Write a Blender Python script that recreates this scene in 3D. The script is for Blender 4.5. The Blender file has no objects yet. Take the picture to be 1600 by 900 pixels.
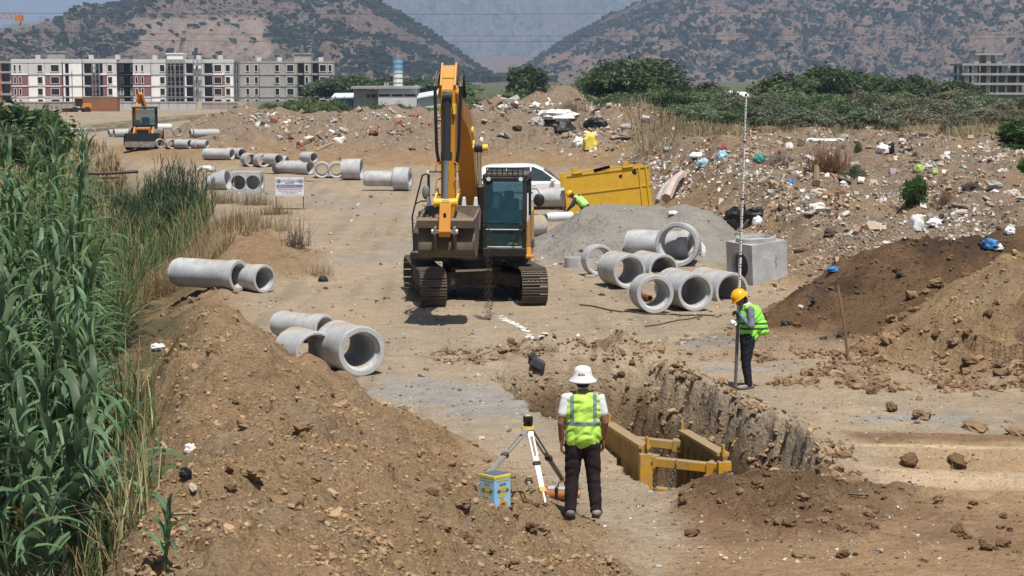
import bpy, bmesh, math, random
import numpy as np
from mathutils import Vector, Matrix

# ------------------------------------------------------------------ camera, world, sun, exposure
SC = bpy.context.scene
COL = SC.collection
PI = math.pi
R = math.radians
rnd = random.Random(7)
NR = np.random.RandomState(11)

CAMZ, FPX, HORIZ = 5.2, 3000.0, 120.0
PITCH = math.atan((450 - HORIZ) / FPX)
cd = bpy.data.cameras.new('camera')
cam = bpy.data.objects.new('camera', cd)
COL.objects.link(cam)
cam.location = (0, 0, CAMZ)
cam.rotation_euler = (PI / 2 - PITCH, 0, 0)
cd.sensor_width = 36
cd.lens = 36 * FPX / 1600
cd.clip_start = 0.5
cd.clip_end = 40000
SC.camera = cam

SUN_DIR = Vector((0.14, -0.38, 0.93)).normalized()      # towards the sun
SUN_EL = math.asin(SUN_DIR.z)
W = bpy.data.worlds.new('World')
SC.world = W
W.use_nodes = True
wn = W.node_tree.nodes
wl = W.node_tree.links
bg = wn['Background']
sky = wn.new('ShaderNodeTexSky')
sky.sky_type = 'NISHITA'
sky.sun_disc = False
sky.sun_elevation = SUN_EL
sky.sun_rotation = math.atan2(SUN_DIR.x, SUN_DIR.y)
sky.air_density = 1.0
sky.dust_density = 2.0
sky.ozone_density = 1.5
wl.new(sky.outputs[0], bg.inputs[0])
bg.inputs[1].default_value = 0.05
sd = bpy.data.lights.new('sun', 'SUN')
sd.energy = 3.9
sd.angle = R(0.53)
sd.color = (1.0, 0.955, 0.89)
sun = bpy.data.objects.new('sun', sd)
COL.objects.link(sun)
sun.rotation_euler = SUN_DIR.to_track_quat('Z', 'Y').to_euler()
SC.view_settings.view_transform = 'Standard'
SC.view_settings.look = 'None'
SC.view_settings.exposure = 0.60
SC.view_settings.gamma = 1.0
try:
    SC.cycles.volume_bounces = 0
    SC.cycles.max_bounces = 8
    SC.cycles.transparent_max_bounces = 16
    SC.cycles.caustics_reflective = False
    SC.cycles.caustics_refractive = False
except Exception:
    pass


# ------------------------------------------------------------------ layout helpers (photo pixel -> place in the world)
def ray(px, py):
    u = -(py - 450) / FPX
    return Vector(((px - 800) / FPX, math.cos(PITCH) + u * math.sin(PITCH), -math.sin(PITCH) + u * math.cos(PITCH)))


def G(px, py, z=0.0):
    r = ray(px, py)
    k = (z - CAMZ) / r.z
    return Vector((r.x * k, r.y * k, z))


def AT(px, py, Y):
    r = ray(px, py)
    k = Y / r.y
    return Vector((r.x * k, Y, CAMZ + r.z * k))


# ------------------------------------------------------------------ numpy noise
def _hash(ix, iy, seed):
    h = (ix.astype(np.int64) * 374761393 + iy.astype(np.int64) * 668265263 + seed * 144665) & 0xFFFFFFFF
    h = ((h ^ (h >> 13)) * 1274126177) & 0xFFFFFFFF
    h = (h ^ (h >> 16)) & 0xFFFFFFFF
    return h


def perlin(x, y, seed=0):
    x = np.asarray(x, float); y = np.asarray(y, float)
    xi = np.floor(x); yi = np.floor(y)
    xf = x - xi; yf = y - yi
    u = xf * xf * xf * (xf * (xf * 6 - 15) + 10)
    v = yf * yf * yf * (yf * (yf * 6 - 15) + 10)
    def g(dx, dy):
        a = _hash(xi + dx, yi + dy, seed) * (2 * PI / 4294967296.0)
        return np.cos(a) * (xf - dx) + np.sin(a) * (yf - dy)
    n0 = g(0, 0) * (1 - u) + g(1, 0) * u
    n1 = g(0, 1) * (1 - u) + g(1, 1) * u
    return (n0 * (1 - v) + n1 * v) * 1.5


def fbm(x, y, octv=4, gain=0.5, seed=0):
    s = 0; a = 1.0; f = 1.0; t = 0
    for i in range(octv):
        s = s + a * perlin(x * f, y * f, seed + i * 17)
        t += a; a *= gain; f *= 2.03
    return s / t * 1.4


def lumps(x, y, seed=0):
    """rounded lumps of random size on a jittered lattice, 0..1"""
    xi = np.floor(x); yi = np.floor(y)
    out = np.zeros_like(x)
    for dx in (-1, 0, 1):
        for dy in (-1, 0, 1):
            cx = xi + dx; cy = yi + dy
            h1 = _hash(cx, cy, seed) / 4294967296.0
            h2 = _hash(cx, cy, seed + 5) / 4294967296.0
            h3 = _hash(cx, cy, seed + 9) / 4294967296.0
            r = 0.12 + 0.5 * h3 * h3
            d2 = ((x - cx - h1) ** 2 + (y - cy - h2) ** 2 * (1 + h1)) / (r * r)
            out = np.maximum(out, r * np.sqrt(np.clip(1 - d2, 0, 1)) * 1.6)
    return out


def sstep(a, b, t):
    u = np.clip((t - a) / (b - a), 0, 1)
    return u * u * (3 - 2 * u)


# ------------------------------------------------------------------ the terrain
def ridge(x, y, pts):
    """pts: (X, Y, height, width on the left, width on the right); a heap with a crest line"""
    bd = np.full(np.shape(x), 1e9); bh = np.zeros_like(x); bw = np.ones_like(x)
    for a, b in zip(pts[:-1], pts[1:]):
        ax, ay = a[0], a[1]; bx, by = b[0], b[1]
        L2 = (bx - ax) ** 2 + (by - ay) ** 2
        t = np.clip(((x - ax) * (bx - ax) + (y - ay) * (by - ay)) / L2, 0, 1)
        d = np.hypot(x - ax - t * (bx - ax), y - ay - t * (by - ay))
        left = (bx - ax) * (y - ay) - (by - ay) * (x - ax) > 0
        w = np.where(left, a[3] + t * (b[3] - a[3]), a[4] + t * (b[4] - a[4]))
        k = d < bd
        bd = np.where(k, d, bd); bh = np.where(k, a[2] + t * (b[2] - a[2]), bh); bw = np.where(k, w, bw)
    f = np.clip(1 - (np.sqrt((bd / bw) ** 2 + 0.012) - 0.11), 0, 1)
    return bh * (0.55 * f + 0.45 * f * f * (3 - 2 * f))


TY = [22.4, 24.0, 25.3, 27.5, 30.0, 32.5, 34.6, 35.4]
TXL = [2.35, 1.58, 1.52, 1.22, 0.25, -0.3, -0.35, 0.6]
TXR = [3.2, 4.05, 4.30, 4.15, 3.5, 2.9, 2.55, 1.8]


def terrain(x, y):
    x = np.asarray(x, float); y = np.asarray(y, float)
    cell = 0.0022 * y
    def fade(wave):
        return np.clip((wave / cell - 2.0) / 2.0, 0, 1)
    wx = x + 0.35 * fbm(x * 0.5, y * 0.5, 3, seed=3)
    wy = y + 0.5 * fbm(x * 0.5, y * 0.5, 3, seed=4)
    # large form of the plain
    z = np.zeros_like(x)
    z = z - 1.4 * sstep(230, 420, y) - 0.8 * sstep(60, 25, y) * 0
    z = z + 0.8 * sstep(88, 120, y) * sstep(3, 9, x) * sstep(420, 260, y)
    # ditch on the left
    dx = x - np.interp(y, [14, 18, 35, 68, 110, 160], [-5.7, -6.3, -8.6, -13.8, -24.5, -42])
    dw = np.interp(y, [14, 35, 68, 160], [2.3, 2.6, 3.0, 3.5])
    ditch = -1.35 * np.exp(-(dx / dw) ** 4) * sstep(175, 130, y)
    z = z + ditch
    left_far = sstep(-1.5, -4.5, dx - 0.0)
    z = z + 0.4 * left_far * sstep(200, 120, y)
    # heaps
    m1 = ridge(wx, wy, [(-1.5, 9, 1.75, 2.3, 4.3), (-2.1, 14, 1.72, 2.3, 4.2), (-3.0, 20.5, 1.62, 2.4, 4.0), (-4.2, 26, 1.5, 2.5, 3.4), (-5.2, 31.5, 1.3, 2.2, 2.1), (-5.75, 36.2, 1.10, 1.9, 1.3)])
    m2 = ridge(wx, wy, [(-6.3, 50, 0.35, 1.5, 1.5), (-7.6, 55, 0.50, 2.2, 2.6), (-9.4, 62, 0.6, 2.5, 1.8)])
    m3 = ridge(wx, wy, [(-7.2, 37, 0.15, 1.2, 2.0), (-9.5, 47, 0.75, 2.5, 3.0), (-12.5, 60, 0.55, 2.5, 2.6)])
    r_a = ridge(wx, wy, [(4.8, 38.4, 0.12, 1.0, 4.2), (6.4, 39.8, 0.72, 2.0, 6.2), (8.6, 41.4, 1.68, 3.5, 8.6), (10.8, 43, 1.6, 3, 8), (16, 46, 1.5, 4, 8)])
    r_b = ridge(wx, wy, [(6.2, 34.0, 0.12, .8, 3.2), (7.0, 34.8, 0.55, 1.2, 6.6), (7.7, 35.2, 0.97, 1.8, 9.3), (8.4, 35.5, 1.45, 2.4, 10.6), (9.6, 36, 1.9, 3.2, 11.6), (14, 37.5, 2.6, 4, 12.5)])
    fill = ridge(wx, wy, [(1.95, 23.5, 0.04, 0.5, 1.0), (2.8, 23.6, 0.34, 0.7, 2.4), (3.7, 23.6, 0.30, 0.8, 2.4), (4.7, 23.5, 0.10, 0.9, 1.8)])
    gp = 1.42 * np.clip(1 - np.hypot((wx - 3.35) / 3.1, (wy - 58.5) / 5.0), 0, 1)
    gp2 = 1.30 * np.clip(1 - np.hypot((wx - 5.2) / 2.1, (wy - 58.0) / 5.0), 0, 1)
    gravel_h = np.minimum(np.maximum(gp, gp2) * 1.35, 1.22) - 0.25 * np.clip(np.maximum(gp, gp2) * 1.35 - 1.22, 0, 1) * 0
    rc_y = np.interp(y, [42, 50, 60, 68, 75, 84, 100, 125], [0.1, 0.75, 1.5, 2.0, 2.55, 2.4, 1.1, 0])
    rc_y = rc_y + sstep(9, 14, x) * np.interp(y, [40, 46, 52, 60, 75, 90], [0.3, 1.0, 0.95, 0.5, 0.1, 0.0])
    rc_x = sstep(5.4, 9.0, wx + 0.25 * (wy - 60) / 15) * sstep(41, 47, wy)
    rc = rc_y * rc_x
    rc = rc + rc_x * sstep(110, 85, y) * (0.55 * fbm(x * 0.28, y * 0.2, 4, seed=21) + 0.1 * fbm(x * 0.9, y * 0.7, 3, seed=27))
    h2 = ridge(wx, wy, [(-6, 128, 1.0, 12, 12), (-1, 126, 2.5, 9, 16), (2.9, 122, 4.0, 9, 17), (6.5, 118, 2.7, 8, 13), (10, 112, 1.0, 7, 9)])
    h2 = h2 + sstep(0.5, 2.0, h2) * (0.8 * fbm(x * 0.30, y * 0.15, 4, seed=22))
    yo = np.interp(x, [-40, -26, -20, -10, 0], [60, 30, 14, 3, 0])
    h3 = np.interp(y - yo * 0.5, [106, 112, 124, 140, 150, 170, 200], [0, 0.25, 1.25, 2.0, 2.3, 1.2, 0.0])
    h3 = h3 * sstep(-31, -22, x) * sstep(3, -4, x)
    h3 = h3 + sstep(0.3, 1.2, h3) * 0.7 * fbm(x * 0.25, y * 0.12, 4, seed=23)
    heap = np.maximum.reduce([m1, m2, m3, r_a, r_b, fill * 1.0, rc, h2, h3, gravel_h])
    z = z + heap
    # trench
    ny = y + 0.0
    nx = x + 0.30 * fbm(x * 0.9 + 7, y * 1.3, 4, seed=31) + 0.07 * fbm(x * 2.5, y * 4, 3, seed=32)
    xl = np.interp(ny, TY, TXL) + 0.07 * fbm(x * 1.5, y * 3.1, 3, seed=37); xr = np.interp(ny, TY, TXR)
    lw = np.interp(y, [24, 27.6, 29, 35], [0.14, 0.14, 0.4, 0.8])
    il = np.clip((nx - xl) / lw, 0, 1)
    ir_ = np.clip((xr - nx) / 0.55, 0, 1)
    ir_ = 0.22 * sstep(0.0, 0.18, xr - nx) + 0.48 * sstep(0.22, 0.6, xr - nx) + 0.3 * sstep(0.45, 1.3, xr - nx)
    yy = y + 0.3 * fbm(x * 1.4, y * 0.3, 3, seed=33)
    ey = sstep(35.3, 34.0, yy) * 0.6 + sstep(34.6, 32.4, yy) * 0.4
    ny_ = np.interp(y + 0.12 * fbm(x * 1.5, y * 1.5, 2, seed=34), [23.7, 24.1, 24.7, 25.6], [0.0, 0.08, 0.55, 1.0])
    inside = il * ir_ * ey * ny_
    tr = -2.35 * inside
    lip = 0.22 * np.exp(-((nx - xr - 0.15) / 0.28) ** 2) * (0.6 + 0.9 * np.abs(fbm(x * 1.1, y * 1.1, 3, seed=35))) * sstep(24.2, 25.5, y) * sstep(35, 33, y)
    lip += 0.30 * np.exp(-((y - 35.8) / 0.6) ** 2) * sstep(-0.8, 0.3, x) * sstep(3.6, 2.4, x) * (0.4 + np.abs(fbm(x * 1.3, y * 1.3, 3, seed=36)) * 1.6)
    z = z + tr * 1.0 + lip
    # surface roughness
    soft = np.clip(heap / 0.25, 0, 1) * (1 - np.clip(gravel_h / 0.15, 0, 1) * 0.93)
    ingr = sstep(0.05, 0.4, inside)
    rough = 0.16 + 0.84 * np.maximum(soft, ingr)
    grz = sstep(-5.5, -2.0, dx) * sstep(3.4, 1.9, dx)
    rough = np.maximum(rough, grz * 0.6)
    n = 0
    n = n + 0.055 * fbm(x * 0.9, y * 0.9, 2, seed=41) * fade(1.1)
    n = n + 0.040 * fbm(x * 2.3, y * 2.3, 2, seed=42) * fade(0.45)
    n = n + 0.024 * fbm(x * 6.0, y * 6.0, 2, seed=43) * fade(0.17)
    cl = lumps(x * 1.5, y * 1.5, 51) * 0.16 * fade(0.5) * sstep(-0.1, 0.35, fbm(x * 0.5, y * 0.5, 2, seed=44))
    cl = cl + lumps(x * 4.2, y * 4.2, 52) * 0.085 * fade(0.2) * sstep(-0.15, 0.3, fbm(x * 0.9, y * 0.9, 2, seed=45))
    cl = cl + lumps(x * 9.5, y * 9.5, 53) * 0.035 * fade(0.09)
    cl2 = lumps(x * 0.55, y * 0.45, 54) * 0.45 * np.clip(np.maximum(rc_x, sstep(1, 2, h2) + sstep(0.5, 1.2, h3)), 0, 1) * (sstep(70, 90, y) + 0.45 * sstep(46, 52, y) * sstep(90, 70, y))
    z = z + rough * (n * 1.6 + cl * 1.25) + cl2 + np.clip(np.maximum(m1, np.maximum(r_b, r_a)) / 0.5, 0, 1) * (0.18 * fbm(x * 0.75, y * 0.55, 3, seed=91) + 0.22 * lumps(x * 0.8, y * 0.55, 92) - 0.05)
    # dug in furrows and slumps on the loose heap
    rill = np.abs(fbm(x * 0.8 + y * 0.35, y * 0.45 - x * 0.2, 3, seed=61))
    z = z - 0.10 * sstep(0.10, 0.0, rill) * np.clip(m1 / 0.4, 0, 1) * sstep(-0.1, 0.3, fbm(x * .35, y * .35, 2, seed=62))
    # wheel ruts, low right
    rutm = sstep(4.3, 5.2, x) * sstep(28.2, 26.6, y) * sstep(22.4, 23.6, y) + 0.25 * sstep(22, 20.5, y) * sstep(1.5, 3, x)
    rl = y + 0.16 * (x - 5) + 0.10 * np.sin(x * 0.7)
    z = z + rutm * (0.04 * np.sin(rl * 6.2) + 0.02 * np.sin(rl * 15.0 + 1))
    # ---------------- colours
    road = np.array([0.30, 0.240, 0.172]); soil = np.array([0.390, 0.262, 0.148]); moist = np.array([0.186, 0.114, 0.064])
    grey = np.array([0.27, 0.258, 0.24]); dark = np.array([0.075, 0.052, 0.036]); tan = np.array([0.375, 0.285, 0.19])
    rubc = np.array([0.31, 0.24, 0.175]); green = np.array([0.065, 0.075, 0.034]); straw = np.array([0.20, 0.158, 0.09])
    c = np.empty(x.shape + (3,)); c[:] = road
    def mix(col, m):
        nonlocal c
        m = np.clip(m, 0, 1)[..., None]
        c = c * (1 - m) + col * m
    mott = fbm(x * 0.35, y * 0.18, 4, seed=71)
    trk = fbm((x + 0.03 * y) * 1.6, y * 0.045, 4, seed=70)
    mix(road * 0.78, sstep(0.05, 0.5, trk) * 0.7)
    mix(road * 1.12, sstep(0.1, 0.5, -trk) * 0.5)
    mix(tan, sstep(-0.2, 0.5, mott) * 0.6)
    mix(grey, 0.45 * sstep(0.05, 0.6, fbm(x * 0.22 + 5, y * 0.1, 4, seed=72)) * sstep(48, 58, y))
    mix(soil, np.clip(soft * 1.1, 0, 1))
    mix(tan, 0.55 * sstep(-0.1, 0.55, fbm(x * 0.6, y * 0.5, 4, seed=73)) * soft)
    mix(rubc, np.clip(np.maximum(rc_x, sstep(0.4, 1.4, np.maximum(h2, h3))), 0, 1) * 0.9)
    mix(soil, sstep(0.05, 0.6, fbm(x * 0.25, y * 0.13, 3, seed=79)) * rc_x * 0.6)
    # dark earth on the farther right heap
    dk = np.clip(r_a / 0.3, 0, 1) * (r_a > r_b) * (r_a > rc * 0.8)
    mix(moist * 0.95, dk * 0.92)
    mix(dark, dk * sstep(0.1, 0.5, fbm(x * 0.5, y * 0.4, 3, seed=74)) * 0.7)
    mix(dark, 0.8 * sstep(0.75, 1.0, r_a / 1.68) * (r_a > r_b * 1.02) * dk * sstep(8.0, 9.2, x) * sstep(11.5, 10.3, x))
    # fresh red-brown fill
    ff = sstep(1.7, 2.3, wx - 0.10 * (wy - 22)) * sstep(25.4, 24.2, wy) * (1 - 0.9 * sstep(4.4, 6.4, wx) * sstep(22.6, 23.4, wy))
    mix(moist, ff * 0.95)
    mix(soil * 0.75, ff * 0.45 * sstep(0.0, 0.5, fbm(x * 0.8, y * 0.7, 3, seed=75)) )
    mix(soil * 0.72, sstep(21.6, 20.6, y + 0.5 * fbm(x, y, 2, seed=76)) * sstep(1, 2.2, x) * 0.7)
    rb = sstep(4.3, 5.5, wx) * sstep(28.0, 27.4, wy) * sstep(22.3, 23.0, wy)
    mix(soil * 0.8, rb * 0.85)
    mix(tan * 1.22, rutm * sstep(-0.1, 0.8, np.sin(rl * 3.1 + 0.5) + 0.5 * np.sin(rl * 7.3)) * 0.9 * sstep(22.6, 24.5, y))
    mix(moist, sstep(27.0, 27.4, wy) * sstep(28.1, 27.7, wy) * sstep(4.7, 5.2, wx) * 0.9)
    # trench walls: soil colour darkened to stand for the shade inside the pit
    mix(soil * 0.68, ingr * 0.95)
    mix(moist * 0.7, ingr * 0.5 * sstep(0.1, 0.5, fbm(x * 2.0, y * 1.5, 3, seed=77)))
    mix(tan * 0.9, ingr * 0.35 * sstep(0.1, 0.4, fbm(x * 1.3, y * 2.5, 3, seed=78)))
    mix(moist * 0.8, 0.9 * np.exp(-((y - 35.7) / 0.7) ** 2) * sstep(-1.6, -0.6, x) * sstep(2.8, 1.6, x) * sstep(-0.1, 0.2, fbm(x * 2.2, y * 2.2, 3, seed=80)))
    # grey gravel strewn on the track
    g1 = np.exp(-(((wx + 0.9) / 1.5) ** 2 + ((wy - 30.2 + 0.9 * wx) / 1.7) ** 2)) 
    g2 = np.exp(-(((wx - 3.6) / 1.4) ** 2 + ((wy - 36.8) / 1.1) ** 2))
    g3 = np.exp(-(((wx - 6.2) / 1.1) ** 2 + ((wy - 28.9) / 0.5) ** 2)) + np.exp(-(((wx - 4.0) / 0.9) ** 2 + ((wy - 34.0) / 0.45) ** 2))
    gg = g1 * 1.5 + g2 + g3
    gn = fbm(x * 3.1, y * 2.0, 3, seed=81)
    mix(grey, sstep(0.35, 0.75, gg + 0.5 * gn) * 0.85 * (1 - ingr) * (1 - soft * 0.8))
    gpm = np.clip(gravel_h / 0.10, 0, 1) * (gravel_h > rc * 0.9)
    mix(np.array([0.255, 0.235, 0.205]), gpm)
    # oily dark patch by the machine, damp streaks
    mix(np.array([0.15, 0.125, 0.10]), 0.6 * np.exp(-(((wx + 2.3) / 2.0) ** 2 + ((wy - 62) / 3.0) ** 2)) * sstep(-0.3, 0.3, gn))
    mix(np.array([0.13, 0.11, 0.09]), 0.6 * sstep(88, 94, y) * sstep(110, 100, y) * sstep(1.0, 3, x) * sstep(-.2, .3, fbm(x * .3, y * .12, 3, seed=83)))
    # chalk line
    # overgrown strips
    mix(green, grz * 0.75 * sstep(-0.5, 0.2, fbm(x * 0.5, y * 0.4, 3, seed=84)))
    mix(straw, grz * 0.6 * sstep(0.0, 0.5, fbm(x * 0.4 + 3, y * 0.3, 3, seed=85)))
    mix(straw, 0.85 * left_far * sstep(200, 100, y))
    far = sstep(165, 215, y + 8 * fbm(x * 0.05, y * 0.05, 2, seed=86))
    mix(green * 1.1, far * sstep(-0.15, -0.12, x / y) * 0.9)
    mix(straw * 0.95, sstep(92, 108, y) * sstep(6, 10, x) * sstep(190, 165, y) * 0.9)
    c = c * (1 + 0.10 * fbm(x * 1.2, y * 1.2, 3, seed=87)[..., None]) * (1 + 0.07 * perlin(x * 6, y * 6, seed=88)[..., None] * fade(0.17)[..., None])
    pale = sstep(0.35, 0.6, fbm(x * 5, y * 5, 2, seed=89)) * fade(0.2) * 0.25
    mix(np.array([0.36, 0.30, 0.22]), pale * (1 - gpm))
    return z, c, {'rough': rough, 'soft': soft, 'rc': rc_x, 'h2': h2, 'h3': h3, 'inside': inside, 'grz': grz, 'dx': dx, 'm1': m1, 'rb': r_b, 'ra': r_a, 'gp': gpm}


def gz(x, y):
    return float(terrain(np.array([float(x)]), np.array([float(y)]))[0][0])


def hit(px, py, y0=9.5, y1=400.0):
    """where the sight line through a photo pixel meets the ground"""
    r = ray(px, py)
    a, b = y0, y1
    for n in (900, 60, 30):
        Y = np.geomspace(a, b, n)
        k = Y / r.y
        z = terrain(r.x * k, Y)[0]
        d = CAMZ + r.z * k - z
        i = int(np.argmax(d < 0)) if (d < 0).any() else n - 1
        i = max(i, 1)
        a, b = Y[i - 1], Y[i]
    Ym = (a + b) / 2
    return Vector((r.x * Ym / r.y, Ym, gz(r.x * Ym / r.y, Ym)))


# ------------------------------------------------------------------ materials
MATS = {}


def _n(nt, kind, **kw):
    n = nt.nodes.new(kind)
    for k, v in kw.items():
        setattr(n, k, v)
    return n


def material(name, col, rough=0.6, metal=0.0, var=0.12, scale=6.0, bump=0.0, bscale=30.0, dust=0.0, dust_col=(0.33, 0.26, 0.18),
             spec=0.3, trans=0.0, attr=None, fine=0.0, emit=None, coords='Object', streak=False, rust=0.0, sheen=0.0, alpha=1.0):
    """procedural surface: base colour with mottling, optional settled dust, rust blotches, bump"""
    m = bpy.data.materials.new(name)
    m.use_nodes = True
    nt = m.node_tree
    L = nt.links
    b = nt.nodes['Principled BSDF']
    b.inputs['Roughness'].default_value = rough
    b.inputs['Metallic'].default_value = metal
    b.inputs['Specular IOR Level'].default_value = spec
    tc = _n(nt, 'ShaderNodeTexCoord')
    co = tc.outputs[coords]
    if attr:
        a = _n(nt, 'ShaderNodeAttribute', attribute_name=attr)
        src = a.outputs['Color']
    else:
        rgb = _n(nt, 'ShaderNodeRGB')
        rgb.outputs[0].default_value = (*col, 1)
        src = rgb.outputs[0]
    nz = _n(nt, 'ShaderNodeTexNoise')
    nz.inputs['Scale'].default_value = scale
    nz.inputs['Detail'].default_value = 6
    nz.inputs['Roughness'].default_value = 0.62
    if streak:
        mp = _n(nt, 'ShaderNodeMapping')
        mp.inputs['Scale'].default_value = (1, 1, 0.12)
        L.new(co, mp.inputs[0]); L.new(mp.outputs[0], nz.inputs[0])
    else:
        L.new(co, nz.inputs[0])
    mr = _n(nt, 'ShaderNodeMapRange')
    mr.inputs['From Min'].default_value = 0.3; mr.inputs['From Max'].default_value = 0.7
    mr.inputs['To Min'].default_value = 1 - var; mr.inputs['To Max'].default_value = 1 + var
    L.new(nz.outputs[0], mr.inputs[0])
    mul = _n(nt, 'ShaderNodeVectorMath', operation='SCALE')
    L.new(src, mul.inputs[0]); L.new(mr.outputs[0], mul.inputs['Scale'])
    cur = mul.outputs[0]
    if fine:
        n2 = _n(nt, 'ShaderNodeTexNoise')
        n2.inputs['Scale'].default_value = fine
        n2.inputs['Detail'].default_value = 4
        n2.inputs['Roughness'].default_value = 0.7
        L.new(co, n2.inputs[0])
        m2 = _n(nt, 'ShaderNodeMapRange')
        m2.inputs['From Min'].default_value = 0.3; m2.inputs['From Max'].default_value = 0.7
        m2.inputs['To Min'].default_value = 0.72; m2.inputs['To Max'].default_value = 1.28
        L.new(n2.outputs[0], m2.inputs[0])
        mu2 = _n(nt, 'ShaderNodeVectorMath', operation='SCALE')
        L.new(cur, mu2.inputs[0]); L.new(m2.outputs[0], mu2.inputs['Scale'])
        cur = mu2.outputs[0]
    def blend(cur, col2, fac):
        mx = _n(nt, 'ShaderNodeMix', data_type='RGBA')
        L.new(fac, mx.inputs[0]); L.new(cur, mx.inputs[6])
        mx.inputs[7].default_value = (*col2, 1)
        return mx.outputs[2]
    if rust:
        n3 = _n(nt, 'ShaderNodeTexNoise')
        n3.inputs['Scale'].default_value = scale * 1.7; n3.inputs['Detail'].default_value = 8; n3.inputs['Roughness'].default_value = 0.7
        L.new(co, n3.inputs[0])
        m3 = _n(nt, 'ShaderNodeMapRange')
        m3.inputs['From Min'].default_value = 0.66 - rust * 0.18; m3.inputs['From Max'].default_value = 0.72 - rust * 0.18
        m3.inputs['To Max'].default_value = 0.85
        L.new(n3.outputs[0], m3.inputs[0])
        cur = blend(cur, (0.10, 0.045, 0.02), m3.outputs[0])
    if dust:
        ge = _n(nt, 'ShaderNodeNewGeometry')
        sx = _n(nt, 'ShaderNodeSeparateXYZ')
        L.new(ge.outputs['Normal'], sx.inputs[0])
        n4 = _n(nt, 'ShaderNodeTexNoise')
        n4.inputs['Scale'].default_value = scale * 0.8; n4.inputs['Detail'].default_value = 7; n4.inputs['Roughness'].default_value = 0.68
        L.new(co, n4.inputs[0])
        m4 = _n(nt, 'ShaderNodeMapRange')
        m4.inputs['From Min'].default_value = -0.2; m4.inputs['From Max'].default_value = 1.0
        m4.inputs['To Min'].default_value = 0.0; m4.inputs['To Max'].default_value = 0.55
        L.new(sx.outputs[2], m4.inputs[0])
        ad = _n(nt, 'ShaderNodeMath', operation='ADD')
        L.new(m4.outputs[0], ad.inputs[0]); L.new(n4.outputs[0], ad.inputs[1])
        m5 = _n(nt, 'ShaderNodeMapRange')
        m5.inputs['From Min'].default_value = 0.95 - dust * 0.75; m5.inputs['From Max'].default_value = 1.25 - dust * 0.75
        m5.inputs['To Max'].default_value = 0.92
        L.new(ad.outputs[0], m5.inputs[0])
        cur = blend(cur, dust_col, m5.outputs[0])
        mxr = _n(nt, 'ShaderNodeMix', data_type='FLOAT')
        L.new(m5.outputs[0], mxr.inputs[0]); mxr.inputs[2].default_value = rough; mxr.inputs[3].default_value = 0.9
        L.new(mxr.outputs[0], b.inputs['Roughness'])
    L.new(cur, b.inputs['Base Color'])
    if bump:
        nb = _n(nt, 'ShaderNodeTexNoise')
        nb.inputs['Scale'].default_value = bscale; nb.inputs['Detail'].default_value = 5; nb.inputs['Roughness'].default_value = 0.65
        L.new(co, nb.inputs[0])
        bp = _n(nt, 'ShaderNodeBump')
        bp.inputs['Strength'].default_value = 1.0
        bp.inputs['Distance'].default_value = bump
        L.new(nb.outputs[0], bp.inputs['Height']); L.new(bp.outputs[0], b.inputs['Normal'])
    if trans:
        tr = _n(nt, 'ShaderNodeBsdfTranslucent')
        L.new(cur, tr.inputs[0])
        ms = _n(nt, 'ShaderNodeMixShader')
        ms.inputs[0].default_value = trans
        out = nt.nodes['Material Output']
        L.new(b.outputs[0], ms.inputs[1]); L.new(tr.outputs[0], ms.inputs[2]); L.new(ms.outputs[0], out.inputs[0])
    if emit:
        b.inputs['Emission Color'].default_value = (*emit, 1)
    MATS[name] = m
    return m


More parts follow.
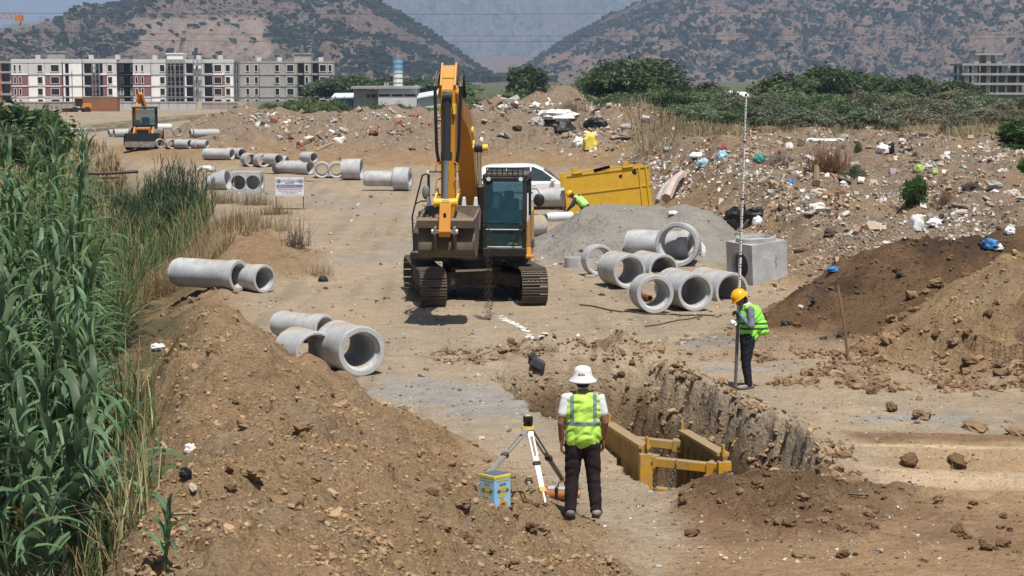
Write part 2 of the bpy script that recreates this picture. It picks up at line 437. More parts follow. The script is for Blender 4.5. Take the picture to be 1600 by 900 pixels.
# ------------------------------------------------------------------ mesh collecting
class MB:
    """collects shapes and links them as one mesh object"""
    def __init__(self):
        self.v = []; self.f = []; self.mi = []; self.sm = []

    def add(self, vs, fs, mi=0, smooth=False):
        o = len(self.v)
        self.v.extend([tuple(v) for v in vs])
        for f in fs:
            self.f.append(tuple(i + o for i in f)); self.mi.append(mi); self.sm.append(smooth)
        return self

    def box(self, c, s, rot=None, mi=0, taper=None):
        hx, hy, hz = s[0] / 2, s[1] / 2, s[2] / 2
        vs = []
        for z in (-1, 1):
            k = 1.0
            if taper and z > 0:
                k = taper
            for x, y in ((-1, -1), (1, -1), (1, 1), (-1, 1)):
                vs.append(Vector((x * hx * k, y * hy * k, z * hz)))
        if rot is not None:
            M = rot if isinstance(rot, Matrix) else Matrix.Rotation(rot, 3, 'Z')
            vs = [M @ v for v in vs]
        c = Vector(c)
        vs = [v + c for v in vs]
        return self.add(vs, [(0, 3, 2, 1), (4, 5, 6, 7), (0, 1, 5, 4), (1, 2, 6, 5), (2, 3, 7, 6), (3, 0, 4, 7)], mi)

    def bar(self, a, b, w, h=None, mi=0, up=(0, 0, 1)):
        """rectangular bar from a to b"""
        a = Vector(a); b = Vector(b); h = h or w
        d = (b - a)
        L = d.length
        if L < 1e-6:
            return self
        d.normalize()
        up = Vector(up)
        if abs(d.dot(up)) > 0.98:
            up = Vector((1, 0, 0))
        s = d.cross(up).normalized(); u = s.cross(d).normalized()
        vs = []
        for p in (a, b):
            for i, j in ((-1, -1), (1, -1), (1, 1), (-1, 1)):
                vs.append(p + s * i * w / 2 + u * j * h / 2)
        return self.add(vs, [(0, 1, 2, 3), (7, 6, 5, 4), (0, 4, 5, 1), (1, 5, 6, 2), (2, 6, 7, 3), (3, 7, 4, 0)], mi)

    def cone(self, a, b, r0, r1=None, n=12, mi=0, caps=True, smooth=True):
        a = Vector(a); b = Vector(b); r1 = r0 if r1 is None else r1
        d = (b - a).normalized()
        s = d.orthogonal().normalized(); u = d.cross(s)
        vs = []
        for p, r in ((a, r0), (b, r1)):
            for i in range(n):
                t = 2 * PI * i / n
                vs.append(p + (s * math.cos(t) + u * math.sin(t)) * r)
        fs = [(i, (i + 1) % n, n + (i + 1) % n, n + i) for i in range(n)]
        self.add(vs, fs, mi, smooth)
        if caps:
            self.add(vs[:n], [tuple(range(n))[::-1]], mi); self.add(vs[n:], [tuple(range(n))], mi)
        return self

    def tube(self, pts, r, n=8, mi=0, caps=True, smooth=True):
        pts = [Vector(p) for p in pts]
        rs = r if isinstance(r, (list, tuple)) else [r] * len(pts)
        vs = []
        s = None
        for k, p in enumerate(pts):
            a = pts[max(k - 1, 0)]; b = pts[min(k + 1, len(pts) - 1)]
            d = (b - a).normalized()
            if s is None:
                s = d.orthogonal().normalized()
            else:
                s = (s - d * s.dot(d)).normalized()
            u = d.cross(s)
            for i in range(n):
                t = 2 * PI * i / n
                vs.append(p + (s * math.cos(t) + u * math.sin(t)) * rs[k])
        fs = []
        for k in range(len(pts) - 1):
            for i in range(n):
                j = (i + 1) % n
                fs.append((k * n + i, k * n + j, (k + 1) * n + j, (k + 1) * n + i))
        self.add(vs, fs, mi, smooth)
        if caps:
            self.add(vs[:n], [tuple(range(n))[::-1]], mi); self.add(vs[-n:], [tuple(range(n))], mi)
        return self

    def lathe(self, prof, M=None, n=28, mi=0, closed=False, smooth=True):
        """prof: (radius, height) pairs turned about Z; M places it"""
        vs = []
        for r, z in prof:
            for i in range(n):
                t = 2 * PI * i / n
                v = Vector((r * math.cos(t), r * math.sin(t), z))
                vs.append(M @ v if M else v)
        fs = []
        K = len(prof)
        for k in range(K if closed else K - 1):
            k2 = (k + 1) % K
            for i in range(n):
                j = (i + 1) % n
                fs.append((k * n + i, k * n + j, k2 * n + j, k2 * n + i))
        return self.add(vs, fs, mi, smooth)

    def prism(self, poly, axis, t0, t1, mi=0, smooth=False):
        """closed polygon in the plane across `axis` extruded from t0 to t1; axis 'X': poly is (y, z); 'Y': (x, z); 'Z': (x, y)"""
        def P(p, t):
            return {'X': (t, p[0], p[1]), 'Y': (p[0], t, p[1]), 'Z': (p[0], p[1], t)}[axis]
        n = len(poly)
        vs = [P(p, t0) for p in poly] + [P(p, t1) for p in poly]
        fs = [(i, (i + 1) % n, n + (i + 1) % n, n + i) for i in range(n)]
        self.add(vs, fs, mi, smooth)
        self.add(vs[:n], [tuple(range(n))[::-1]], mi)
        self.add(vs[n:], [tuple(range(n))], mi)
        return self

    def ball(self, c, r, mi=0, n=12, m=8, rot=None):
        c = Vector(c)
        if not isinstance(r, (tuple, list)):
            r = (r, r, r)
        vs = []
        for j in range(m + 1):
            ph = PI * j / m
            for i in range(n):
                t = 2 * PI * i / n
                v = Vector((r[0] * math.sin(ph) * math.cos(t), r[1] * math.sin(ph) * math.sin(t), r[2] * math.cos(ph)))
                if rot is not None:
                    v = rot @ v
                vs.append(c + v)
        fs = []
        for j in range(m):
            for i in range(n):
                k = (i + 1) % n
                fs.append((j * n + i, (j + 1) * n + i, (j + 1) * n + k, j * n + k))
        return self.add(vs, fs, mi, True)

    def mesh(self, name, mats, fix=True, angle=35):
        me = bpy.data.meshes.new(name)
        me.from_pydata(self.v, [], self.f)
        if not isinstance(mats, (list, tuple)):
            mats = [mats]
        for m in mats:
            me.materials.append(m)
        me.polygons.foreach_set('material_index', self.mi)
        me.polygons.foreach_set('use_smooth', self.sm)
        if fix:
            bm = bmesh.new(); bm.from_mesh(me)
            bmesh.ops.remove_doubles(bm, verts=bm.verts, dist=1e-5)
            bmesh.ops.recalc_face_normals(bm, faces=bm.faces)
            bm.to_mesh(me); bm.free()
        if any(self.sm):
            me.set_sharp_from_angle(angle=R(angle))
        me.update()
        return me

    def build(self, name, mats, parent=None, loc=None, bevel=0, **kw):
        o = bpy.data.objects.new(name, self.mesh(name, mats, **kw))
        COL.objects.link(o)
        if parent is not None:
            o.parent = parent
        if loc is not None:
            o.location = loc
        if bevel:
            md = o.modifiers.new('bevel', 'BEVEL')
            md.width = bevel; md.segments = 2; md.limit_method = 'ANGLE'; md.angle_limit = R(40)
        return o


def thing(name, label, cat, loc=(0, 0, 0), rz=0.0, group=None, rot=None):
    o = bpy.data.objects.new(name, None)
    o.empty_display_size = 0.2
    COL.objects.link(o)
    o.location = loc
    o.rotation_euler = rot if rot is not None else (0, 0, rz)
    o['label'] = label; o['category'] = cat
    if group:
        o['group'] = group
    return o


def tag(o, label, cat, group=None, kind=None):
    o['label'] = label
    if cat:
        o['category'] = cat
    if group:
        o['group'] = group
    if kind:
        o['kind'] = kind
    return o


def copy_tree(o, parent=None):
    c = o.copy()
    COL.objects.link(c)
    if parent is not None:
        c.parent = parent
    for ch in list(o.children):
        copy_tree(ch, c)
    return c


def np_mesh(name, verts, faces, mat, smooth=False, col=None, parent=None):
    """fast mesh from arrays; faces (n, 3) or (n, 4)"""
    me = bpy.data.meshes.new(name)
    verts = np.asarray(verts, np.float32); faces = np.asarray(faces, np.int32)
    k = faces.shape[1]
    me.vertices.add(len(verts)); me.vertices.foreach_set('co', verts.ravel())
    me.loops.add(faces.size); me.loops.foreach_set('vertex_index', faces.ravel())
    me.polygons.add(len(faces))
    me.polygons.foreach_set('loop_start', np.arange(0, faces.size, k, dtype=np.int32))
    try:
        me.polygons.foreach_set('loop_total', np.full(len(faces), k, dtype=np.int32))
    except Exception:
        pass
    me.polygons.foreach_set('use_smooth', np.full(len(faces), smooth))
    if col is not None:
        a = me.color_attributes.new('col', 'FLOAT_COLOR', 'POINT')
        c4 = np.ones((len(verts), 4), np.float32); c4[:, :3] = col
        a.data.foreach_set('color', c4.ravel())
    me.materials.append(mat)
    me.update(calc_edges=True)
    me.validate()
    o = bpy.data.objects.new(name, me)
    COL.objects.link(o)
    if parent is not None:
        o.parent = parent
    return o


# ------------------------------------------------------------------ ground sheet
def clod_bump(m, dist=1.0):
    nt = m.node_tree; L = nt.links
    b = nt.nodes['Principled BSDF']
    tc = _n(nt, 'ShaderNodeTexCoord')
    prev = None
    for kind, sc, ds in (('V', 5.5, 0.05), ('N', 9.0, 0.09), ('V', 15.0, 0.022), ('N', 45.0, 0.02)):
        if kind == 'V':
            t = _n(nt, 'ShaderNodeTexVoronoi'); t.feature = 'F1'; t.inputs['Scale'].default_value = sc
            t.inputs['Randomness'].default_value = 1
            nz = _n(nt, 'ShaderNodeTexNoise'); nz.inputs['Scale'].default_value = sc * 0.9; nz.inputs['Detail'].default_value = 3
            va = _n(nt, 'ShaderNodeVectorMath', operation='MULTIPLY_ADD')
            L.new(tc.outputs['Object'], nz.inputs[0]); L.new(nz.outputs[1], va.inputs[0]); va.inputs[1].default_value = (0.9 / sc,) * 3; L.new(tc.outputs['Object'], va.inputs[2])
            L.new(va.outputs[0], t.inputs['Vector'])
            mr = _n(nt, 'ShaderNodeMapRange'); mr.inputs['From Min'].default_value = 0.0; mr.inputs['From Max'].default_value = 0.55
            mr.inputs['To Min'].default_value = 1; mr.inputs['To Max'].default_value = 0
            L.new(t.outputs['Distance'], mr.inputs[0]); h = mr.outputs[0]
        else:
            t = _n(nt, 'ShaderNodeTexNoise'); t.inputs['Scale'].default_value = sc; t.inputs['Detail'].default_value = 7; t.inputs['Roughness'].default_value = 0.7
            L.new(tc.outputs['Object'], t.inputs[0]); h = t.outputs[0]
        bp = _n(nt, 'ShaderNodeBump'); bp.inputs['Distance'].default_value = ds * dist
        at = _n(nt, 'ShaderNodeAttribute', attribute_name='bmp')
        L.new(at.outputs['Fac'], bp.inputs['Strength'])
        L.new(h, bp.inputs['Height'])
        if prev: L.new(prev, bp.inputs['Normal'])
        prev = bp.outputs[0]
    L.new(prev, b.inputs['Normal'])


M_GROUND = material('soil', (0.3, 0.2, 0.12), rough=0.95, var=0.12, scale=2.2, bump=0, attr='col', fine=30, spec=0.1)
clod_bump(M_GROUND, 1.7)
_rows = [9.0]
while _rows[-1] < 175:
    _rows.append(_rows[-1] * 1.0030 + 0.002)
while _rows[-1] < 14000:
    _rows.append(_rows[-1] * 1.025)
_rows = np.array(_rows)
_nc = 570
_s = np.linspace(-1, 1, _nc)
_GY = np.repeat(_rows[:, None], _nc, 1)
_GX = _s[None, :] * (0.36 * _rows[:, None] + 1.2)
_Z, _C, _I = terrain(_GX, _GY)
_Z = np.where(_GY > 400, -1.4, _Z)
_nr = len(_rows)
_idx = np.arange(_nr * _nc).reshape(_nr, _nc)
_F = np.stack([_idx[:-1, :-1], _idx[:-1, 1:], _idx[1:, 1:], _idx[1:, :-1]], -1).reshape(-1, 4)
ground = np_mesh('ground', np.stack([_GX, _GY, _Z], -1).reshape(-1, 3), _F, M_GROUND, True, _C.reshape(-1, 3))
_ba = ground.data.attributes.new('bmp', 'FLOAT', 'POINT')
_ba.data.foreach_set('value', (0.30 + 0.70 * _I['rough']).astype(np.float32).ravel())
ground['kind'] = 'structure'
ground['label'] = 'bare tan earth with spoil heaps and an open trench'
# ------------------------------------------------------------------ hills
def hill_material(name, base, spot, scar=None, sc=0.03):
    m = bpy.data.materials.new(name); m.use_nodes = True
    nt = m.node_tree; L = nt.links; b = nt.nodes['Principled BSDF']
    b.inputs['Roughness'].default_value = 1; b.inputs['Specular IOR Level'].default_value = 0
    tc = _n(nt, 'ShaderNodeTexCoord')
    def noise(s, det=6, ro=0.6):
        n = _n(nt, 'ShaderNodeTexNoise'); n.inputs['Scale'].default_value = s; n.inputs['Detail'].default_value = det; n.inputs['Roughness'].default_value = ro
        L.new(tc.outputs['Object'], n.inputs[0]); return n.outputs[0]
    def mr(x, a, b_, c=0, d=1):
        n = _n(nt, 'ShaderNodeMapRange'); n.inputs[1].default_value = a; n.inputs[2].default_value = b_; n.inputs[3].default_value = c; n.inputs[4].default_value = d
        L.new(x, n.inputs[0]); return n.outputs[0]
    def math_(op, x, y):
        n = _n(nt, 'ShaderNodeMath', operation=op)
        for i, q in enumerate((x, y)):
            if isinstance(q, (int, float)): n.inputs[i].default_value = q
            else: L.new(q, n.inputs[i])
        return n.outputs[0]
    def mix(f, a, c):
        n = _n(nt, 'ShaderNodeMix', data_type='RGBA'); L.new(f, n.inputs[0])
        for i, q in ((6, a), (7, c)):
            if isinstance(q, tuple): n.inputs[i].default_value = (*q, 1)
            else: L.new(q, n.inputs[i])
        return n.outputs[2]
    at = _n(nt, 'ShaderNodeAttribute', attribute_name='col')
    sp = _n(nt, 'ShaderNodeSeparateColor'); L.new(at.outputs['Color'], sp.inputs[0])
    dens, bare = sp.outputs[0], sp.outputs[1]
    # shrubs: jittered spots, more of them where `dens` is high
    spots = None
    for s_, r_ in ((sc, 0.42), (sc * 1.9, 0.42), (sc * 0.5, 0.30)):
        v = _n(nt, 'ShaderNodeTexVoronoi'); v.inputs['Scale'].default_value = s_
        L.new(tc.outputs['Object'], v.inputs['Vector'])
        big = mr(noise(s_ * 0.22), 0.35, 0.65, -0.16, 0.16)
        thr = math_('ADD', math_('ADD', big, math_('MULTIPLY', dens, 0.46)), r_ - 0.33)
        dd = math_('SUBTRACT', thr, v.outputs['Distance'])
        k = mr(dd, 0.0, 0.10)
        spots = k if spots is None else math_('MAXIMUM', spots, k)
    ground_c = mix(mr(noise(sc * 0.35), 0.35, 0.65), base, tuple(c * 0.72 for c in base))
    ground_c = mix(mr(noise(sc * 3), 0.4, 0.7, 0, 0.5), ground_c, tuple(min(1, c * 1.5) for c in base))
    sc_c = scar or tuple(c * 1.8 for c in base)
    ground_c = mix(bare, ground_c, sc_c)
    f = math_('MULTIPLY', spots, mr(bare, 0.2, 0.8, 1, 0.08))
    green = mix(mr(noise(sc * 0.6), 0.35, 0.65), spot, tuple(c * 1.7 for c in spot))
    L.new(mix(f, ground_c, green), b.inputs['Base Color'])
    bp = _n(nt, 'ShaderNodeBump'); bp.inputs['Distance'].default_value = 9; bp.inputs['Strength'].default_value = 1
    L.new(noise(sc * 0.8, 8, 0.65), bp.inputs['Height']); L.new(bp.outputs[0], b.inputs['Normal'])
    return m


def hill(name, label, Y0, sil, depth, mat, seed, rough=14, gully=26, dens=0.5, bare=None, nx=260, ny=110, run=600):
    """a hill whose crest, seen from the site, follows sil = (px, py) points at distance Y0"""
    px = np.array([p[0] for p in sil], float); py = np.array([p[1] for p in sil], float)
    x = np.linspace((px[0] - 800) / FPX * Y0 - 60, (px[-1] - 800) / FPX * Y0 + 60, nx)
    crest = np.interp(x, (px - 800) / FPX * Y0, CAMZ + (HORIZ - py) / FPX * Y0)
    crest = crest + rough * 0.35 * fbm(x / 60.0, x * 0 + seed, 4, seed=seed)
    t = np.linspace(-1, 1, ny)                       # -1 foot (near), 0 crest, 1 behind
    X = np.repeat(x[None], ny, 0); T = np.repeat(t[:, None], nx, 1)
    Y = Y0 + T * depth
    prof = np.where(T < 0, 1 - np.abs(T) ** 1.15, 1 - np.abs(T) ** 1.6)
    warp = X + 90 * fbm(X / 400, Y / 400, 3, seed=seed + 3)
    g = np.abs(fbm(warp / 150.0, Y / 520.0, 4, seed=seed + 1))
    g2 = np.abs(fbm(warp / 48.0, Y / 150.0, 4, seed=seed + 2))
    amp = np.clip(1 - np.abs(T) * 0.2, 0, 1) * np.clip(np.abs(T) * 2.0, 0.12, 1)
    base = crest[None] * prof
    hscale = np.clip(crest[None] / 80, 0.1, 3)
    Z = base + amp * hscale * (gully * (g - 0.25) + gully * 0.35 * (g2 - 0.25)) + rough * 0.3 * fbm(X / 25, Y / 25, 3, seed=seed + 6) * amp
    Z = np.maximum(Z, -3 - 8 * np.abs(T)) * np.where(np.abs(T) > 0.985, 0, 1) - 3 * (np.abs(T) > 0.985)
    col = np.zeros(X.shape + (3,))
    col[..., 0] = np.clip(dens + 0.35 * fbm(X / 260, Y / 420, 3, seed=seed + 8) - 0.5 * (g - 0.25), 0, 1)
    if bare is not None:
        PX = X / Y * FPX + 800; PY = HORIZ - (Z - CAMZ) / Y * FPX
        col[..., 1] = bare(PX, PY)
    idx = np.arange(ny * nx).reshape(ny, nx)
    F = np.stack([idx[:-1, :-1], idx[:-1, 1:], idx[1:, 1:], idx[1:, :-1]], -1).reshape(-1, 4)
    o = np_mesh(name, np.stack([X, Y, Z], -1).reshape(-1, 3), F, mat, True, col.reshape(-1, 3))
    o['kind'] = 'structure'; o['label'] = label
    HILLS.append((X, Y, Z, col, T))
    return o


HILLS = []
MH1 = hill_material('hill_scrub', (0.205, 0.155, 0.128), (0.012, 0.019, 0.019), (0.36, 0.27, 0.215), 0.17)
MH2 = hill_material('hill_scrub_far', (0.205, 0.15, 0.12), (0.012, 0.022, 0.022), (0.23, 0.16, 0.115), 0.12)
MH3 = hill_material('hill_far_green', (0.12, 0.12, 0.10), (0.03, 0.05, 0.045), (0.25, 0.2, 0.15), 0.022)


def quarry(PX, PY):
    n = 14 * fbm(PX / 22, PY / 16, 3, seed=201)
    a = sstep(205, 232, PX + n) * sstep(438, 412, PX + n * 1.4 + (PY - 60) * -0.2) * sstep(22, 34, PY + n * 0.5 + (PX - 300) * 0.03)
    b = sstep(0, 14, 98 + n - PY)
    cut = 0.35 * fbm(PX / 14, PY / 3.0, 3, seed=203)
    a2 = sstep(395, 405, PX + n * .4 - (PY - 60) * .45) * sstep(422, 410, PX + n * .4 - (PY - 60) * .45) * sstep(38, 44, PY) * sstep(92, 84, PY)
    return np.clip(a * b * (0.75 + cut) + a2, 0, 1)


hill('hill', 'scrubby brown hill with a pale quarry scar, behind the apartment blocks', 2500,
     [(40, 122), (70, 104), (105, 78), (150, 44), (195, 14), (235, -6), (300, -28), (420, -44), (520, -30), (585, -4), (612, 14), (640, 31), (664, 47), (700, 72), (735, 97), (775, 122)],
     900, MH1, 5, rough=8, gully=26, dens=0.50, bare=quarry, nx=340, ny=120)
hill('hill', 'long scrub-covered hill with bare orange patches on the right', 3300,
     [(770, 124), (800, 116), (835, 97), (868, 74), (905, 52), (950, 27), (1000, 6), (1045, -8), (1120, -26), (1300, -55), (1500, -62), (1720, -50)],
     1150, MH2, 9, rough=12, gully=42, dens=0.55,
     bare=lambda PX, PY: np.clip(sstep(0.22, 0.5, fbm(PX / 60, PY / 26, 4, seed=210) + 0.12 * sstep(1010, 1130, PX) * sstep(1330, 1180, PX)) * sstep(5, 40, PY) * 0.85 + sstep(1480, 1520, PX) * sstep(1600, 1570, PX) * sstep(50, 60, PY) * sstep(88, 78, PY) * 0.6, 0, 1),
     nx=340, ny=120)
hill('hill', 'low bluish wooded hill left of the quarry hill', 3900, [(-140, 60), (-60, 52), (0, 64), (40, 38), (70, 46), (110, 50), (150, 60), (220, 80)], 900, MH3, 15, gully=40, dens=0.5, nx=140, ny=70)
hill('hill', 'pale low hill in the gap between the two big hills', 4600, [(660, 122), (700, 104), (740, 92), (790, 86), (840, 92), (880, 104), (930, 122)], 800, MH2, 19, rough=4, gully=16, dens=0.2, nx=140, ny=60)
hill('hill', 'faint blue ridge far behind the middle of the valley', 8500, [(480, -20), (560, -34), (680, -52), (790, -40), (900, -30), (1000, -42), (1150, -60), (1300, -50)], 2500, MH3, 23, rough=30, gully=45, dens=0.55, nx=240, ny=90)
hill('hill', 'faint blue ridge far behind the left edge', 9500, [(-200, 60), (-80, 66), (0, 58), (50, 40), (100, 26), (150, 23), (200, 30), (260, 24), (330, 20)], 2200, MH3, 27, rough=12, gully=60, dens=0.5, nx=140, ny=60)

# ------------------------------------------------------------------ far buildings
BY = 520.0
M_WHITE = material('white_render', (0.88, 0.87, 0.86), rough=0.9, var=0.05, scale=0.6)
M_LGREY = material('grey_render', (0.58, 0.58, 0.58), rough=0.9, var=0.07, scale=0.6)
M_CONC_B = material('bare_block', (0.38, 0.36, 0.335), rough=0.95, var=0.12, scale=0.8, fine=4)
M_BURG = material('burgundy_render', (0.24, 0.115, 0.11), rough=0.9, var=0.06, scale=0.5)
M_SLAB = material('cast_concrete', (0.36, 0.345, 0.325), rough=0.9, var=0.1, scale=0.8)
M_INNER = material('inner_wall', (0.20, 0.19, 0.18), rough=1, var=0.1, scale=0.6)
M_FRAMEW = material('white_trim', (0.75, 0.75, 0.74), rough=0.7, var=0.03)
M_STEEL = material('scaffold_steel', (0.34, 0.35, 0.36), rough=0.5, metal=0.5, var=0.1)
M_GLASSD = material('dark_window', (0.02, 0.022, 0.025), rough=0.1, spec=0.5)


def bx(px):
    return (px - 800) / FPX * BY


def bz(py):
    return CAMZ + (HORIZ - py) / FPX * BY


_wcache = {}


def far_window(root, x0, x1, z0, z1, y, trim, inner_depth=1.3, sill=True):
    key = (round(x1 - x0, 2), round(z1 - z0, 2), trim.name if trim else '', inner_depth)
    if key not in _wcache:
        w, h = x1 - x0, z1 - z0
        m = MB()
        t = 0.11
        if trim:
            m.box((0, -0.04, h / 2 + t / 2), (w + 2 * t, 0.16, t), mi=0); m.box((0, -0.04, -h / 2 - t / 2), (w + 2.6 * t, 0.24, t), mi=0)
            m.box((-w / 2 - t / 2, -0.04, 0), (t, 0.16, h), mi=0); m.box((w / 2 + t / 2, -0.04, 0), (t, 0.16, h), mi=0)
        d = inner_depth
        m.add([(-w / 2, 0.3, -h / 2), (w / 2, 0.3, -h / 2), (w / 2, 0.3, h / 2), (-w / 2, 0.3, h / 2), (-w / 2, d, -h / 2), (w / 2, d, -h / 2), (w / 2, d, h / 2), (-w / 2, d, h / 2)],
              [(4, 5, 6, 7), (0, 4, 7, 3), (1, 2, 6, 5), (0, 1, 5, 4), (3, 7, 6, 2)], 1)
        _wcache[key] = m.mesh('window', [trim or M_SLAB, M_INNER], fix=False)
    o = bpy.data.objects.new('window', _wcache[key])
    COL.objects.link(o); o.parent = root
    o.location = ((x0 + x1) / 2, y, (z0 + z1) / 2)
    return o


def wall_panel(m, x0, x1, z0, z1, y, holes, th=0.3, mi=0):
    """wall from x0..x1, z0..z1 with rectangular holes (x0, x1, z0, z1)"""
    holes = sorted(holes)
    cx = x0
    for h in holes:
        if h[0] > cx + 1e-4:
            m.box(((cx + h[0]) / 2, y + th / 2, (z0 + z1) / 2), (h[0] - cx, th, z1 - z0), mi=mi)
        if h[2] > z0 + 1e-4:
            m.box(((h[0] + h[1]) / 2, y + th / 2, (z0 + h[2]) / 2), (h[1] - h[0], th, h[2] - z0), mi=mi)
        if h[3] < z1 - 1e-4:
            m.box(((h[0] + h[1]) / 2, y + th / 2, (h[3] + z1) / 2), (h[1] - h[0], th, z1 - h[3]), mi=mi)
        cx = h[1]
    if cx < x1 - 1e-4:
        m.box(((cx + x1) / 2, y + th / 2, (z0 + z1) / 2), (x1 - cx, th, z1 - z0), mi=mi)


FLOORS = [(165, 151.8), (150.6, 135), (133.6, 117.2), (115.8, 98.5)]      # photo rows of each storey, ground first


def apartment(label, sections, penthouse, px0, px1, roof_py=92.5, dy=0.0):
    root = thing('apartment_block', label, 'building', (0, BY + dy, 0), group=None)
    YB = 0.0
    for (a, b, off, mats, holes) in sections:
        for fi, (pb, pt) in enumerate(FLOORS):
            m = MB()
            mt = mats[fi]
            hs = []
            for (ha, hb, kind) in holes:
                zt = bz(pt) - 0.55; zb = bz(pb) + (0.0 if kind == 'b' else 1.0)
                if kind == 'w': zb = bz(pt) - 0.5 - 1.75
                if kind == 'b': zb = bz(pt) - 0.2 - 2.55; zt = bz(pt) - 0.15
                hs.append((bx(ha), bx(hb), max(zb, bz(pb) + 0.05), zt))
            top = bz(pt)
            wall_panel(m, bx(a), bx(b), bz(pb), top, YB + off, hs)
            m.build('wall', mt, root, fix=False)
            for (h, (ha, hb, kind)) in zip(hs, holes):
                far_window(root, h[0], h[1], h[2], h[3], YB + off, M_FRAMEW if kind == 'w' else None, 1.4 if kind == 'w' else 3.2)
        # floor bands stand a little proud, parapet on top
        for (pb, pt), (qb, qt) in zip(FLOORS[:-1], FLOORS[1:]):
            m = MB(); m.box(((bx(a) + bx(b)) / 2, YB + off + 0.1, (bz(pt) + bz(qb)) / 2), (bx(b) - bx(a) + 0.05, 0.5, bz(qb) - bz(pt)))
            m.build('floor_band', mats[4] if len(mats) > 4 else M_SLAB, root, fix=False)
        m = MB()
        m.box(((bx(a) + bx(b)) / 2, YB + off + 0.2, (bz(98.5) + bz(roof_py)) / 2), (bx(b) - bx(a) + 0.1, 0.6, bz(roof_py) - bz(98.5)))
        m.build('parapet', M_LGREY if mats[3] != M_CONC_B else M_CONC_B, root, fix=False)
    m = MB()
    m.box(((bx(px0) + bx(px1)) / 2, YB + 9.5, (bz(165) + bz(98.5)) / 2), (bx(px1) - bx(px0) - 0.6, 10.0, bz(98.0) - bz(165)))
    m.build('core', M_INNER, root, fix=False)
    m = MB()
    m.box(((bx(px0) + bx(px1)) / 2, YB + 8.0, bz(97.5)), (bx(px1) - bx(px0) - 0.3, 13.2, 0.4))
    m.build('roof', M_SLAB, root, fix=False)
    a, b, t = penthouse
    m = MB()
    m.box(((bx(a) + bx(b)) / 2, YB + 5, (bz(97) + bz(t)) / 2), (bx(b) - bx(a), 5, bz(t) - bz(97)))
    m.box(((bx(a) + bx(b)) / 2, YB + 5, bz(t) + 0.12), (bx(b) - bx(a) + 0.5, 5.5, 0.25))
    m.build('stair_tower', M_WHITE if mats[3] != M_CONC_B else M_CONC_B, root, fix=False)
    for k in range(4):
        xx = px0 + (px1 - px0) * (0.18 + 0.22 * k)
        m = MB(); m.box((bx(xx), YB + 6, bz(roof_py) + 0.5), (1.2, 1.2, 1.3)); m.build('chimney', M_LGREY, root, fix=False)
    return root


WM = [M_WHITE, M_WHITE, M_WHITE, M_LGREY]
BG = [M_LGREY, M_BURG, M_BURG, M_LGREY, M_WHITE]
WW = [M_WHITE] * 4
CC = [M_CONC_B] * 4 + [M_SLAB]


def scaffold(root, a, b, y, nx_=4, top=95):
    m = MB()
    xs = np.linspace(bx(a), bx(b), nx_)
    for yy in (y - 1.4, y - 0.5):
        for x in xs:
            m.box((x, yy, (bz(top) + bz(165)) / 2), (0.12, 0.12, bz(top) - bz(165)))
        for k in range(9):
            z = bz(162) + (bz(top) - bz(162)) * k / 8
            m.box(((xs[0] + xs[-1]) / 2, yy + 0.02, z), (xs[-1] - xs[0], 0.09, 0.09))
    for k in range(4):
        z = bz(150) + (bz(top) - bz(150)) * k / 3.3
        m.box(((xs[0] + xs[-1]) / 2, y - 0.95, z - 0.12), (xs[-1] - xs[0], 0.8, 0.06))
    m.build('scaffold', M_STEEL, root, fix=False)


r1 = apartment('white and burgundy apartment block, left of the two, under construction', [
    (22.5, 48, 0.0, BG, [(26.5, 29.5, 'w'), (34.5, 37.5, 'w')]),
    (48, 75, 0.5, WM, [(62.5, 70, 'w')]),
    (75, 101, 0.0, BG, [(84, 96.5, 'w')]),
    (101, 117.5, 1.4, WW, [(104, 110, 'b')]),
    (117.5, 132, -0.2, WW, []),
    (132, 149, 1.2, WM, [(134, 147.5, 'b')]),
    (149, 171, 0.3, BG, [(152, 164, 'b')]),
    (171, 186, 0.0, WM, [(172.5, 179, 'w')]),
    (186, 211.8, 4.5, CC, [(185.5 + 1, 191, 'w'), (203, 211.2, 'w')])], (76, 103, 82), 22.5, 211.8)
scaffold(r1, 149, 160, 0.3, 3, 100)
r2 = apartment('white and burgundy apartment block wrapped in scaffolding, right of its twin', [
    (212, 239, -0.5, BG, [(216, 219, 'w'), (225, 228, 'w')]),
    (239, 262, 0.4, WM, [(253, 260, 'w')]),
    (262, 291, 0.8, CC, [(265, 274, 'b'), (276, 289, 'b')]),
    (291, 306, 1.0, WM, [(293, 304, 'b')]),
    (306, 320, 0.4, WW, [(309, 312, 'w')]),
    (320, 336, 1.2, WM, [(321, 333.5, 'b')]),
    (336, 354, 0.2, BG, [(337.5, 348.5, 'w')]),
    (354, 368, 0.0, WM, [(355.5, 362, 'w')])], (262, 287, 84.5), 212, 368, 93)
scaffold(r2, 264, 291, 0.8, 5, 94)
scaffold(r2, 306, 319, 0.4, 3, 94)
scaffold(r2, 368.5, 376, 1.0, 3, 100)
r3 = apartment('unrendered grey block apartment house beside the scaffolding', [
    (376.5, 408, 0.8, CC, [(386.5, 391, 'w'), (400, 404.5, 'w')]),
    (408, 431, 0.0, CC, []),
    (431, 448, 0.5, CC, [(432, 438, 'w')]),
    (448, 466, 0.3, CC, [(450.5, 460.5, 'w')]),
    (466, 477.5, 1.4, CC, [(466.5, 476.5, 'b')]),
    (477.5, 488, 0.0, CC, [(479.3, 483.2, 'w')]),
    (488, 500, 1.4, CC, [(489, 499, 'b')]),
    (500, 513, 0.3, CC, [(501.5, 511, 'w')]),
    (513, 524, 0.5, CC, [(515, 519.5, 'w')])], (460, 487, 85), 376.5, 524, 96)

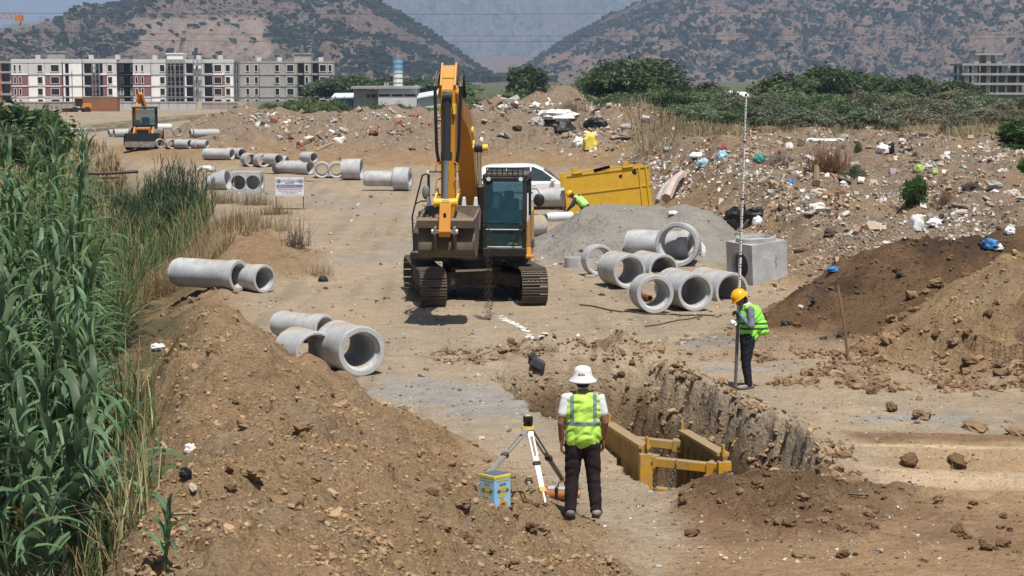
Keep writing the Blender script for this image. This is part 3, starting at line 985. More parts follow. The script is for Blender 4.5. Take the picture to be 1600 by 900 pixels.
# open concrete frames
def concrete_frame(label, a, b, Y, levels, cols, depth=12.0, tower=None, walls=()):
    def X(p): return (p - 800) / FPX * Y
    def Z(p): return CAMZ + (HORIZ - p) / FPX * Y
    root = thing('concrete_frame_building', label, 'building', (0, Y, 0))
    for k, lv in enumerate(levels):
        m = MB(); m.box(((X(a) + X(b)) / 2, depth / 2, Z(lv)), (X(b) - X(a) + 1.6, depth + 1.4, 0.55)); m.build('floor_slab', M_SLAB, root, fix=False)
    for c in cols:
        for yy in (0.4, depth * 0.5, depth - 0.4):
            m = MB(); m.box((X(c[0] + c[1]) / 2 * 1.0 if False else (X(c[0]) + X(c[1])) / 2, yy, (Z(levels[0]) + Z(176)) / 2), (X(c[1]) - X(c[0]), 0.5, Z(levels[0]) - Z(176)))
            m.build('column', M_SLAB, root, fix=False)
    for (c0, c1, t, bt, yy) in walls:
        m = MB(); m.box(((X(c0) + X(c1)) / 2, yy, (Z(t) + Z(bt)) / 2), (X(c1) - X(c0), 0.35, Z(t) - Z(bt))); m.build('block_wall', M_CONC_B, root, fix=False)
    if tower:
        t0, t1, tp = tower
        m = MB(); m.box(((X(t0) + X(t1)) / 2, depth / 2, Z(tp)), (X(t1) - X(t0), 7, 0.4)); m.build('tower_roof', M_SLAB, root, fix=False)
        for q in (t0 + 3, (t0 + t1) / 2, t1 - 4):
            m = MB(); m.box((X(q), depth / 2 - 2.6, (Z(tp) + Z(levels[0])) / 2), (1.1, 0.5, Z(tp) - Z(levels[0]))); m.build('column', M_SLAB, root, fix=False)
        m = MB(); m.box((X((t0 + t1) / 2 + 4), depth / 2 + 1.5, (Z(tp) + Z(levels[0])) / 2), (3.6, 2.5, Z(tp) - Z(levels[0]))); m.build('lift_shaft', M_CONC_B, root, fix=False)
    return root


concrete_frame('open concrete frame of an unfinished block above the bushes at the right edge', 1503, 1640, 470, [101, 116, 131, 146],
               [(1503, 1508), (1519, 1523), (1537, 1543), (1553, 1556), (1566, 1570), (1584, 1588), (1597, 1602), (1618, 1622), (1636, 1640)],
               tower=(1523, 1566, 85), walls=[(1543, 1553, 101, 146, 8.0), (1571, 1583, 116, 146, 6.0), (1590, 1596, 101, 146, 7), (1508, 1518, 116, 131, 8), (1540, 1640, 147, 170, 1.0), (1604, 1617, 101, 131, 7)])
concrete_frame('dark open concrete frame cut by the left edge, beside the white block', -60, 21.5, 540, [97.5, 113, 129, 147],
               [(-58, -55), (-30, -27), (-6, -3), (4, 7), (19.5, 21.5)], walls=[(-60, 20, 98, 170, 9.0)])

# low grey shed with the strip windows, silo, small roofs
def PXY(px, py, Y):
    return (px - 800) / FPX * Y, CAMZ + (HORIZ - py) / FPX * Y


sh = thing('workshop', 'low grey workshop with strip windows left of the silo', 'building', (0, 400, 0))
def shed_box(name, a, b, t, bt, y, d, mt, holes=()):
    m = MB()
    x0, zt = PXY(a, t, 400); x1, zb = PXY(b, bt, 400)
    hs = []
    for h in holes:
        hx0, hz1 = PXY(h[0], h[2], 400); hx1, hz0 = PXY(h[1], h[3], 400)
        hs.append((hx0, hx1, hz0, hz1))
    wall_panel(m, x0, x1, zb, zt, y, hs)
    m.box(((x0 + x1) / 2, y + d / 2 + 1.2, (zb + zt) / 2 - 0.1), (x1 - x0 - 0.2, d - 1.6, zt - zb - 0.1))
    m.build(name, mt, sh, fix=False)
    for h in hs:
        far_window(sh, *h, y, None, 1.5)
    return x0, x1, zb, zt


shed_box('wall', 592, 652, 138.5, 170, 0, 14, M_LGREY, [(593, 610, 147, 150.2), (613, 630, 147, 150.2), (632.5, 650, 147, 150.2)])
shed_box('wall', 553, 592, 139.5, 170, 1.5, 11, M_SLAB, [(573, 578, 147, 152.5), (580, 588, 147, 152.5)])
m = MB(); x0, z = PXY(552, 138, 400); x1, _z = PXY(653, 138, 400); m.box(((x0 + x1) / 2, 7, z + 0.2), (x1 - x0 + 0.5, 15.5, 0.5)); m.build('roof', M_SLAB, sh, fix=False)
for a in (600, 604):
    x0, z = PXY(a, 133, 400); m = MB(); m.box((x0, 6, z - 0.2), (0.4, 0.4, 1.4)); m.build('vent', M_SLAB, sh, fix=False)

M_CORR = material('pale_sheet_roof', (0.62, 0.64, 0.66), rough=0.5, var=0.06, scale=0.5)
M_BLUE = material('blue_tarpaulin', (0.05, 0.15, 0.33), rough=0.6, var=0.2, scale=1.0)
def roof_shed(label, pts, Y, depth, wall_mat, roof_mat, base_py=168):
    """mono-pitch shed: pts = left and right eave in the photo"""
    (a, pa), (b, pb) = pts
    root = thing('shed', label, 'shed', (0, Y, 0))
    xa, za = PXY(a, pa, Y); xb, zb = PXY(b, pb, Y); _x, z0 = PXY(a, base_py, Y)
    m = MB(); m.add([(xa, 0, za), (xb, 0, zb), (xb, depth, zb + 0.8), (xa, depth, za + 0.8), (xa, 0, za - .25), (xb, 0, zb - .25), (xb, depth, zb + 0.55), (xa, depth, za + .55)],
                    [(0, 1, 2, 3), (7, 6, 5, 4), (0, 4, 5, 1), (1, 5, 6, 2), (2, 6, 7, 3), (3, 7, 4, 0)]); m.build('roof', roof_mat, root)
    m = MB(); m.add([(xa + .4, .8, z0), (xb - .4, .8, z0), (xb - .4, .8, zb - .3), (xa + .4, .8, za - .3), (xa + .4, depth - .5, z0), (xb - .4, depth - .5, z0), (xb - .4, depth - .5, zb - .2), (xa + .4, depth - .5, za - .2)],
                    [(0, 1, 2, 3), (5, 4, 7, 6), (1, 5, 6, 2), (4, 0, 3, 7)]); m.build('wall', wall_mat, root)
    return root


roof_shed('pale mono-pitch roof rising right of the silo', [(652, 152), (699, 144)], 395, 9, M_LGREY, M_CORR)
roof_shed('pale roof with a blue tarpaulin gable above the workshop', [(628, 137), (664, 134)], 425, 8, M_BLUE, M_CORR)
roof_shed('low shed with blue walls left of the workshop', [(519, 151.5), (553, 151)], 410, 8, M_BLUE, M_CORR)
roof_shed('long white factory roof behind the big dark tree', [(1036, 146), (1080, 139.5)], 520, 20, M_LGREY, M_FRAMEW)
roof_shed('small white roof right of the big dark tree', [(1078, 139.5), (1112, 140.5)], 560, 20, M_LGREY, M_FRAMEW)
roof_shed('white tent-like roof right of the staff top', [(1134, 146), (1171, 150)], 420, 8, M_LGREY, M_FRAMEW)

def silo(label, px0, px1, top, split, bottom, Y, cb, cw, ladder=True):
    root = thing('silo', label, 'silo', ((( px0 + px1) / 2 - 800) / FPX * Y, Y, 0))
    r = (px1 - px0) / 2 / FPX * Y
    zt = PXY(0, top, Y)[1]; zs = PXY(0, split, Y)[1]; zb = PXY(0, bottom, Y)[1]
    m = MB(); m.cone((0, 0, zs), (0, 0, zt), r, r, 20); m.build('upper_shell', cb, root)
    m = MB(); m.cone((0, 0, zb), (0, 0, zs), r, r, 20); m.cone((0, 0, zb - 3), (0, 0, zb), r * .3, r, 20); m.build('lower_shell', cw, root)
    m = MB()
    for k in range(7):
        z = zb + (zt - zb) * k / 6
        m.lathe([(r, z - .1), (r + .07, z - .1), (r + .07, z + .1), (r, z + .1)], n=20)
    m.build('hoop', M_STEEL, root)
    m = MB()
    for i in range(8):
        a = 2 * PI * i / 8
        m.bar((math.cos(a) * r, math.sin(a) * r, zt), (math.cos(a) * r, math.sin(a) * r, zt + 1.2), .08)
    m.lathe([(r, zt + 1.15), (r + .08, zt + 1.15), (r + .08, zt + 1.25), (r, zt + 1.25)], n=20)
    m.cone((0, 0, zt), (0, 0, zt + .8), r * .5, r * .4, 12)
    m.build('railing', M_STEEL, root)
    for i in range(4):
        a = 2 * PI * i / 4 + .7
        m = MB(); m.bar((math.cos(a) * r, math.sin(a) * r, zb), (math.cos(a) * r, math.sin(a) * r, -2), .3); m.build('leg', M_STEEL, root)
    return root


silo('tall cement silo, blue above and white below, behind the workshop', 615.2, 630.6, 91.5, 112, 137, 415, material('silo_blue', (0.19, 0.42, 0.62), rough=0.4, var=0.1, scale=1), M_FRAMEW)
M_TANK = material('pale_tank', (0.6, 0.6, 0.6), rough=0.5)
silo('small whitish silo among the dark trees on the right', 1261, 1277, 118, 124, 150, 440, M_TANK, M_TANK)

# site hoarding in front of the blocks: panels side by side
M_HOARD = material('grey_hoarding', (0.45, 0.46, 0.46), rough=0.6, var=0.08, scale=0.4)
M_HOARD2 = material('pink_grey_plaster', (0.35, 0.29, 0.27), rough=0.9, var=0.08, scale=0.4)
M_ORBR = material('rusty_container', (0.27, 0.12, 0.06), rough=0.7, var=0.15, scale=0.5)
def hoarding(label, a, b, top, bot, Y, mt, n):
    root = thing('site_hoarding', label, 'fence', (0, Y, 0))
    xs = np.linspace(*[PXY(q, 0, Y)[0] for q in (a, b)], n + 1)
    z1 = PXY(0, top, Y)[1]; z0 = -1.6
    for i in range(n):
        m = MB(); m.box(((xs[i] + xs[i + 1]) / 2, 0, (z0 + z1) / 2 + rnd.uniform(-.06, .06)), (xs[i + 1] - xs[i] - .08, .12, z1 - z0)); m.build('panel', mt, root, fix=False)
    m = MB()
    for x in xs: m.box((x, .15, (z0 + z1) / 2), (.15, .15, z1 - z0 + .2))
    m.box(((xs[0] + xs[-1]) / 2, -.02, z1 + .1), (xs[-1] - xs[0], .3, .12))
    m.build('post_and_rail', M_STEEL, root, fix=False)
    return root


hoarding('long pale metal hoarding in front of the scaffolded block', 180, 309, 160, 176, 380, M_HOARD, 9)
hoarding('short pale hoarding panels in front of the grey block', 318, 372, 161, 172, 385, M_HOARD2, 4)
hoarding('pinkish site wall behind the orange truck', 22, 118, 160, 178, 390, M_HOARD2, 5)
c_ = thing('container', 'rust-brown open container behind the orange truck', 'container', (PXY(157, 0, 340)[0], 342, 0))
m = MB(); m.box((0, 0, .3), (6.2, 2.4, 2.6))
for k in range(12): m.box((-2.9 + k * .53, -1.23, .3), (.1, .08, 2.5))
m.build('body', M_ORBR, c_, fix=False)
m = MB(); m.box((0, 0, 1.64), (6.3, 2.5, .1)); m.build('rim', M_STEEL, c_, fix=False)

# tower crane: jib end over the left edge, mast just inside it
M_CRANE = material('crane_orange', (0.52, 0.19, 0.05), rough=0.5, var=0.05)
cr = thing('tower_crane', 'orange tower crane with its jib end over the left edge of the sky', 'crane', (0, 500, 0))
def cxz(px, py): return PXY(px, py, 500)
m = MB()
xa, zj = cxz(-160, 22); xb, zj2 = cxz(43, 27)
w_ = 1.1
for (yy, dz) in ((-w_ / 2, 0), (w_ / 2, 0), (0, 1.2)):
    m.bar((xa, yy, zj + dz - .6), (xb, yy, zj2 + dz - .6), .16)
n_ = 24
for k in range(n_):
    t0, t1 = k / n_, (k + 1) / n_
    A0 = Vector((xa + (xb - xa) * t0, -w_ / 2, zj + (zj2 - zj) * t0 - .6)); A1 = Vector((xa + (xb - xa) * t1, w_ / 2, zj + (zj2 - zj) * t1 - .6))
    T_ = Vector((xa + (xb - xa) * (t0 + t1) / 2, 0, zj + (zj2 - zj) * (t0 + t1) / 2 + .6))
    for p in (A0, A1): m.bar(p, T_, .1); 
    m.bar(A0, A1, .08)
m.build('jib', M_CRANE, cr, fix=False)
m = MB(); x_, z_ = cxz(37, 30); m.box((x_, 0, z_), (1.8, 1.4, 1.4)); m.bar((x_ + .5, 0, z_ - .6), (x_ + .2, 0, z_ - 1.9), .3); m.build('trolley', M_CRANE, cr, fix=False)
m = MB(); x_, z_ = cxz(-1, 75)
for sx in (-.8, .8):
    for sy in (-.8, .8):
        m.bar((x_ + sx, sy, -1.5), (x_ + sx, sy, zj + 1), .18)
for k in range(22):
    z0 = -1.5 + k * 1.1
    for sy in (-.8, .8):
        m.bar((x_ - .8, sy, z0), (x_ + .8, sy, z0 + 1.1), .1); m.bar((x_ + .8, sy, z0), (x_ - .8, sy, z0 + 1.1), .1)
m.build('mast', M_CRANE, cr, fix=False)
m = MB(); m.bar((x_, 0, zj + 7), (xb - 3, 0, zj2 + .4), .07); m.bar((x_, 0, zj), (x_, 0, zj + 7), .3); m.build('tie_rod', M_STEEL, cr, fix=False)

# overhead lines crossing in front of the hills
M_CABLE = material('cable', (0.04, 0.045, 0.05), rough=0.6)
for i, (pya, pyb, Y, word) in enumerate([(23, 17, 300, 'uppermost'), (52, 56, 330, 'second'), (64, 62, 300, 'lowest')]):
    m = MB()
    pts = []
    for k in range(41):
        t = k / 40; px = -150 + 1900 * t
        py = pya + (pyb - pya) * t + 6 * (4 * t * (1 - t)) - 4
        pts.append(AT(px, py, Y))
    m.tube(pts, 0.028, n=5)
    tag(m.build('power_line', M_CABLE), word + ' thin overhead power line drawn across the hills', 'cable', 'overhead power lines')

# ------------------------------------------------------------------ haze
MZ = bpy.data.materials.new('haze'); MZ.use_nodes = True
nt = MZ.node_tree
nt.nodes.remove(nt.nodes['Principled BSDF'])
pv = _n(nt, 'ShaderNodeVolumePrincipled')
pv.inputs['Color'].default_value = (0.55, 0.72, 1.0, 1)
pv.inputs['Density'].default_value = 0.00013
pv.inputs['Anisotropy'].default_value = 0.0
nt.links.new(pv.outputs[0], nt.nodes['Material Output'].inputs['Volume'])
hz = MB(); hz.box((0, 7000, 395), (14000, 14400, 820)).build('haze', MZ)['kind'] = 'stuff'
# ------------------------------------------------------------------ concrete goods
M_CONC = material('pipe_concrete', (0.42, 0.432, 0.44), rough=0.85, var=0.22, scale=2.6, bump=0.004, bscale=40, fine=45, dust=0.05)
M_CONC2 = material('pipe_concrete_dusty', (0.42, 0.415, 0.40), rough=0.9, var=0.14, scale=2.2, bump=0.004, bscale=35, fine=40, dust=0.50)
M_DARKM = material('stencil_paint', (.07, .07, .075), rough=.9)
TOY = Matrix.Rotation(-PI / 2, 4, 'X')     # Z axis -> Y axis


def pipe_profile(R_, r_, L, bell=0.0, bl=0.3, spigot=True):
    rs = r_ + (R_ - r_) * 0.42                # socket recess at the near mouth
    e = 0.012
    p = [(rs, 0.0), (R_ + bell - e, 0.0), (R_ + bell, e)]
    if bell:
        p += [(R_ + bell, bl - 0.05), (R_ + bell * .9, bl - 0.02), (R_, bl + 0.05)]
    p += [(R_, L - 0.10), (R_ - e, L - 0.095)] if spigot else [(R_, L - e)]
    if spigot:
        p += [(R_ - 0.035, L - 0.09), (R_ - 0.035, L)]
    p += [(r_, L), (r_, 0.12), (rs - 0.006, 0.09)]
    return p


def pipe_at(cx, cy, h, rz, L, label, bell=0.0, ratio=0.745, mat=None, group=None, tilt=0.0, bl=0.3, name='concrete_pipe', bury=0.0, Y=None, cat='pipe', n=30, sink=0.0):
    """near mouth centred at photo pixel (cx, cy), mouth h pixels tall; body turned rz degrees to the left of straight away"""
    p = hit(cx, cy + h / 2) if Y is None else AT(cx, cy + h / 2, Y)
    k = FPX / p.y
    Rm = h / 2 / k
    R0 = Rm - bell
    m = MB()
    m.lathe(pipe_profile(R0, R0 * ratio, L, bell, bl), TOY, n=n, closed=True)
    o = m.build(name, mat or M_CONC, angle=30)
    o.location = (p.x, p.y, p.z + Rm - sink)
    o.rotation_euler = (R(tilt), rnd.uniform(0, 6), R(rz))
    o.rotation_mode = 'ZXY' if False else 'XYZ'
    o.rotation_euler = (R(tilt), 0, R(rz))
    tag(o, label, cat, group)
    return o, p, Rm


M_BAG = material('pale_sacking', (0.62, 0.59, 0.54), rough=0.8, var=0.12, scale=6, bump=.02, bscale=9)


def crumple(name, label, p, size, mat, cat='bag', seed=1, group=None, rz=0):
    """a crumpled sheet or sack"""
    m = MB(); m.ball((0, 0, 0), 1.0, n=22, m=14)
    vs = np.array(m.v)
    n = vs.copy()
    d = 1 + 0.45 * fbm(vs[:, 0] * 1.6 + seed, vs[:, 1] * 1.6 + vs[:, 2] * 1.3, 4, seed=seed) + 0.18 * np.abs(perlin(vs[:, 0] * 4 + vs[:, 2] * 3, vs[:, 1] * 4 + seed, seed + 4))
    vs = vs * d[:, None] * np.array(size)[None]
    vs[:, 2] = np.maximum(vs[:, 2], -size[2] * .45)
    m.v = [tuple(v) for v in vs]
    o = m.build(name, mat, angle=25)
    o.location = (p.x, p.y, p.z + size[2] * .4); o.rotation_euler = (0, 0, rz)
    tag(o, label, cat, group)
    return o


g1 = 'concrete pipes lying by the left mound'
pipe_at(374, 430.5, 50, 60, 1.95, 'grey concrete pipe left of the track, the nearer of the lying pair, dark mouth right', ratio=.72, bell=.03, bl=.22)
pipe_at(414, 435.5, 45, 48, 1.85, 'grey concrete pipe left of the track, farther of the lying pair, behind its twin', ratio=.78, bell=.02)
pipe_at(566, 548.5, 79, 27, 1.30, 'big socketed concrete pipe one can see through, front of the trio beside the left heap', ratio=.72, bell=0.02, bl=.25, mat=M_CONC)
pipe_at(495, 553, 72, 33, 0.95, 'half-buried concrete pipe, leftmost mouth of the trio beside the left heap', ratio=.80, mat=M_CONC, sink=.0, Y=33.6)
pipe_at(509, 514, 46, 50, 1.35, 'smaller concrete pipe lying behind the two big mouths of the trio', ratio=.80, mat=M_CONC, bell=.02)
crumple('broken_pipe_piece', 'broken white piece of pipe left of the trio beside the left heap', hit(462, 516), (.22, .16, .10), M_CONC, 'concrete piece', 41)

g2 = 'stacked concrete pipes beside the gravel heap'
pipe_at(1024, 459.5, 61, 14, 0.75, 'short socketed concrete pipe, leftmost of the front three beside the surveyor, clay pipe behind it', ratio=.72, bell=.02, bl=.2)
pipe_at(1087, 456.5, 60, 18, 1.5, 'socketed concrete pipe, middle mouth of the front three beside the surveyor', ratio=.73)
pipe_at(1144, 455, 60, 24, 1.5, 'socketed concrete pipe behind the yellow helmet, rightmost of the front three', ratio=.74, Y=44.6)
pipe_at(984, 424.5, 55, 19, 1.2, 'concrete pipe in the second row, the mouth left of centre with a lit far end', ratio=.74)
pipe_at(1037, 423, 52, 23, 1.4, 'concrete pipe in the second row, right mouth, tucked behind the front pair', ratio=.76, Y=50.9)
pipe_at(938, 407, 49, 20, 0.45, 'short concrete ring standing upright at the left end of the pipe cluster', ratio=.74)
pipe_at(986, 403, 42, 34, 1.2, 'concrete pipe at the back between the upright ring and the big ring', ratio=.76, Y=55.6)
o, p, Rm = pipe_at(1057, 382, 70, -18, 0.55, 'large concrete manhole ring standing on edge before the gravel heap', ratio=.80, bell=.03, bl=.12, name='manhole_ring', n=40, cat='concrete ring')
pb = Vector((p.x - .5, p.y + 1.15, p.z))
m = MB(); m.lathe(pipe_profile(.40, .31, 1.9, .05, .3), TOY, n=30, closed=True)
o = m.build('concrete_pipe', M_CONC); o.location = (pb.x + 1.0, pb.y - .25, gz(pb.x, pb.y) + .42); o.rotation_euler = (0, 0, R(64))
tag(o, 'pale concrete pipe lying behind the large upright ring, seen through it', 'pipe')
p = hit(907, 419)
m = MB(); m.lathe([(.37, .0), (.43, 0), (.43, .26), (.40, .26), (.40, .22), (.37, .22)], n=32, closed=True)
o = m.build('manhole_ring', M_CONC); o.location = (p.x, p.y + .4, p.z); tag(o, 'low flat concrete ring lying on the ground left of the pipe cluster', 'concrete ring')
M_CLAY = material('clay_brown', (0.17, 0.065, 0.035), rough=0.6)
p = hit(1017, 474)
m = MB(); m.lathe([(.055, 0), (.075, 0), (.075, .5), (.055, .5)], TOY, n=20, closed=True)
o = m.build('clay_pipe', M_CLAY); o.location = (p.x, p.y + .3, p.z + .08); o.rotation_euler = (0, 0, R(20)); tag(o, 'small red-brown clay pipe end seen through the short front concrete pipe', 'pipe')
p = hit(922, 433)
m = MB(); m.box((0, 0, .03), (.26, .16, .06)); o = m.build('stone_block', M_CONC2, bevel=.01); o.location = p; o.rotation_euler = (0, 0, .2); tag(o, 'small grey block on the ground below the upright ring', 'block')

# pipes behind the excavator and the gravel heap
pipe_at(886, 308, 30, 80, 1.25, 'concrete pipe lying between the white car and the yellow panel', ratio=.74, Y=72)
pipe_at(846, 352, 34, 128, 1.6, 'concrete pipe half hidden by the gravel heap, beside the excavator cab', ratio=.78, Y=61.5, mat=M_CONC2)
pipe_at(893, 338, 15, 120, 1.0, 'small white pipe in front of the crouching worker', ratio=.8, Y=64, mat=M_CORR)

# the long row on the far side of the track, from right to left
g3 = 'concrete pipes in the long far row'
def far_pipe(*a, **k):
    k.setdefault('n', 22)
    return pipe_at(*a, **k)
o, p, Rm = far_pipe(641, 279.5, 37, 80, 2.15, 'concrete pipe with an oversized bell end, rightmost of the far row', bell=.19, bl=.75, ratio=.80)
far_pipe(565, 264.5, 34, 84, 0.98, 'short wide concrete cylinder next to the bell-ended pipe in the far row', ratio=.88, bell=.02)
far_pipe(526, 266, 25, 6, 1.6, 'upturned concrete pipe with earth in its mouth, right one of the two facing ones', ratio=.74)
far_pipe(503, 266, 25, 5, 1.6, 'upturned concrete pipe with earth in its mouth, left one of the two facing ones', ratio=.74)
far_pipe(485, 262, 22, 58, .95, 'concrete pipe tilted right, left of the two facing mouths in the far row', ratio=.78)
far_pipe(491, 246, 17, 45, .9, 'concrete pipe lying on top of the others in the far row', ratio=.76, Y=95.5)
far_pipe(462, 261, 20, 74, 1.25, 'concrete pipe lying crosswise in the far row, third left of the facing pair', ratio=.78)
far_pipe(449, 252, 17, 72, 1.3, 'concrete pipe lying crosswise just behind and left in the far row', ratio=.78)
far_pipe(436, 249, 17, 40, 1.2, 'concrete pipe half hidden at the back of the far row', ratio=.76, Y=103)
far_pipe(413, 251, 21, 24, 1.1, 'concrete pipe with open dark mouth, right one of the round pair in the far row', ratio=.74)
far_pipe(393, 250, 21, 24, 1.1, 'concrete pipe with open dark mouth, left one of the round pair in the far row', ratio=.74)
far_pipe(379, 240, 17, 42, 1.6, 'concrete pipe whose mouth shows right of the long smooth pipe', ratio=.76)
far_pipe(363, 241, 18, 66, 1.95, 'long smooth concrete pipe lying crosswise behind the manhole box', ratio=.74)
for i, (cx, cy, h, a) in enumerate([(251, 224, 14, 15), (269, 225, 15, 20), (284, 225, 15, 24), (297, 225, 14, 60), (310, 225, 14, 50), (324, 225, 13, 70)]):
    far_pipe(cx, cy, h, a, 1.1, ['concrete pipe beside the loader bucket, first of the six-pipe row', 'concrete pipe, second mouth from the loader in the six-pipe row', 'concrete pipe, third mouth from the loader in the six-pipe row',
                                 'concrete pipe, fourth from the loader in the six-pipe row', 'concrete pipe, fifth from the loader in the six-pipe row', 'concrete pipe, last of the six-pipe row, turned crosswise'][i], ratio=.74)
far_pipe(297, 208.5, 13, -62, 1.7, 'pale concrete pipe farther back, left mouth of the pair above the six-pipe row', ratio=.76)
far_pipe(302, 208.5, 13.5, -66, 1.75, 'pale concrete pipe farther back, right one of the pair above the six-pipe row', ratio=.76)
far_pipe(241, 203, 11, -80, 1.5, 'white pipe lying lower, right behind the loader cab', ratio=.8, mat=M_CORR)
far_pipe(236, 198.5, 10, -80, 1.8, 'white pipe stacked on the other, right behind the loader cab', ratio=.8, mat=M_CORR, Y=170)
far_pipe(278, 206, 14, 35, .3, 'thin ring standing upright between the white pipes and the pair', ratio=.86, name='manhole_ring', cat='concrete ring')
far_pipe(170, 208, 11, -55, 1.5, 'concrete pipe mouth left of the backhoe loader, outer one', ratio=.76)
far_pipe(178, 208, 13, -60, 1.7, 'concrete pipe mouth left of the backhoe loader, inner one', ratio=.76)
for i, (cx, a) in enumerate([(117, 30), (128, 25), (137, 20), (145, 10)]):
    far_pipe(cx, 205, 9.5, a, .9, ['concrete pipe, leftmost of the small far group of four', 'concrete pipe, second of the small far group of four', 'concrete pipe, third of the small far group of four', 'concrete pipe, rightmost of the small far group of four'][i], ratio=.74)


def holed_face(m, M, w, h, holes, n=24, depth=.12):
    """a wall w x h in the XZ plane split in cells, a round hole of radius r in each cell; M places it"""
    k = len(holes)
    for i, (r, dz) in enumerate(holes):
        x0 = -w / 2 + w / k * i; x1 = x0 + w / k; cx = (x0 + x1) / 2
        if r <= 0:
            m.add([M @ Vector(v) for v in ((x0, 0, 0), (x1, 0, 0), (x1, 0, h), (x0, 0, h))], [(0, 1, 2, 3)]); continue
        vs = []
        for j in range(n):
            t = 2 * PI * j / n + PI / 4
            c, s = math.cos(t), math.sin(t)
            q = max(abs(c), abs(s))
            vs.append(Vector((cx + c / q * (x1 - x0) / 2, 0, h / 2 + s / q * h / 2)))
        for j in range(n):
            t = 2 * PI * j / n + PI / 4
            vs.append(Vector((cx + math.cos(t) * r, 0, h / 2 + dz + math.sin(t) * r)))
        for j in range(n):
            t = 2 * PI * j / n + PI / 4
            vs.append(Vector((cx + math.cos(t) * r * .97, depth, h / 2 + dz + math.sin(t) * r * .97)))
        vs = [M @ v for v in vs]
        fs = [(j, (j + 1) % n, n + (j + 1) % n, n + j) for j in range(n)] + [(n + j, n + (j + 1) % n, 2 * n + (j + 1) % n, 2 * n + j) for j in range(n)]
        m.add(vs, fs)
    return m


def manhole_box(label, p, rz, w, d, h, front, left, right, top_ring, mat, tilt=(0, 0)):
    root = thing('manhole_box', label, 'concrete box', p, rot=(R(tilt[0]), R(tilt[1]), R(rz)))
    m = MB(); I = Matrix
    for s_, dd in ((0, 0), (1, .11)):
        ww, d2 = w - 2 * dd, d - 2 * dd
        hh = h - 2 * dd
        T0 = I.Translation((0, -d2 / 2, dd))
        holed_face(m, T0, ww, hh, front, depth=.11 if not s_ else 0.001)
        holed_face(m, I.Translation((-d2 / 2 * 0 - ww / 2, 0, dd)) @ I.Rotation(-PI / 2, 4, 'Z'), d2, hh, left, depth=.11 if not s_ else 0.001)
        holed_face(m, I.Translation((ww / 2, 0, dd)) @ I.Rotation(PI / 2, 4, 'Z'), d2, hh, right, depth=.11 if not s_ else 0.001)
        holed_face(m, I.Translation((0, d2 / 2, dd)) @ I.Rotation(PI, 4, 'Z'), ww, hh, [(0, 0)], depth=.1)
        z0, z1 = dd, h - dd
        q = [(-ww / 2, -d2 / 2), (ww / 2, -d2 / 2), (ww / 2, d2 / 2), (-ww / 2, d2 / 2)]
        m.add([(x, y, z0) for x, y in q], [(3, 2, 1, 0)])
        if not s_ or not top_ring:
            m.add([(x, y, z1) for x, y in q], [(0, 1, 2, 3)])
    m.build('shell', mat, root, fix=False, bevel=0.0)
    if top_ring:
        r = top_ring
        m = MB(); m.lathe([(r * .84, h - .02), (r, h - .02), (r, h + .11), (r * .93, h + .12), (r * .93, h + .07), (r * .84, h + .07)], n=32, closed=True); m.build('collar', mat, root)
    return root


p = hit(1186, 441)
bxr_ = manhole_box('tall grey concrete manhole box with a round side opening, right of the pipe cluster', (p.x + .02, p.y + .45, p.z - .06), 31, 1.1, 1.05, 1.08, [(0, 0)], [(.34, -.02)], [(0, 0)], .5, M_CONC, tilt=(2, -5))
for k_ in range(7):
    m = MB(); m.box((.18 + .012 * (k_ % 3), -.528, .40 + .055 * k_), (.05 if k_ % 2 else .025, .003, .018)); m.build('stencil_mark', M_DARKM, bxr_, fix=False)
p = hit(385, 302)
manhole_box('low concrete box with round openings lying next to a concrete cone', (p.x, p.y + .5, p.z), -4, 1.32, 1.0, 0.95, [(.33, 0), (.33, 0)], [(0, 0)], [(.3, 0)], 0, M_CONC)
m = MB(); m.lathe([(.24, 1.0), (.30, 1.0), (.50, .12), (.50, 0), (.42, 0), (.42, .1)], TOY, n=28, closed=True)
o = m.build('manhole_cone', M_CONC); p = hit(355, 297); o.location = (p.x, p.y + .3, p.z + .45); o.rotation_euler = (R(-8), 0, R(78)); tag(o, 'concrete cone lying on its side left of the low concrete box', 'concrete cone')
crumple('sack', 'crumpled whitish sacks dumped left of the concrete cone', hit(322, 268), (.45, .4, .22), M_BAG, seed=3)

# ------------------------------------------------------------------ notice board
M_SIGNW = material('sign_white', (0.72, 0.74, 0.78), rough=0.4, var=0.02)
M_SIGNP = material('sign_purple', (0.09, 0.06, 0.17), rough=0.5, var=0.02)
M_SIGNR = material('sign_red', (0.42, 0.12, 0.14), rough=0.5, var=0.02)
M_SIGNB = material('sign_blue', (0.05, 0.09, 0.22), rough=0.5, var=0.02)
M_PINK = material('sign_pale_pink', (0.66, 0.54, 0.58), rough=0.5, var=0.02)
M_RUSTY = material('rusty_angle', (0.10, 0.055, 0.035), rough=0.8, var=.2)
p = hit(453, 327)
k = FPX / p.y
sg = thing('notice_board', 'white municipal notice board on thin rusty legs beside the track', 'sign', p)
w_, h_ = 44 / k, 29.5 / k
zb_ = (327 - 306.5) / k
m = MB(); m.box((0, 0, zb_ + h_ / 2), (w_, .02, h_)); m.build('board', M_SIGNW, sg, bevel=.003)
for sx in (-1, 1):
    m = MB(); m.box((sx * (w_ / 2 - .02), .03, (zb_ + h_ * .9) / 2 - .05), (.035, .035, zb_ + h_ * .9 + .1)); m.build('leg', M_RUSTY, sg)
m = MB(); m.bar((-w_ / 2 - .05, .02, .03), (w_ / 2 + .12, .02, .0), .03); m.build('cross_bar', M_RUSTY, sg)
def strip(name, x, z, ww, hh, mt, par=sg, y=-.0125):
    m = MB(); m.box((x, y, z), (ww, .003, hh)); return m.build(name, mt, par, fix=False)
strip('band', 0, zb_ + h_ * .535, w_ * .93, h_ * .15, M_SIGNP)
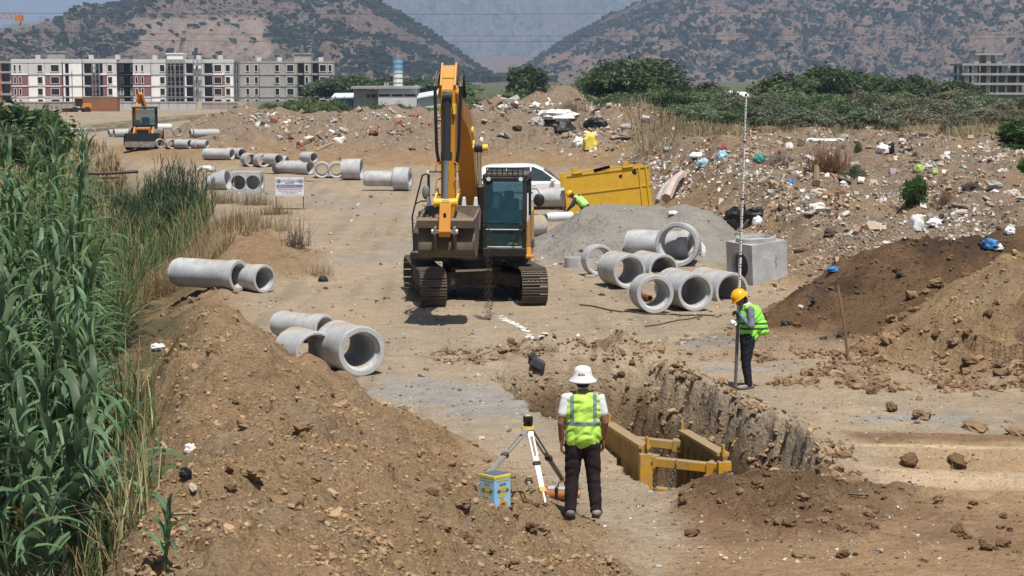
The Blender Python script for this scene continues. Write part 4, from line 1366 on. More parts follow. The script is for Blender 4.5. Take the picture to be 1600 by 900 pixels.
strip('band', 0, zb_ + h_ * .385, w_ * .93, h_ * .10, M_PINK)
strip('band', 0, zb_ + h_ * .06, w_ * .86, h_ * .018, M_SIGNR)


def lettering(txt, size, loc, mat, parent, rot=(PI / 2, 0, 0), align='CENTER', name='lettering', ext=.0015):
    cu = bpy.data.curves.new(name, 'FONT')
    cu.body = txt; cu.size = size; cu.align_x = align; cu.align_y = 'CENTER'; cu.extrude = ext; cu.resolution_u = 2
    cu.offset = size * .012
    o = bpy.data.objects.new(name, cu)
    COL.objects.link(o)
    dg = bpy.context.evaluated_depsgraph_get()
    me = bpy.data.meshes.new_from_object(o.evaluated_get(dg))
    bpy.data.objects.remove(o)
    me.materials.clear(); me.materials.append(mat)
    o = bpy.data.objects.new(name, me); COL.objects.link(o)
    o.parent = parent; o.location = loc; o.rotation_euler = rot
    return o


lettering('BÜYÜKŞEHİR', h_ * .19, (0, -.0125, zb_ + h_ * .79), M_SIGNB, sg)
lettering('T.C.', h_ * .07, (0, -.0125, zb_ + h_ * .92), M_SIGNB, sg)
lettering('BELEDİYESİ', h_ * .09, (0, -.0125, zb_ + h_ * .68), M_SIGNB, sg)
for j, (z, n_, mt, ww, hh) in enumerate([(.535, 22, M_SIGNW, .84, .055), (.385, 26, M_SIGNB, .82, .045), (.27, 26, M_SIGNR, .80, .045), (.17, 15, M_SIGNB, .55, .055)]):
    m = MB(); rr = random.Random(j); x = -w_ * ww / 2
    while x < w_ * ww / 2:
        l = rr.uniform(.012, .03)
        m.box((x + l / 2, -.0145 if j < 2 else -.0125, zb_ + h_ * z), (l, .003, h_ * hh * rr.uniform(.8, 1.1)))
        x += l + rr.choice((.008, .008, .03))
    o = m.build('small_print', mt, sg, fix=False); o['kind'] = 'stuff'
for sx in (-.40, .41):
    m = MB(); m.lathe([(.055, 0), (.085, 0), (.085, .003), (.055, .003)], Matrix.Translation((w_ * sx, -.011, zb_ + h_ * .79)) @ Matrix.Rotation(PI / 2, 4, 'X'), n=10, closed=True)
    m.cone((w_ * sx, -.010, zb_ + h_ * .79), (w_ * sx, -.014, zb_ + h_ * .79), .03, .03, 8); m.build('emblem', M_SIGNB, sg)

# ------------------------------------------------------------------ trench shield
M_YEL = material('yellow_paint_dusty', (0.55, 0.29, 0.025), rough=0.45, var=0.12, scale=3, dust=.58, rust=.25, bump=.002, bscale=20, dust_col=(.27, .21, .13))
M_YELF = material('yellow_paint', (0.58, 0.35, 0.035), rough=0.4, var=0.10, scale=4, dust=.12, rust=.12, dust_col=(.3, .23, .14))
M_YELP = material('yellow_plate_muddy', (0.36, 0.22, 0.045), rough=0.7, var=0.2, scale=2.4, dust=.62, dust_col=(.17, .125, .065), streak=True, rust=.2)
M_CHAIN = material('chain_steel', (0.22, 0.21, 0.2), rough=0.45, metal=.7, var=.2)
FL, FR = AT(1008, 701, 24.75), AT(1131, 713, 24.25)
BL, BR = AT(950, 664, 26.9), AT(1068, 676, 26.8)
ts = thing('trench_shield', 'yellow steel trench shield with cross struts and chains, standing in the trench', 'trench shield', (0, 0, 0))
HB = 2.45
for (a, b, s_) in ((FL, BL, -1), (FR, BR, 1)):
    d = (b - a).normalized(); nrm = Vector((-d.y, d.x, 0)).normalized() * (-s_) * -1     # outward
    nrm = Vector((d.y, -d.x, 0)).normalized() * s_
    m = MB()
    q = [a + nrm * .05, b + nrm * .05, b - nrm * .05, a - nrm * .05]
    dn = Vector((0, 0, -HB))
    m.add(q + [v + dn for v in q], [(0, 1, 2, 3), (7, 6, 5, 4), (0, 4, 5, 1), (1, 5, 6, 2), (2, 6, 7, 3), (3, 7, 4, 0)])
    m.build('side_panel', M_YELP, ts, bevel=.008)
    for kk in range(6):       # stiffening ribs on the inner face
        t = (kk + .5) / 6
        c = a.lerp(b, t) - nrm * .065
        m = MB(); m.bar(c + Vector((0, 0, -.12)), c + Vector((0, 0, -HB + .1)), .05, .03, up=d); m.build('rib', M_YELP, ts)
    m = MB(); m.bar(a.lerp(b, .01) + Vector((0, 0, .02)), b + Vector((0, 0, .02)), .16, .05); m.build('top_rail', M_YEL, ts, bevel=.006)
    for e, o_ in ((a, -.03), (b, .03)):
        c = e + d * o_ * (1 if e is a else 1)
        m = MB(); m.bar(c + Vector((0, 0, -.06)), c + Vector((0, 0, -HB)), .17, .11, up=d)
        m.build('post', M_YEL, ts, bevel=.008)
        m = MB(); m.bar(c - nrm * .02 + Vector((0, 0, .0)), c - nrm * .02 + Vector((0, 0, .16)), .03, .10, up=d); m.build('lifting_lug', M_YEL, ts, bevel=.006)
def strut(t, z, r=.065, mt=M_YEL):
    a = FL.lerp(BL, t) + Vector((.03, 0, z)); b = FR.lerp(BR, t) + Vector((-.03, 0, z))
    d = (b - a).normalized()
    m = MB(); m.bar(a + d * .12, b - d * .12, .13, .12); m.build('strut', mt, ts, bevel=.01)
    for s_, q in ((1, a), (-1, b)):
        m = MB(); m.bar(q, q + d * s_ * .16, .18, .17); m.build('strut_socket', M_YEL, ts, bevel=.01)
        m = MB(); m.cone(q + d * s_ * .08 + Vector((0, -.11, 0)), q + d * s_ * .08 + Vector((0, .11, 0)), .02, .02, 8); m.build('pin', M_CHAIN, ts)
strut(.03, -.17); strut(.93, -.17); strut(.90, -.85); strut(.62, -1.05); strut(.04, -1.6)
for (pa, ln, sx) in ((AT(1014, 724, 24.75), .42, .1), (AT(1057, 722, 24.55), .50, -.12), (AT(1061, 667, 27.1), .35, .02)):
    m = MB()
    for k in range(int(ln / .042)):
        c = pa + Vector((sx * (k * .042) / ln, 0, -.042 * k + (.1 if ln == .35 else 0)))
        M_ = Matrix.Translation(c) @ Matrix.Rotation((k % 2) * PI / 2 + .4, 4, 'Z') @ Matrix.Rotation(PI / 2, 4, 'X') @ Matrix.Diagonal((1, 1.55, 1, 1))
        pts = [M_ @ Vector((.019 * math.cos(t), .019 * math.sin(t), 0)) for t in np.linspace(0, 2 * PI, 10)]
        m.tube(pts, .0075, n=5, caps=False)
    o = m.build('chain', M_CHAIN, ts, fix=False); o['kind'] = 'stuff'

# ------------------------------------------------------------------ big yellow panel pair behind the gravel
pl = AT(888, 332, 71.5); k = FPX / 71.5
yb = thing('trench_shield', 'big sunlit yellow trench shield standing on end behind the gravel heap', 'trench shield', (pl.x, 71.5, gz(pl.x + 1, 71.5) - .05), rot=(0, R(-6.5), R(6)))
Wd, Hd = 3.22, 1.62
for yy in (0, 1.25):
    m = MB(); m.box((Wd / 2, yy, Hd / 2), (Wd, .10, Hd)); m.build('side_panel', M_YELF, yb, bevel=.01)
m = MB()
for z in (.04, .86, Hd - .05): m.box((Wd / 2, -.065, z), (Wd, .03, .05 if z != .86 else .025))
m.build('weld_rail', M_YELF, yb)
for xx in (.03, Wd - .12, Wd - .38):
    m = MB(); m.box((xx, -.07, Hd / 2), (.07 if xx > 1 else .12, .05, Hd - .06)); m.build('edge_post', M_YELF, yb, bevel=.006)
for xx in (.45, 2.36):
    m = MB(); m.box((xx, 0, Hd + .11), (.22, .16, .26)); m.box((xx + .05, -.02, Hd + .02), (.4, .2, .05)); m.build('lifting_lug', M_YELF, yb, bevel=.01)
for xx, zz in ((.25, .4), (.25, 1.25), (2.9, .4), (2.9, 1.3)):
    m = MB(); m.bar((xx, .06, zz), (xx, 1.2, zz), .12); m.build('strut', M_YELF, yb, bevel=.01)
M_HOLE = material('charred_hole', (.02, .015, .012), rough=1)
for i, (xx, zz, s_) in enumerate(((2.12, 1.32, .07), (2.66, 1.42, .10))):
    m = MB(); n_ = 9
    pts = [(xx + s_ * math.cos(2 * PI * q / n_) * rnd.uniform(.7, 1.2), -.0535, zz + s_ * math.sin(2 * PI * q / n_) * rnd.uniform(.6, 1.3)) for q in range(n_)]
    m.add(pts, [tuple(range(n_))]); m.build('burn_hole', M_HOLE, yb, fix=False)
m = MB(); m.bar((1.15, -.02, Hd + .03), (1.75, .02, Hd + .1), .16, .1); o = m.build('mud_lump', M_GROUND, yb)

# ------------------------------------------------------------------ tripod with level, tin, instrument case
M_ALU = material('leg_white', (0.78, 0.77, 0.74), rough=0.35, var=.04)
M_LEGG = material('leg_grey', (0.22, 0.22, 0.21), rough=0.5, var=.1)
M_BLK = material('black_plastic', (0.02, 0.02, 0.021), rough=0.5, dust=.12)
M_TYEL = material('tripod_yellow', (0.62, 0.42, 0.10), rough=0.5, var=.05)
F1, F2, F3 = hit(853, 792), hit(743, 765), hit(893, 771)
ctr = (F1 + F2 + F3) / 3
HD = AT(825, 670, ctr.y + .05)
tp = thing('tripod', 'surveying tripod with one white leg and two grey legs left of the standing man', 'tripod', (ctr.x, ctr.y, 0))
def rel(v): return Vector(v) - Vector((ctr.x, ctr.y, 0))
Hh = rel(HD)
m = MB(); m.cone(Hh, Hh + Vector((0, 0, .035)), .085, .075, 20); m.build('head_plate', M_TYEL, tp)
for F, mt, w2 in ((F1, M_ALU, .05), (F2, M_LEGG, .045), (F3, M_LEGG, .045)):
    F = rel(F); d = (F - Hh); d.z = 0; d.normalize()
    top = Hh + d * .05
    side = Vector((-d.y, d.x, 0))
    mid = top.lerp(F, .62); low = top.lerp(F, .78)
    lg = bpy.data.objects.new('leg', None)
    m = MB()
    for s_ in (-1, 1):
        m.bar(top + side * s_ * .028, low + side * s_ * .02, .022, .018)
    m.bar(top + side * 0, top.lerp(F, .1), .05, .03)
    leg = m.build('leg', mt, tp, bevel=.003)
    m = MB(); m.bar(top.lerp(F, .35), F + Vector((0, 0, .02)), .022, .016); m.build('inner_rod', mt, leg)
    m = MB(); m.bar(low - (F - top).normalized() * .03, low + (F - top).normalized() * .03, .075, .04); m.build('clamp_collar', M_TYEL, leg, bevel=.004)
    m = MB(); m.bar(top.lerp(F, .42), top.lerp(F, .46), .075, .05); m.cone(top.lerp(F, .44) - side * .05, top.lerp(F, .44) + side * .05, .012, .012, 8); m.build('clamp_screw', M_BLK, leg)
    m = MB(); m.cone(F + Vector((0, 0, .05)), F - Vector((0, 0, .04)), .014, .003, 8); m.build('spike', M_CHAIN, leg)
    m = MB(); m.bar(top - d * .04 + side * -.05, top - d * .04 + side * .05, .03, .03); m.build('hinge', M_TYEL, leg)
lv = thing('laser_level', 'small black laser level mounted on top of the tripod', 'surveying instrument', HD + Vector((0, 0, .036)), rz=.3)
m = MB(); m.cone((0, 0, 0), (0, 0, .03), .055, .05, 16); m.build('base', M_BLK, lv)
m = MB(); m.box((0, 0, .075), (.10, .09, .09)); m.build('housing', M_BLK, lv, bevel=.015)
m = MB(); m.cone((0, 0, .12), (0, 0, .128), .035, .03, 14); m.build('cap', M_TYEL, lv)
m = MB(); m.cone((0, -.046, .08), (0, -.075, .08), .022, .025, 14); m.build('lens', M_GLASSD, lv)

M_TINB = material('tin_blue', (0.30, 0.55, 0.78), rough=0.3, var=.08, scale=5)
M_TINY = material('tin_olive_gold', (0.52, 0.46, 0.10), rough=0.35, var=.12, scale=9)
M_TING = material('tin_dark_green', (0.07, 0.13, 0.06), rough=0.4)
M_TINO = material('tin_orange', (0.75, 0.28, 0.03), rough=0.4, var=.2, scale=20)
M_LID = material('dull_tin_lid', (0.16, 0.20, 0.25), rough=0.35, metal=.5, var=.1)
p = hit(774, 795)
tn = thing('oil_tin', 'square pale blue oil tin with gold band and oval badge, under the tripod', 'tin', p + Vector((0, .12, -.01)), rz=R(43))
m = MB(); m.box((0, 0, .185), (.235, .235, .37)); m.build('body', M_TINB, tn, bevel=.012)
m = MB(); m.box((0, 0, .345), (.239, .239, .05)); m.build('gold_band', M_TINY, tn, bevel=.012)
m = MB(); m.box((0, 0, .372), (.215, .215, .006)); m.build('lid', M_LID, tn, bevel=.002)
for q in range(2):
    A = -PI / 2 * q if q == 0 else -PI / 2
    M_ = Matrix.Rotation([0, -PI / 2][q], 4, 'Z')
    def flat(name, pts, mt, off):
        m = MB(); m.add([M_ @ Vector((x, -.1175 - off, z)) for x, z in pts], [tuple(range(len(pts)))]); return m.build(name, mt, tn, fix=False)
    el = lambda cx, cz, rx, rz_, n_=18: [(cx + rx * math.cos(2 * PI * t / n_), cz + rz_ * math.sin(2 * PI * t / n_)) for t in range(n_)]
    flat('badge', el(0, .205, .072, .05), M_TINY, .002)
    flat('badge_band', [(-.08, .185), (.08, .185), (.08, .215), (-.08, .215)], M_TING, .004)
    flat('wreath', el(-.02, .15, .045, .028), M_TINY, .003)
    flat('flame', [(-.075, .035), (.075, .035), (.055, .075), (.02, .095), (-.01, .12), (-.04, .085)], M_TINO, .002)
    flat('flame_heart', el(.0, .05, .035, .022), M_TING, .004)
    flat('gold_drip', [(-.1, .305), (.1, .305), (.1, .32), (-.1, .32)], M_TINY, .0025)
    for zz in (.27, .255): flat('script', [(-.05, zz), (.045, zz + .006), (.045, zz + .012), (-.05, zz + .006)], M_SIGNB, .003)
    lettering('OLIN', .034, M_ @ Vector((0, -.1222, .200)), M_SIGNW, tn, rot=(PI / 2, 0, [0, -PI / 2][q]), ext=.0004)
M_CASE = material('case_orange', (0.45, 0.17, 0.06), rough=0.4, var=.1)
M_CASEG = material('case_grey_lid', (0.42, 0.45, 0.47), rough=0.4, var=.05)
p = hit(872, 783)
cs = thing('instrument_case', 'orange and grey rounded instrument case with black strap, on the ground between tripod and man', 'case', p + Vector((.02, .1, 0)), rz=R(-8))
m = MB(); m.cone((-.16, 0, .075), (.14, 0, .075), .078, .078, 16); m.cone((.14, 0, .075), (.25, 0, .07), .06, .05, 14); m.build('body', M_CASE, cs)
m = MB(); m.box((-.01, 0, .135), (.27, .13, .04)); m.build('lid', M_CASEG, cs, bevel=.015)
m = MB(); m.box((-.03, 0, .085), (.045, .175, .165)); m.build('strap', M_BLK, cs, bevel=.02)
m = MB(); m.tube([(-.02, 0, .16), (-.01, 0, .21), (.05, 0, .22), (.07, 0, .16)], .008, n=6); m.build('handle', M_BLK, cs)

# ------------------------------------------------------------------ odd things on the ground
M_WOOD = material('weathered_wood', (0.20, 0.14, 0.085), rough=0.9, var=.25, scale=12, streak=True)
M_WOODP = material('pale_wood', (0.42, 0.34, 0.23), rough=0.9, var=.2, scale=12)
b0 = hit(1327, 566); top = AT(1309, 446, b0.y + .1)
st = thing('stake', 'leaning wooden stake driven in at the foot of the dark heap', 'stake', b0)
m = MB(); m.tube([Vector((0, 0, -.1)), (top - b0) * .5 + Vector((.01, 0, 0)), (top - b0)], [.026, .024, .021], n=8); m.build('pole', M_WOOD, st)
m = MB(); m.box((0, -.0, .05), (.10, .06, .12)); m.build('foot_wedge', M_WOOD, st, bevel=.01)

M_ROPE = material('dark_hose', (0.06, 0.042, 0.03), rough=.8)
def ground_line(name, label, pix, r, mat, cat):
    m = MB(); pts = []
    P_ = [hit(*q) for q in pix]
    for a, b in zip(P_[:-1], P_[1:]):
        for t in np.linspace(0, 1, 5)[:-1]:
            q = a.lerp(b, t); pts.append(Vector((q.x, q.y, gz(q.x, q.y) + r * .8)))
    q = P_[-1]; pts.append(Vector((q.x, q.y, gz(q.x, q.y) + r * .8)))
    m.tube(pts, r, n=6)
    return tag(m.build(name, mat), label, cat)
ground_line('hose', 'thin dark hose lying in front of the pipe cluster', [(906, 477), (930, 480), (955, 486), (990, 489), (1040, 492), (1090, 493), (1128, 494)], .018, M_ROPE, 'hose')
ground_line('cable_end', 'crooked dark root branch in front of the hose', [(1008, 511), (1030, 508), (1060, 501), (1097, 495)], .014, M_ROPE, 'branch')
ground_line('wire', 'short curved wire on the track in front of the trench head', [(692, 562), (702, 564), (708, 568), (706, 571)], .008, M_ROPE, 'wire')
M_CHALK = material('chalk', (0.62, 0.60, 0.56), rough=1, var=.1, scale=9)
m = MB(); rr = random.Random(5)
A, B, Cc = hit(782, 494), hit(820, 516), hit(853, 539)
for k in range(170):
    t = rr.random(); q = A.lerp(B, t * 2) if t < .5 else B.lerp(Cc, t * 2 - 1)
    x, y = q.x + rr.gauss(0, .035), q.y + rr.gauss(0, .05)
    s = rr.uniform(.02, .075); z = gz(x, y) + .008
    n_ = 6
    m.add([(x + s * math.cos(2 * PI * j / n_) * rr.uniform(.5, 1.1), y + 1.7 * s * math.sin(2 * PI * j / n_) * rr.uniform(.5, 1.1), z + .002 * k / 170) for j in range(n_)], [tuple(range(n_))])
o = m.build('chalk_line', M_CHALK, fix=False); tag(o, 'broken white chalk line sprinkled on the track in front of the excavator', '', kind='stuff'); 
# lump of asphalt poking from the trench head
M_ASPH = material('old_asphalt', (0.055, 0.058, 0.06), rough=.9, var=.2, fine=60)
p = hit(840, 572)
m = MB(); m.box((0, 0, .0), (.26, .3, .16), rot=Matrix.Rotation(.5, 3, 'Y')); m.box((-.08, .15, .12), (.12, .3, .12), rot=Matrix.Rotation(-.6, 3, 'Y'))
o = m.build('asphalt_slab', M_ASPH, bevel=.02); o.location = p + Vector((0, 0, .05)); tag(o, 'broken dark asphalt slab jutting from the head of the trench', 'slab')
# hollow tube lying at the lip, lower right
p = hit(1325, 774); m = MB(); m.tube([(0, 0, .02), (.06, .0, .015), (.16, -.03, .015), (.24, -.04, .015)], .015, n=6)
o = m.build('rubber_hose', M_BLK); o.location = p; tag(o, 'short bent black hose at the right corner of the fresh fill', 'hose')
# soil trickling from the bucket
rr = np.random.RandomState(3); n_ = 900
t = rr.rand(n_) ** .8
cx_, cy_ = -.50, 40.9
px_ = cx_ + rr.normal(0, .035 + .02 * t); py_ = cy_ + rr.normal(0, .10, n_); pz_ = 2.2 - 2.15 * t
s = rr.uniform(.005, .016, n_)
base = np.array([[1, 0, -.7], [-1, 0, -.7], [0, 1, .7], [0, -1, .7]])
V_ = (np.stack([px_, py_, pz_], 1)[:, None] + base[None] * s[:, None, None]).reshape(-1, 3)
F_ = (np.arange(n_)[:, None, None] * 4 + np.array([[0, 2, 3], [1, 3, 2], [0, 1, 2], [0, 3, 1]])[None]).reshape(-1, 3)
M_FALL = material('falling_soil_mat', (.12, .085, .055), rough=1)
o = np_mesh('falling_soil', V_, F_, M_FALL); o['kind'] = 'stuff'; o['label'] = 'thin stream of soil falling from the excavator bucket'

M_OLDP = material('old_steel_pipe', (.11, .08, .065), rough=.8, var=.3, scale=2)
for i, (a, b, r_, w_) in enumerate((((118, 271), (216, 268), .07, 'farther'), ((112, 277), (186, 277), .045, 'nearer'))):
    A_, B_ = AT(*a, 84), AT(*b, 84)
    m = MB(); m.tube([A_, A_.lerp(B_, .5) + Vector((0, 0, -.03)), B_], r_, n=8)
    tag(m.build('steel_pipe', M_OLDP), w_ + ' of two dark steel pipes spanning the reedy ditch', 'pipe')
# ------------------------------------------------------------------ excavator
M_CAT = material('machine_yellow', (0.55, 0.25, 0.018), rough=0.38, var=.06, scale=2.0, dust=.16, rust=.06, spec=.5)
M_CATB = material('boom_amber', (0.50, 0.20, 0.014), rough=0.42, var=.06, scale=1.5, dust=.10, rust=.05, spec=.5)
M_CATY = material('link_light_yellow', (0.82, 0.52, 0.06), rough=0.4, var=.05, dust=.1)
M_MBLK = material('machine_black', (0.022, 0.022, 0.022), rough=0.45, var=.15, scale=5, dust=.18, dust_col=(.17, .14, .10))
M_TRK = material('track_steel', (0.13, 0.115, 0.10), rough=0.55, metal=.35, var=.2, scale=8, dust=.50, dust_col=(.20, .155, .115))
M_UND = material('undercarriage', (0.06, 0.045, 0.035), rough=0.8, var=.25, scale=6, dust=.5, dust_col=(.17, .12, .085))
M_ROD = material('chrome_rod', (0.55, 0.53, 0.5), rough=0.15, metal=.95, var=.02)
M_CYL = material('cylinder_black', (0.03, 0.03, 0.03), rough=0.35, var=.1, dust=.12)
M_BKT = material('bucket_steel', (0.12, 0.095, 0.07), rough=0.65, metal=.15, var=.25, scale=4, dust=.42, dust_col=(.22, .17, .12))
M_TOOTH = material('worn_tooth', (0.75, 0.74, 0.72), rough=0.3, metal=.4, var=.05)
M_HOSE = material('rubber_hose_mat', (0.018, 0.018, 0.018), rough=.6, dust=.15)
M_SEAT = material('seat_cloth', (0.03, 0.03, 0.032), rough=.9)
M_LAMP = material('lamp_glass', (0.7, 0.7, 0.68), rough=.15)
M_TRIM = material('white_trim_strip', (.8, .8, .8), rough=.3)


def glass(name, tint, alpha=.35):
    m = bpy.data.materials.new(name); m.use_nodes = True
    nt = m.node_tree; b = nt.nodes['Principled BSDF']
    b.inputs['Base Color'].default_value = (*tint, 1); b.inputs['Roughness'].default_value = .04; b.inputs['Specular IOR Level'].default_value = .8
    tr = _n(nt, 'ShaderNodeBsdfTransparent'); tr.inputs[0].default_value = (.45, .62, .68, 1)
    lw = _n(nt, 'ShaderNodeTexNoise'); lw.inputs['Scale'].default_value = 5
    mr = _n(nt, 'ShaderNodeMapRange'); mr.inputs[3].default_value = alpha - .08; mr.inputs[4].default_value = alpha + .12
    nt.links.new(lw.outputs[0], mr.inputs[0])
    ms = _n(nt, 'ShaderNodeMixShader'); nt.links.new(mr.outputs[0], ms.inputs[0])
    nt.links.new(tr.outputs[0], ms.inputs[1]); nt.links.new(b.outputs[0], ms.inputs[2]); nt.links.new(ms.outputs[0], nt.nodes['Material Output'].inputs[0])
    return m


M_GLASS = glass('cab_glass', (.03, .09, .115), .42)
EXL = Vector((-.93, 45.35, 0))
EX = thing('excavator', 'large yellow crawler excavator with raised boom and curled bucket, facing the trench', 'excavator', EXL)
UR, HRZ = R(8.5), R(-4.3)


def sub(name, parent, mesh_ob=None):
    return mesh_ob


def track(sx):
    """one crawler track: frame with rollers, then its shoes one by one"""
    M0 = Matrix.Rotation(UR, 4, 'Z') @ Matrix.Translation((sx * 1.16, 0, 0))
    hl, rad, zt = 1.72, .40, .84
    # side frame
    m = MB()
    prof = [(-hl + .1, .26), (hl - .1, .26), (hl - .25, .60), (-hl + .25, .60)]
    m.prism(prof, 'X', -.13, .13)
    m.box((0, 0, .64), (.22, 1.6, .10))
    fr = m.build('track_frame', M_UND, EX, bevel=.015); fr.matrix_local = M0
    m = MB(); m.cone((-.12, -hl, .42), (.12, -hl, .42), .31, .31, 22); m.cone((-.15, -hl, .42), (.15, -hl, .42), .10, .10, 12)
    q = m.build('idler', M_UND, fr); 
    m = MB()
    m.cone((-.08, hl, .42), (.08, hl, .42), .27, .27, 22)
    for k in range(13):
        a = 2 * PI * k / 13
        m.box((0, hl + .30 * math.cos(a), .42 + .30 * math.sin(a)), (.08, .09, .09), rot=Matrix.Rotation(a, 3, 'X'))
    m.build('sprocket', M_UND, fr)
    for k in range(7):
        m = MB(); yy = -hl + .45 + k * (2 * hl - .9) / 6
        m.cone((-.16, yy, .17), (.16, yy, .17), .10, .10, 12); m.build('roller', M_UND, fr)
    for yy in (-.55, .65):
        m = MB(); m.cone((-.10, yy, .71), (.10, yy, .71), .07, .07, 12); m.build('top_roller', M_UND, fr)
    # the chain loop
    loop = []
    n_ = 200
    per = 4 * hl + 2 * PI * rad
    shoes = 49
    key = 'shoe'
    if key not in _wcache:
        m = MB()
        m.box((0, 0, 0), (.60, .172, .018))
        for yy in (-.065, 0, .065): m.box((0, yy, .024), (.60, .016, .034), taper=.96)
        for xx in (-.09, .09): m.box((xx, 0, -.045), (.045, .17, .08))
        for xx in (-.15, -.05, .05, .15): m.box((xx, .03, .016), (.035, .035, .02))
        _wcache[key] = m.mesh('track_shoe', M_TRK, fix=False)
    for k in range(shoes):
        s = per * k / shoes
        if s < 2 * hl: y, z, a = -hl + s, .02, PI
        elif s < 2 * hl + PI * rad:
            t = (s - 2 * hl) / rad; y = hl + rad * math.sin(t); z = .42 - rad * math.cos(t); a = PI + t
            a = PI + t
        elif s < 4 * hl + PI * rad:
            y = hl - (s - 2 * hl - PI * rad); z = .82; a = 0
            z -= .035 * math.sin(PI * (y + hl) / (2 * hl)) 
        else:
            t = (s - 4 * hl - PI * rad) / rad; y = -hl - rad * math.sin(t); z = .42 + rad * math.cos(t); a = t
        o = bpy.data.objects.new('track_shoe', _wcache[key]); COL.objects.link(o); o.parent = EX
        o.matrix_local = M0 @ Matrix.Translation((0, y, z)) @ Matrix.Rotation(a, 4, 'X')
    # inner pad chain guard plate closes the dark inside
    m = MB(); m.box((0, 0, .42), (.10, 2 * hl - .5, .5)); o = m.build('chain_guard', M_UND, EX); o.matrix_local = M0


track(-1); track(1)
MU = Matrix.Rotation(UR, 4, 'Z')
m = MB(); m.box((0, 0, .55), (1.2, 1.3, .42))
for sx in (-1, 1):
    for sy in (-1, 1):
        m.bar((sx * .4, sy * .4, .55), (sx * 1.08, sy * .95, .46), .36, .30)
o = m.build('carbody', M_UND, EX, bevel=.02); o.matrix_local = MU
m = MB(); m.cone((0, 0, .74), (0, 0, .98), .72, .72, 36); o = m.build('slew_ring', M_MBLK, EX)
m = MB(); m.bar((-.5, -.72, .70), (.35, -.72, .72), .05); o = m.build('step_pipe', M_ROD, EX); o.matrix_local = MU

# upper structure ------------------------------------------------
MH_ = Matrix.Rotation(HRZ, 4, 'Z')
def up(m, name, mats, bevel=.012, parent=EX, M=MH_, **k):
    o = m.build(name, mats, parent, bevel=bevel, **k)
    if parent is EX: o.matrix_local = M
    return o


m = MB()
m.box((0.0, .7, 1.10), (2.62, 3.5, .22)); m.box((-.86, -1.15, 1.08), (.86, .6, .20)); m.box((.2, -.9, 1.06), (.7, .5, .16))
deck = up(m, 'deck', M_MBLK)
m = MB(); m.box((-.86, -1.3, 1.10), (.90, .34, .18)); up(m, 'front_step_box', M_MBLK, .02)
# right-hand side (picture left): tool box, tank, engine side
m = MB(); m.prism([(-1.05, 1.20), (.0, 1.20), (.0, 1.78), (-.35, 1.86), (-.80, 1.66), (-1.05, 1.60)], 'X', -1.30, -.55); tb = up(m, 'tool_box', M_MBLK, .03)
m = MB()
for k in range(4): m.box((-.92, -1.065, 1.30 + k * .08), (.5, .02, .025))
up(m, 'grille', M_MBLK, .004, fix=False)
m = MB(); m.box((-.92, .45, 1.62), (.76, .95, .84)); up(m, 'fuel_tank', M_MBLK, .04)
m = MB(); m.box((-.92, 1.55, 1.55), (.76, 1.3, .74)); up(m, 'side_door', M_CAT, .03)
m = MB(); m.box((.82, 1.35, 1.58), (.98, 1.55, .76)); up(m, 'engine_side', M_CAT, .03)
m = MB(); m.box((0, 1.45, 1.74), (1.0, 1.7, .66)); up(m, 'engine_hood', M_MBLK, .05)
m = MB(); m.prism([(-1.31, 2.05), (1.31, 2.05), (1.31, 2.30), (1.0, 2.72), (-1.0, 2.72), (-1.31, 2.30)], 'Z', 1.02, 2.02); up(m, 'counterweight', M_CAT, .06)
m = MB(); m.cone((-.45, 1.5, 2.0), (-.45, 1.5, 2.38), .06, .06, 12); up(m, 'exhaust', M_MBLK, 0)
m = MB()
for k in range(9): m.box((0, -.35 + .0, 1.25 + k * .0), (.02, .02, .02))
# boom bracket
for sx in (-.30, .30):
    m = MB(); m.prism([(-.75, 1.2), (.5, 1.2), (.2, 2.05), (-.15, 2.15), (-.4, 1.95)], 'X', sx - .03, sx + .03); up(m, 'boom_bracket', M_CATB, .01)

# cab
CX0, CX1, CY0, CY1, CZ0, CZ1 = .36, 1.36, -1.38, .42, 1.10, 2.93
cab = MB()
t_ = .075
def cb(a, b, w=.075, h=.075): cab.bar(a, b, w, h)
fr_pts = lambda x: [(x, CY0 + .06, CZ0 + .18), (x, CY0 + .0, CZ0 + .75), (x, CY0 + .18, CZ1 - .08)]
for x in (CX0 + .04, CX1 - .04):
    P_ = fr_pts(x)
    cab.bar(P_[0], P_[1], .085, .09); cab.bar(P_[1], P_[2], .085, .09)
    cab.bar((x, CY1 - .04, CZ0), (x, CY1 - .04, CZ1 - .05), .09, .09)
    cab.bar((x, CY0 + .15, CZ1 - .07), (x, CY1 - .02, CZ1 - .05), .09, .09)
    cab.bar((x, -.42, CZ0 + .3), (x, -.42, CZ1 - .08), .07, .07)
cab.bar((CX0 + .02, CY0 + .17, CZ1 - .07), (CX1 - .02, CY0 + .17, CZ1 - .07), .10, .10)
cab.bar((CX0 + .02, CY1 - .04, CZ1 - .06), (CX1 - .02, CY1 - .04, CZ1 - .06), .09, .09)
cabo = up(cab, 'cab_frame', M_MBLK, .018)
m = MB(); m.box(((CX0 + CX1) / 2, CY0 + .07, CZ0 + .09), (1.0, .16, .20)); m.box(((CX0 + CX1) / 2, -.45, CZ0 + .03), (.98, 1.75, .08)); up(m, 'cab_floor', M_MBLK, .02)
m = MB(); m.bar((CX0 + .07, CY0 - .012, CZ0 + .62), (CX1 - .07, CY0 - .012, CZ0 + .62), .02, .018); m.bar((CX0 + .1, CY0 + .04, CZ0 + .215), (CX1 - .1, CY0 + .04, CZ0 + .215), .02, .02); up(m, 'window_divider', M_TRIM, .003)
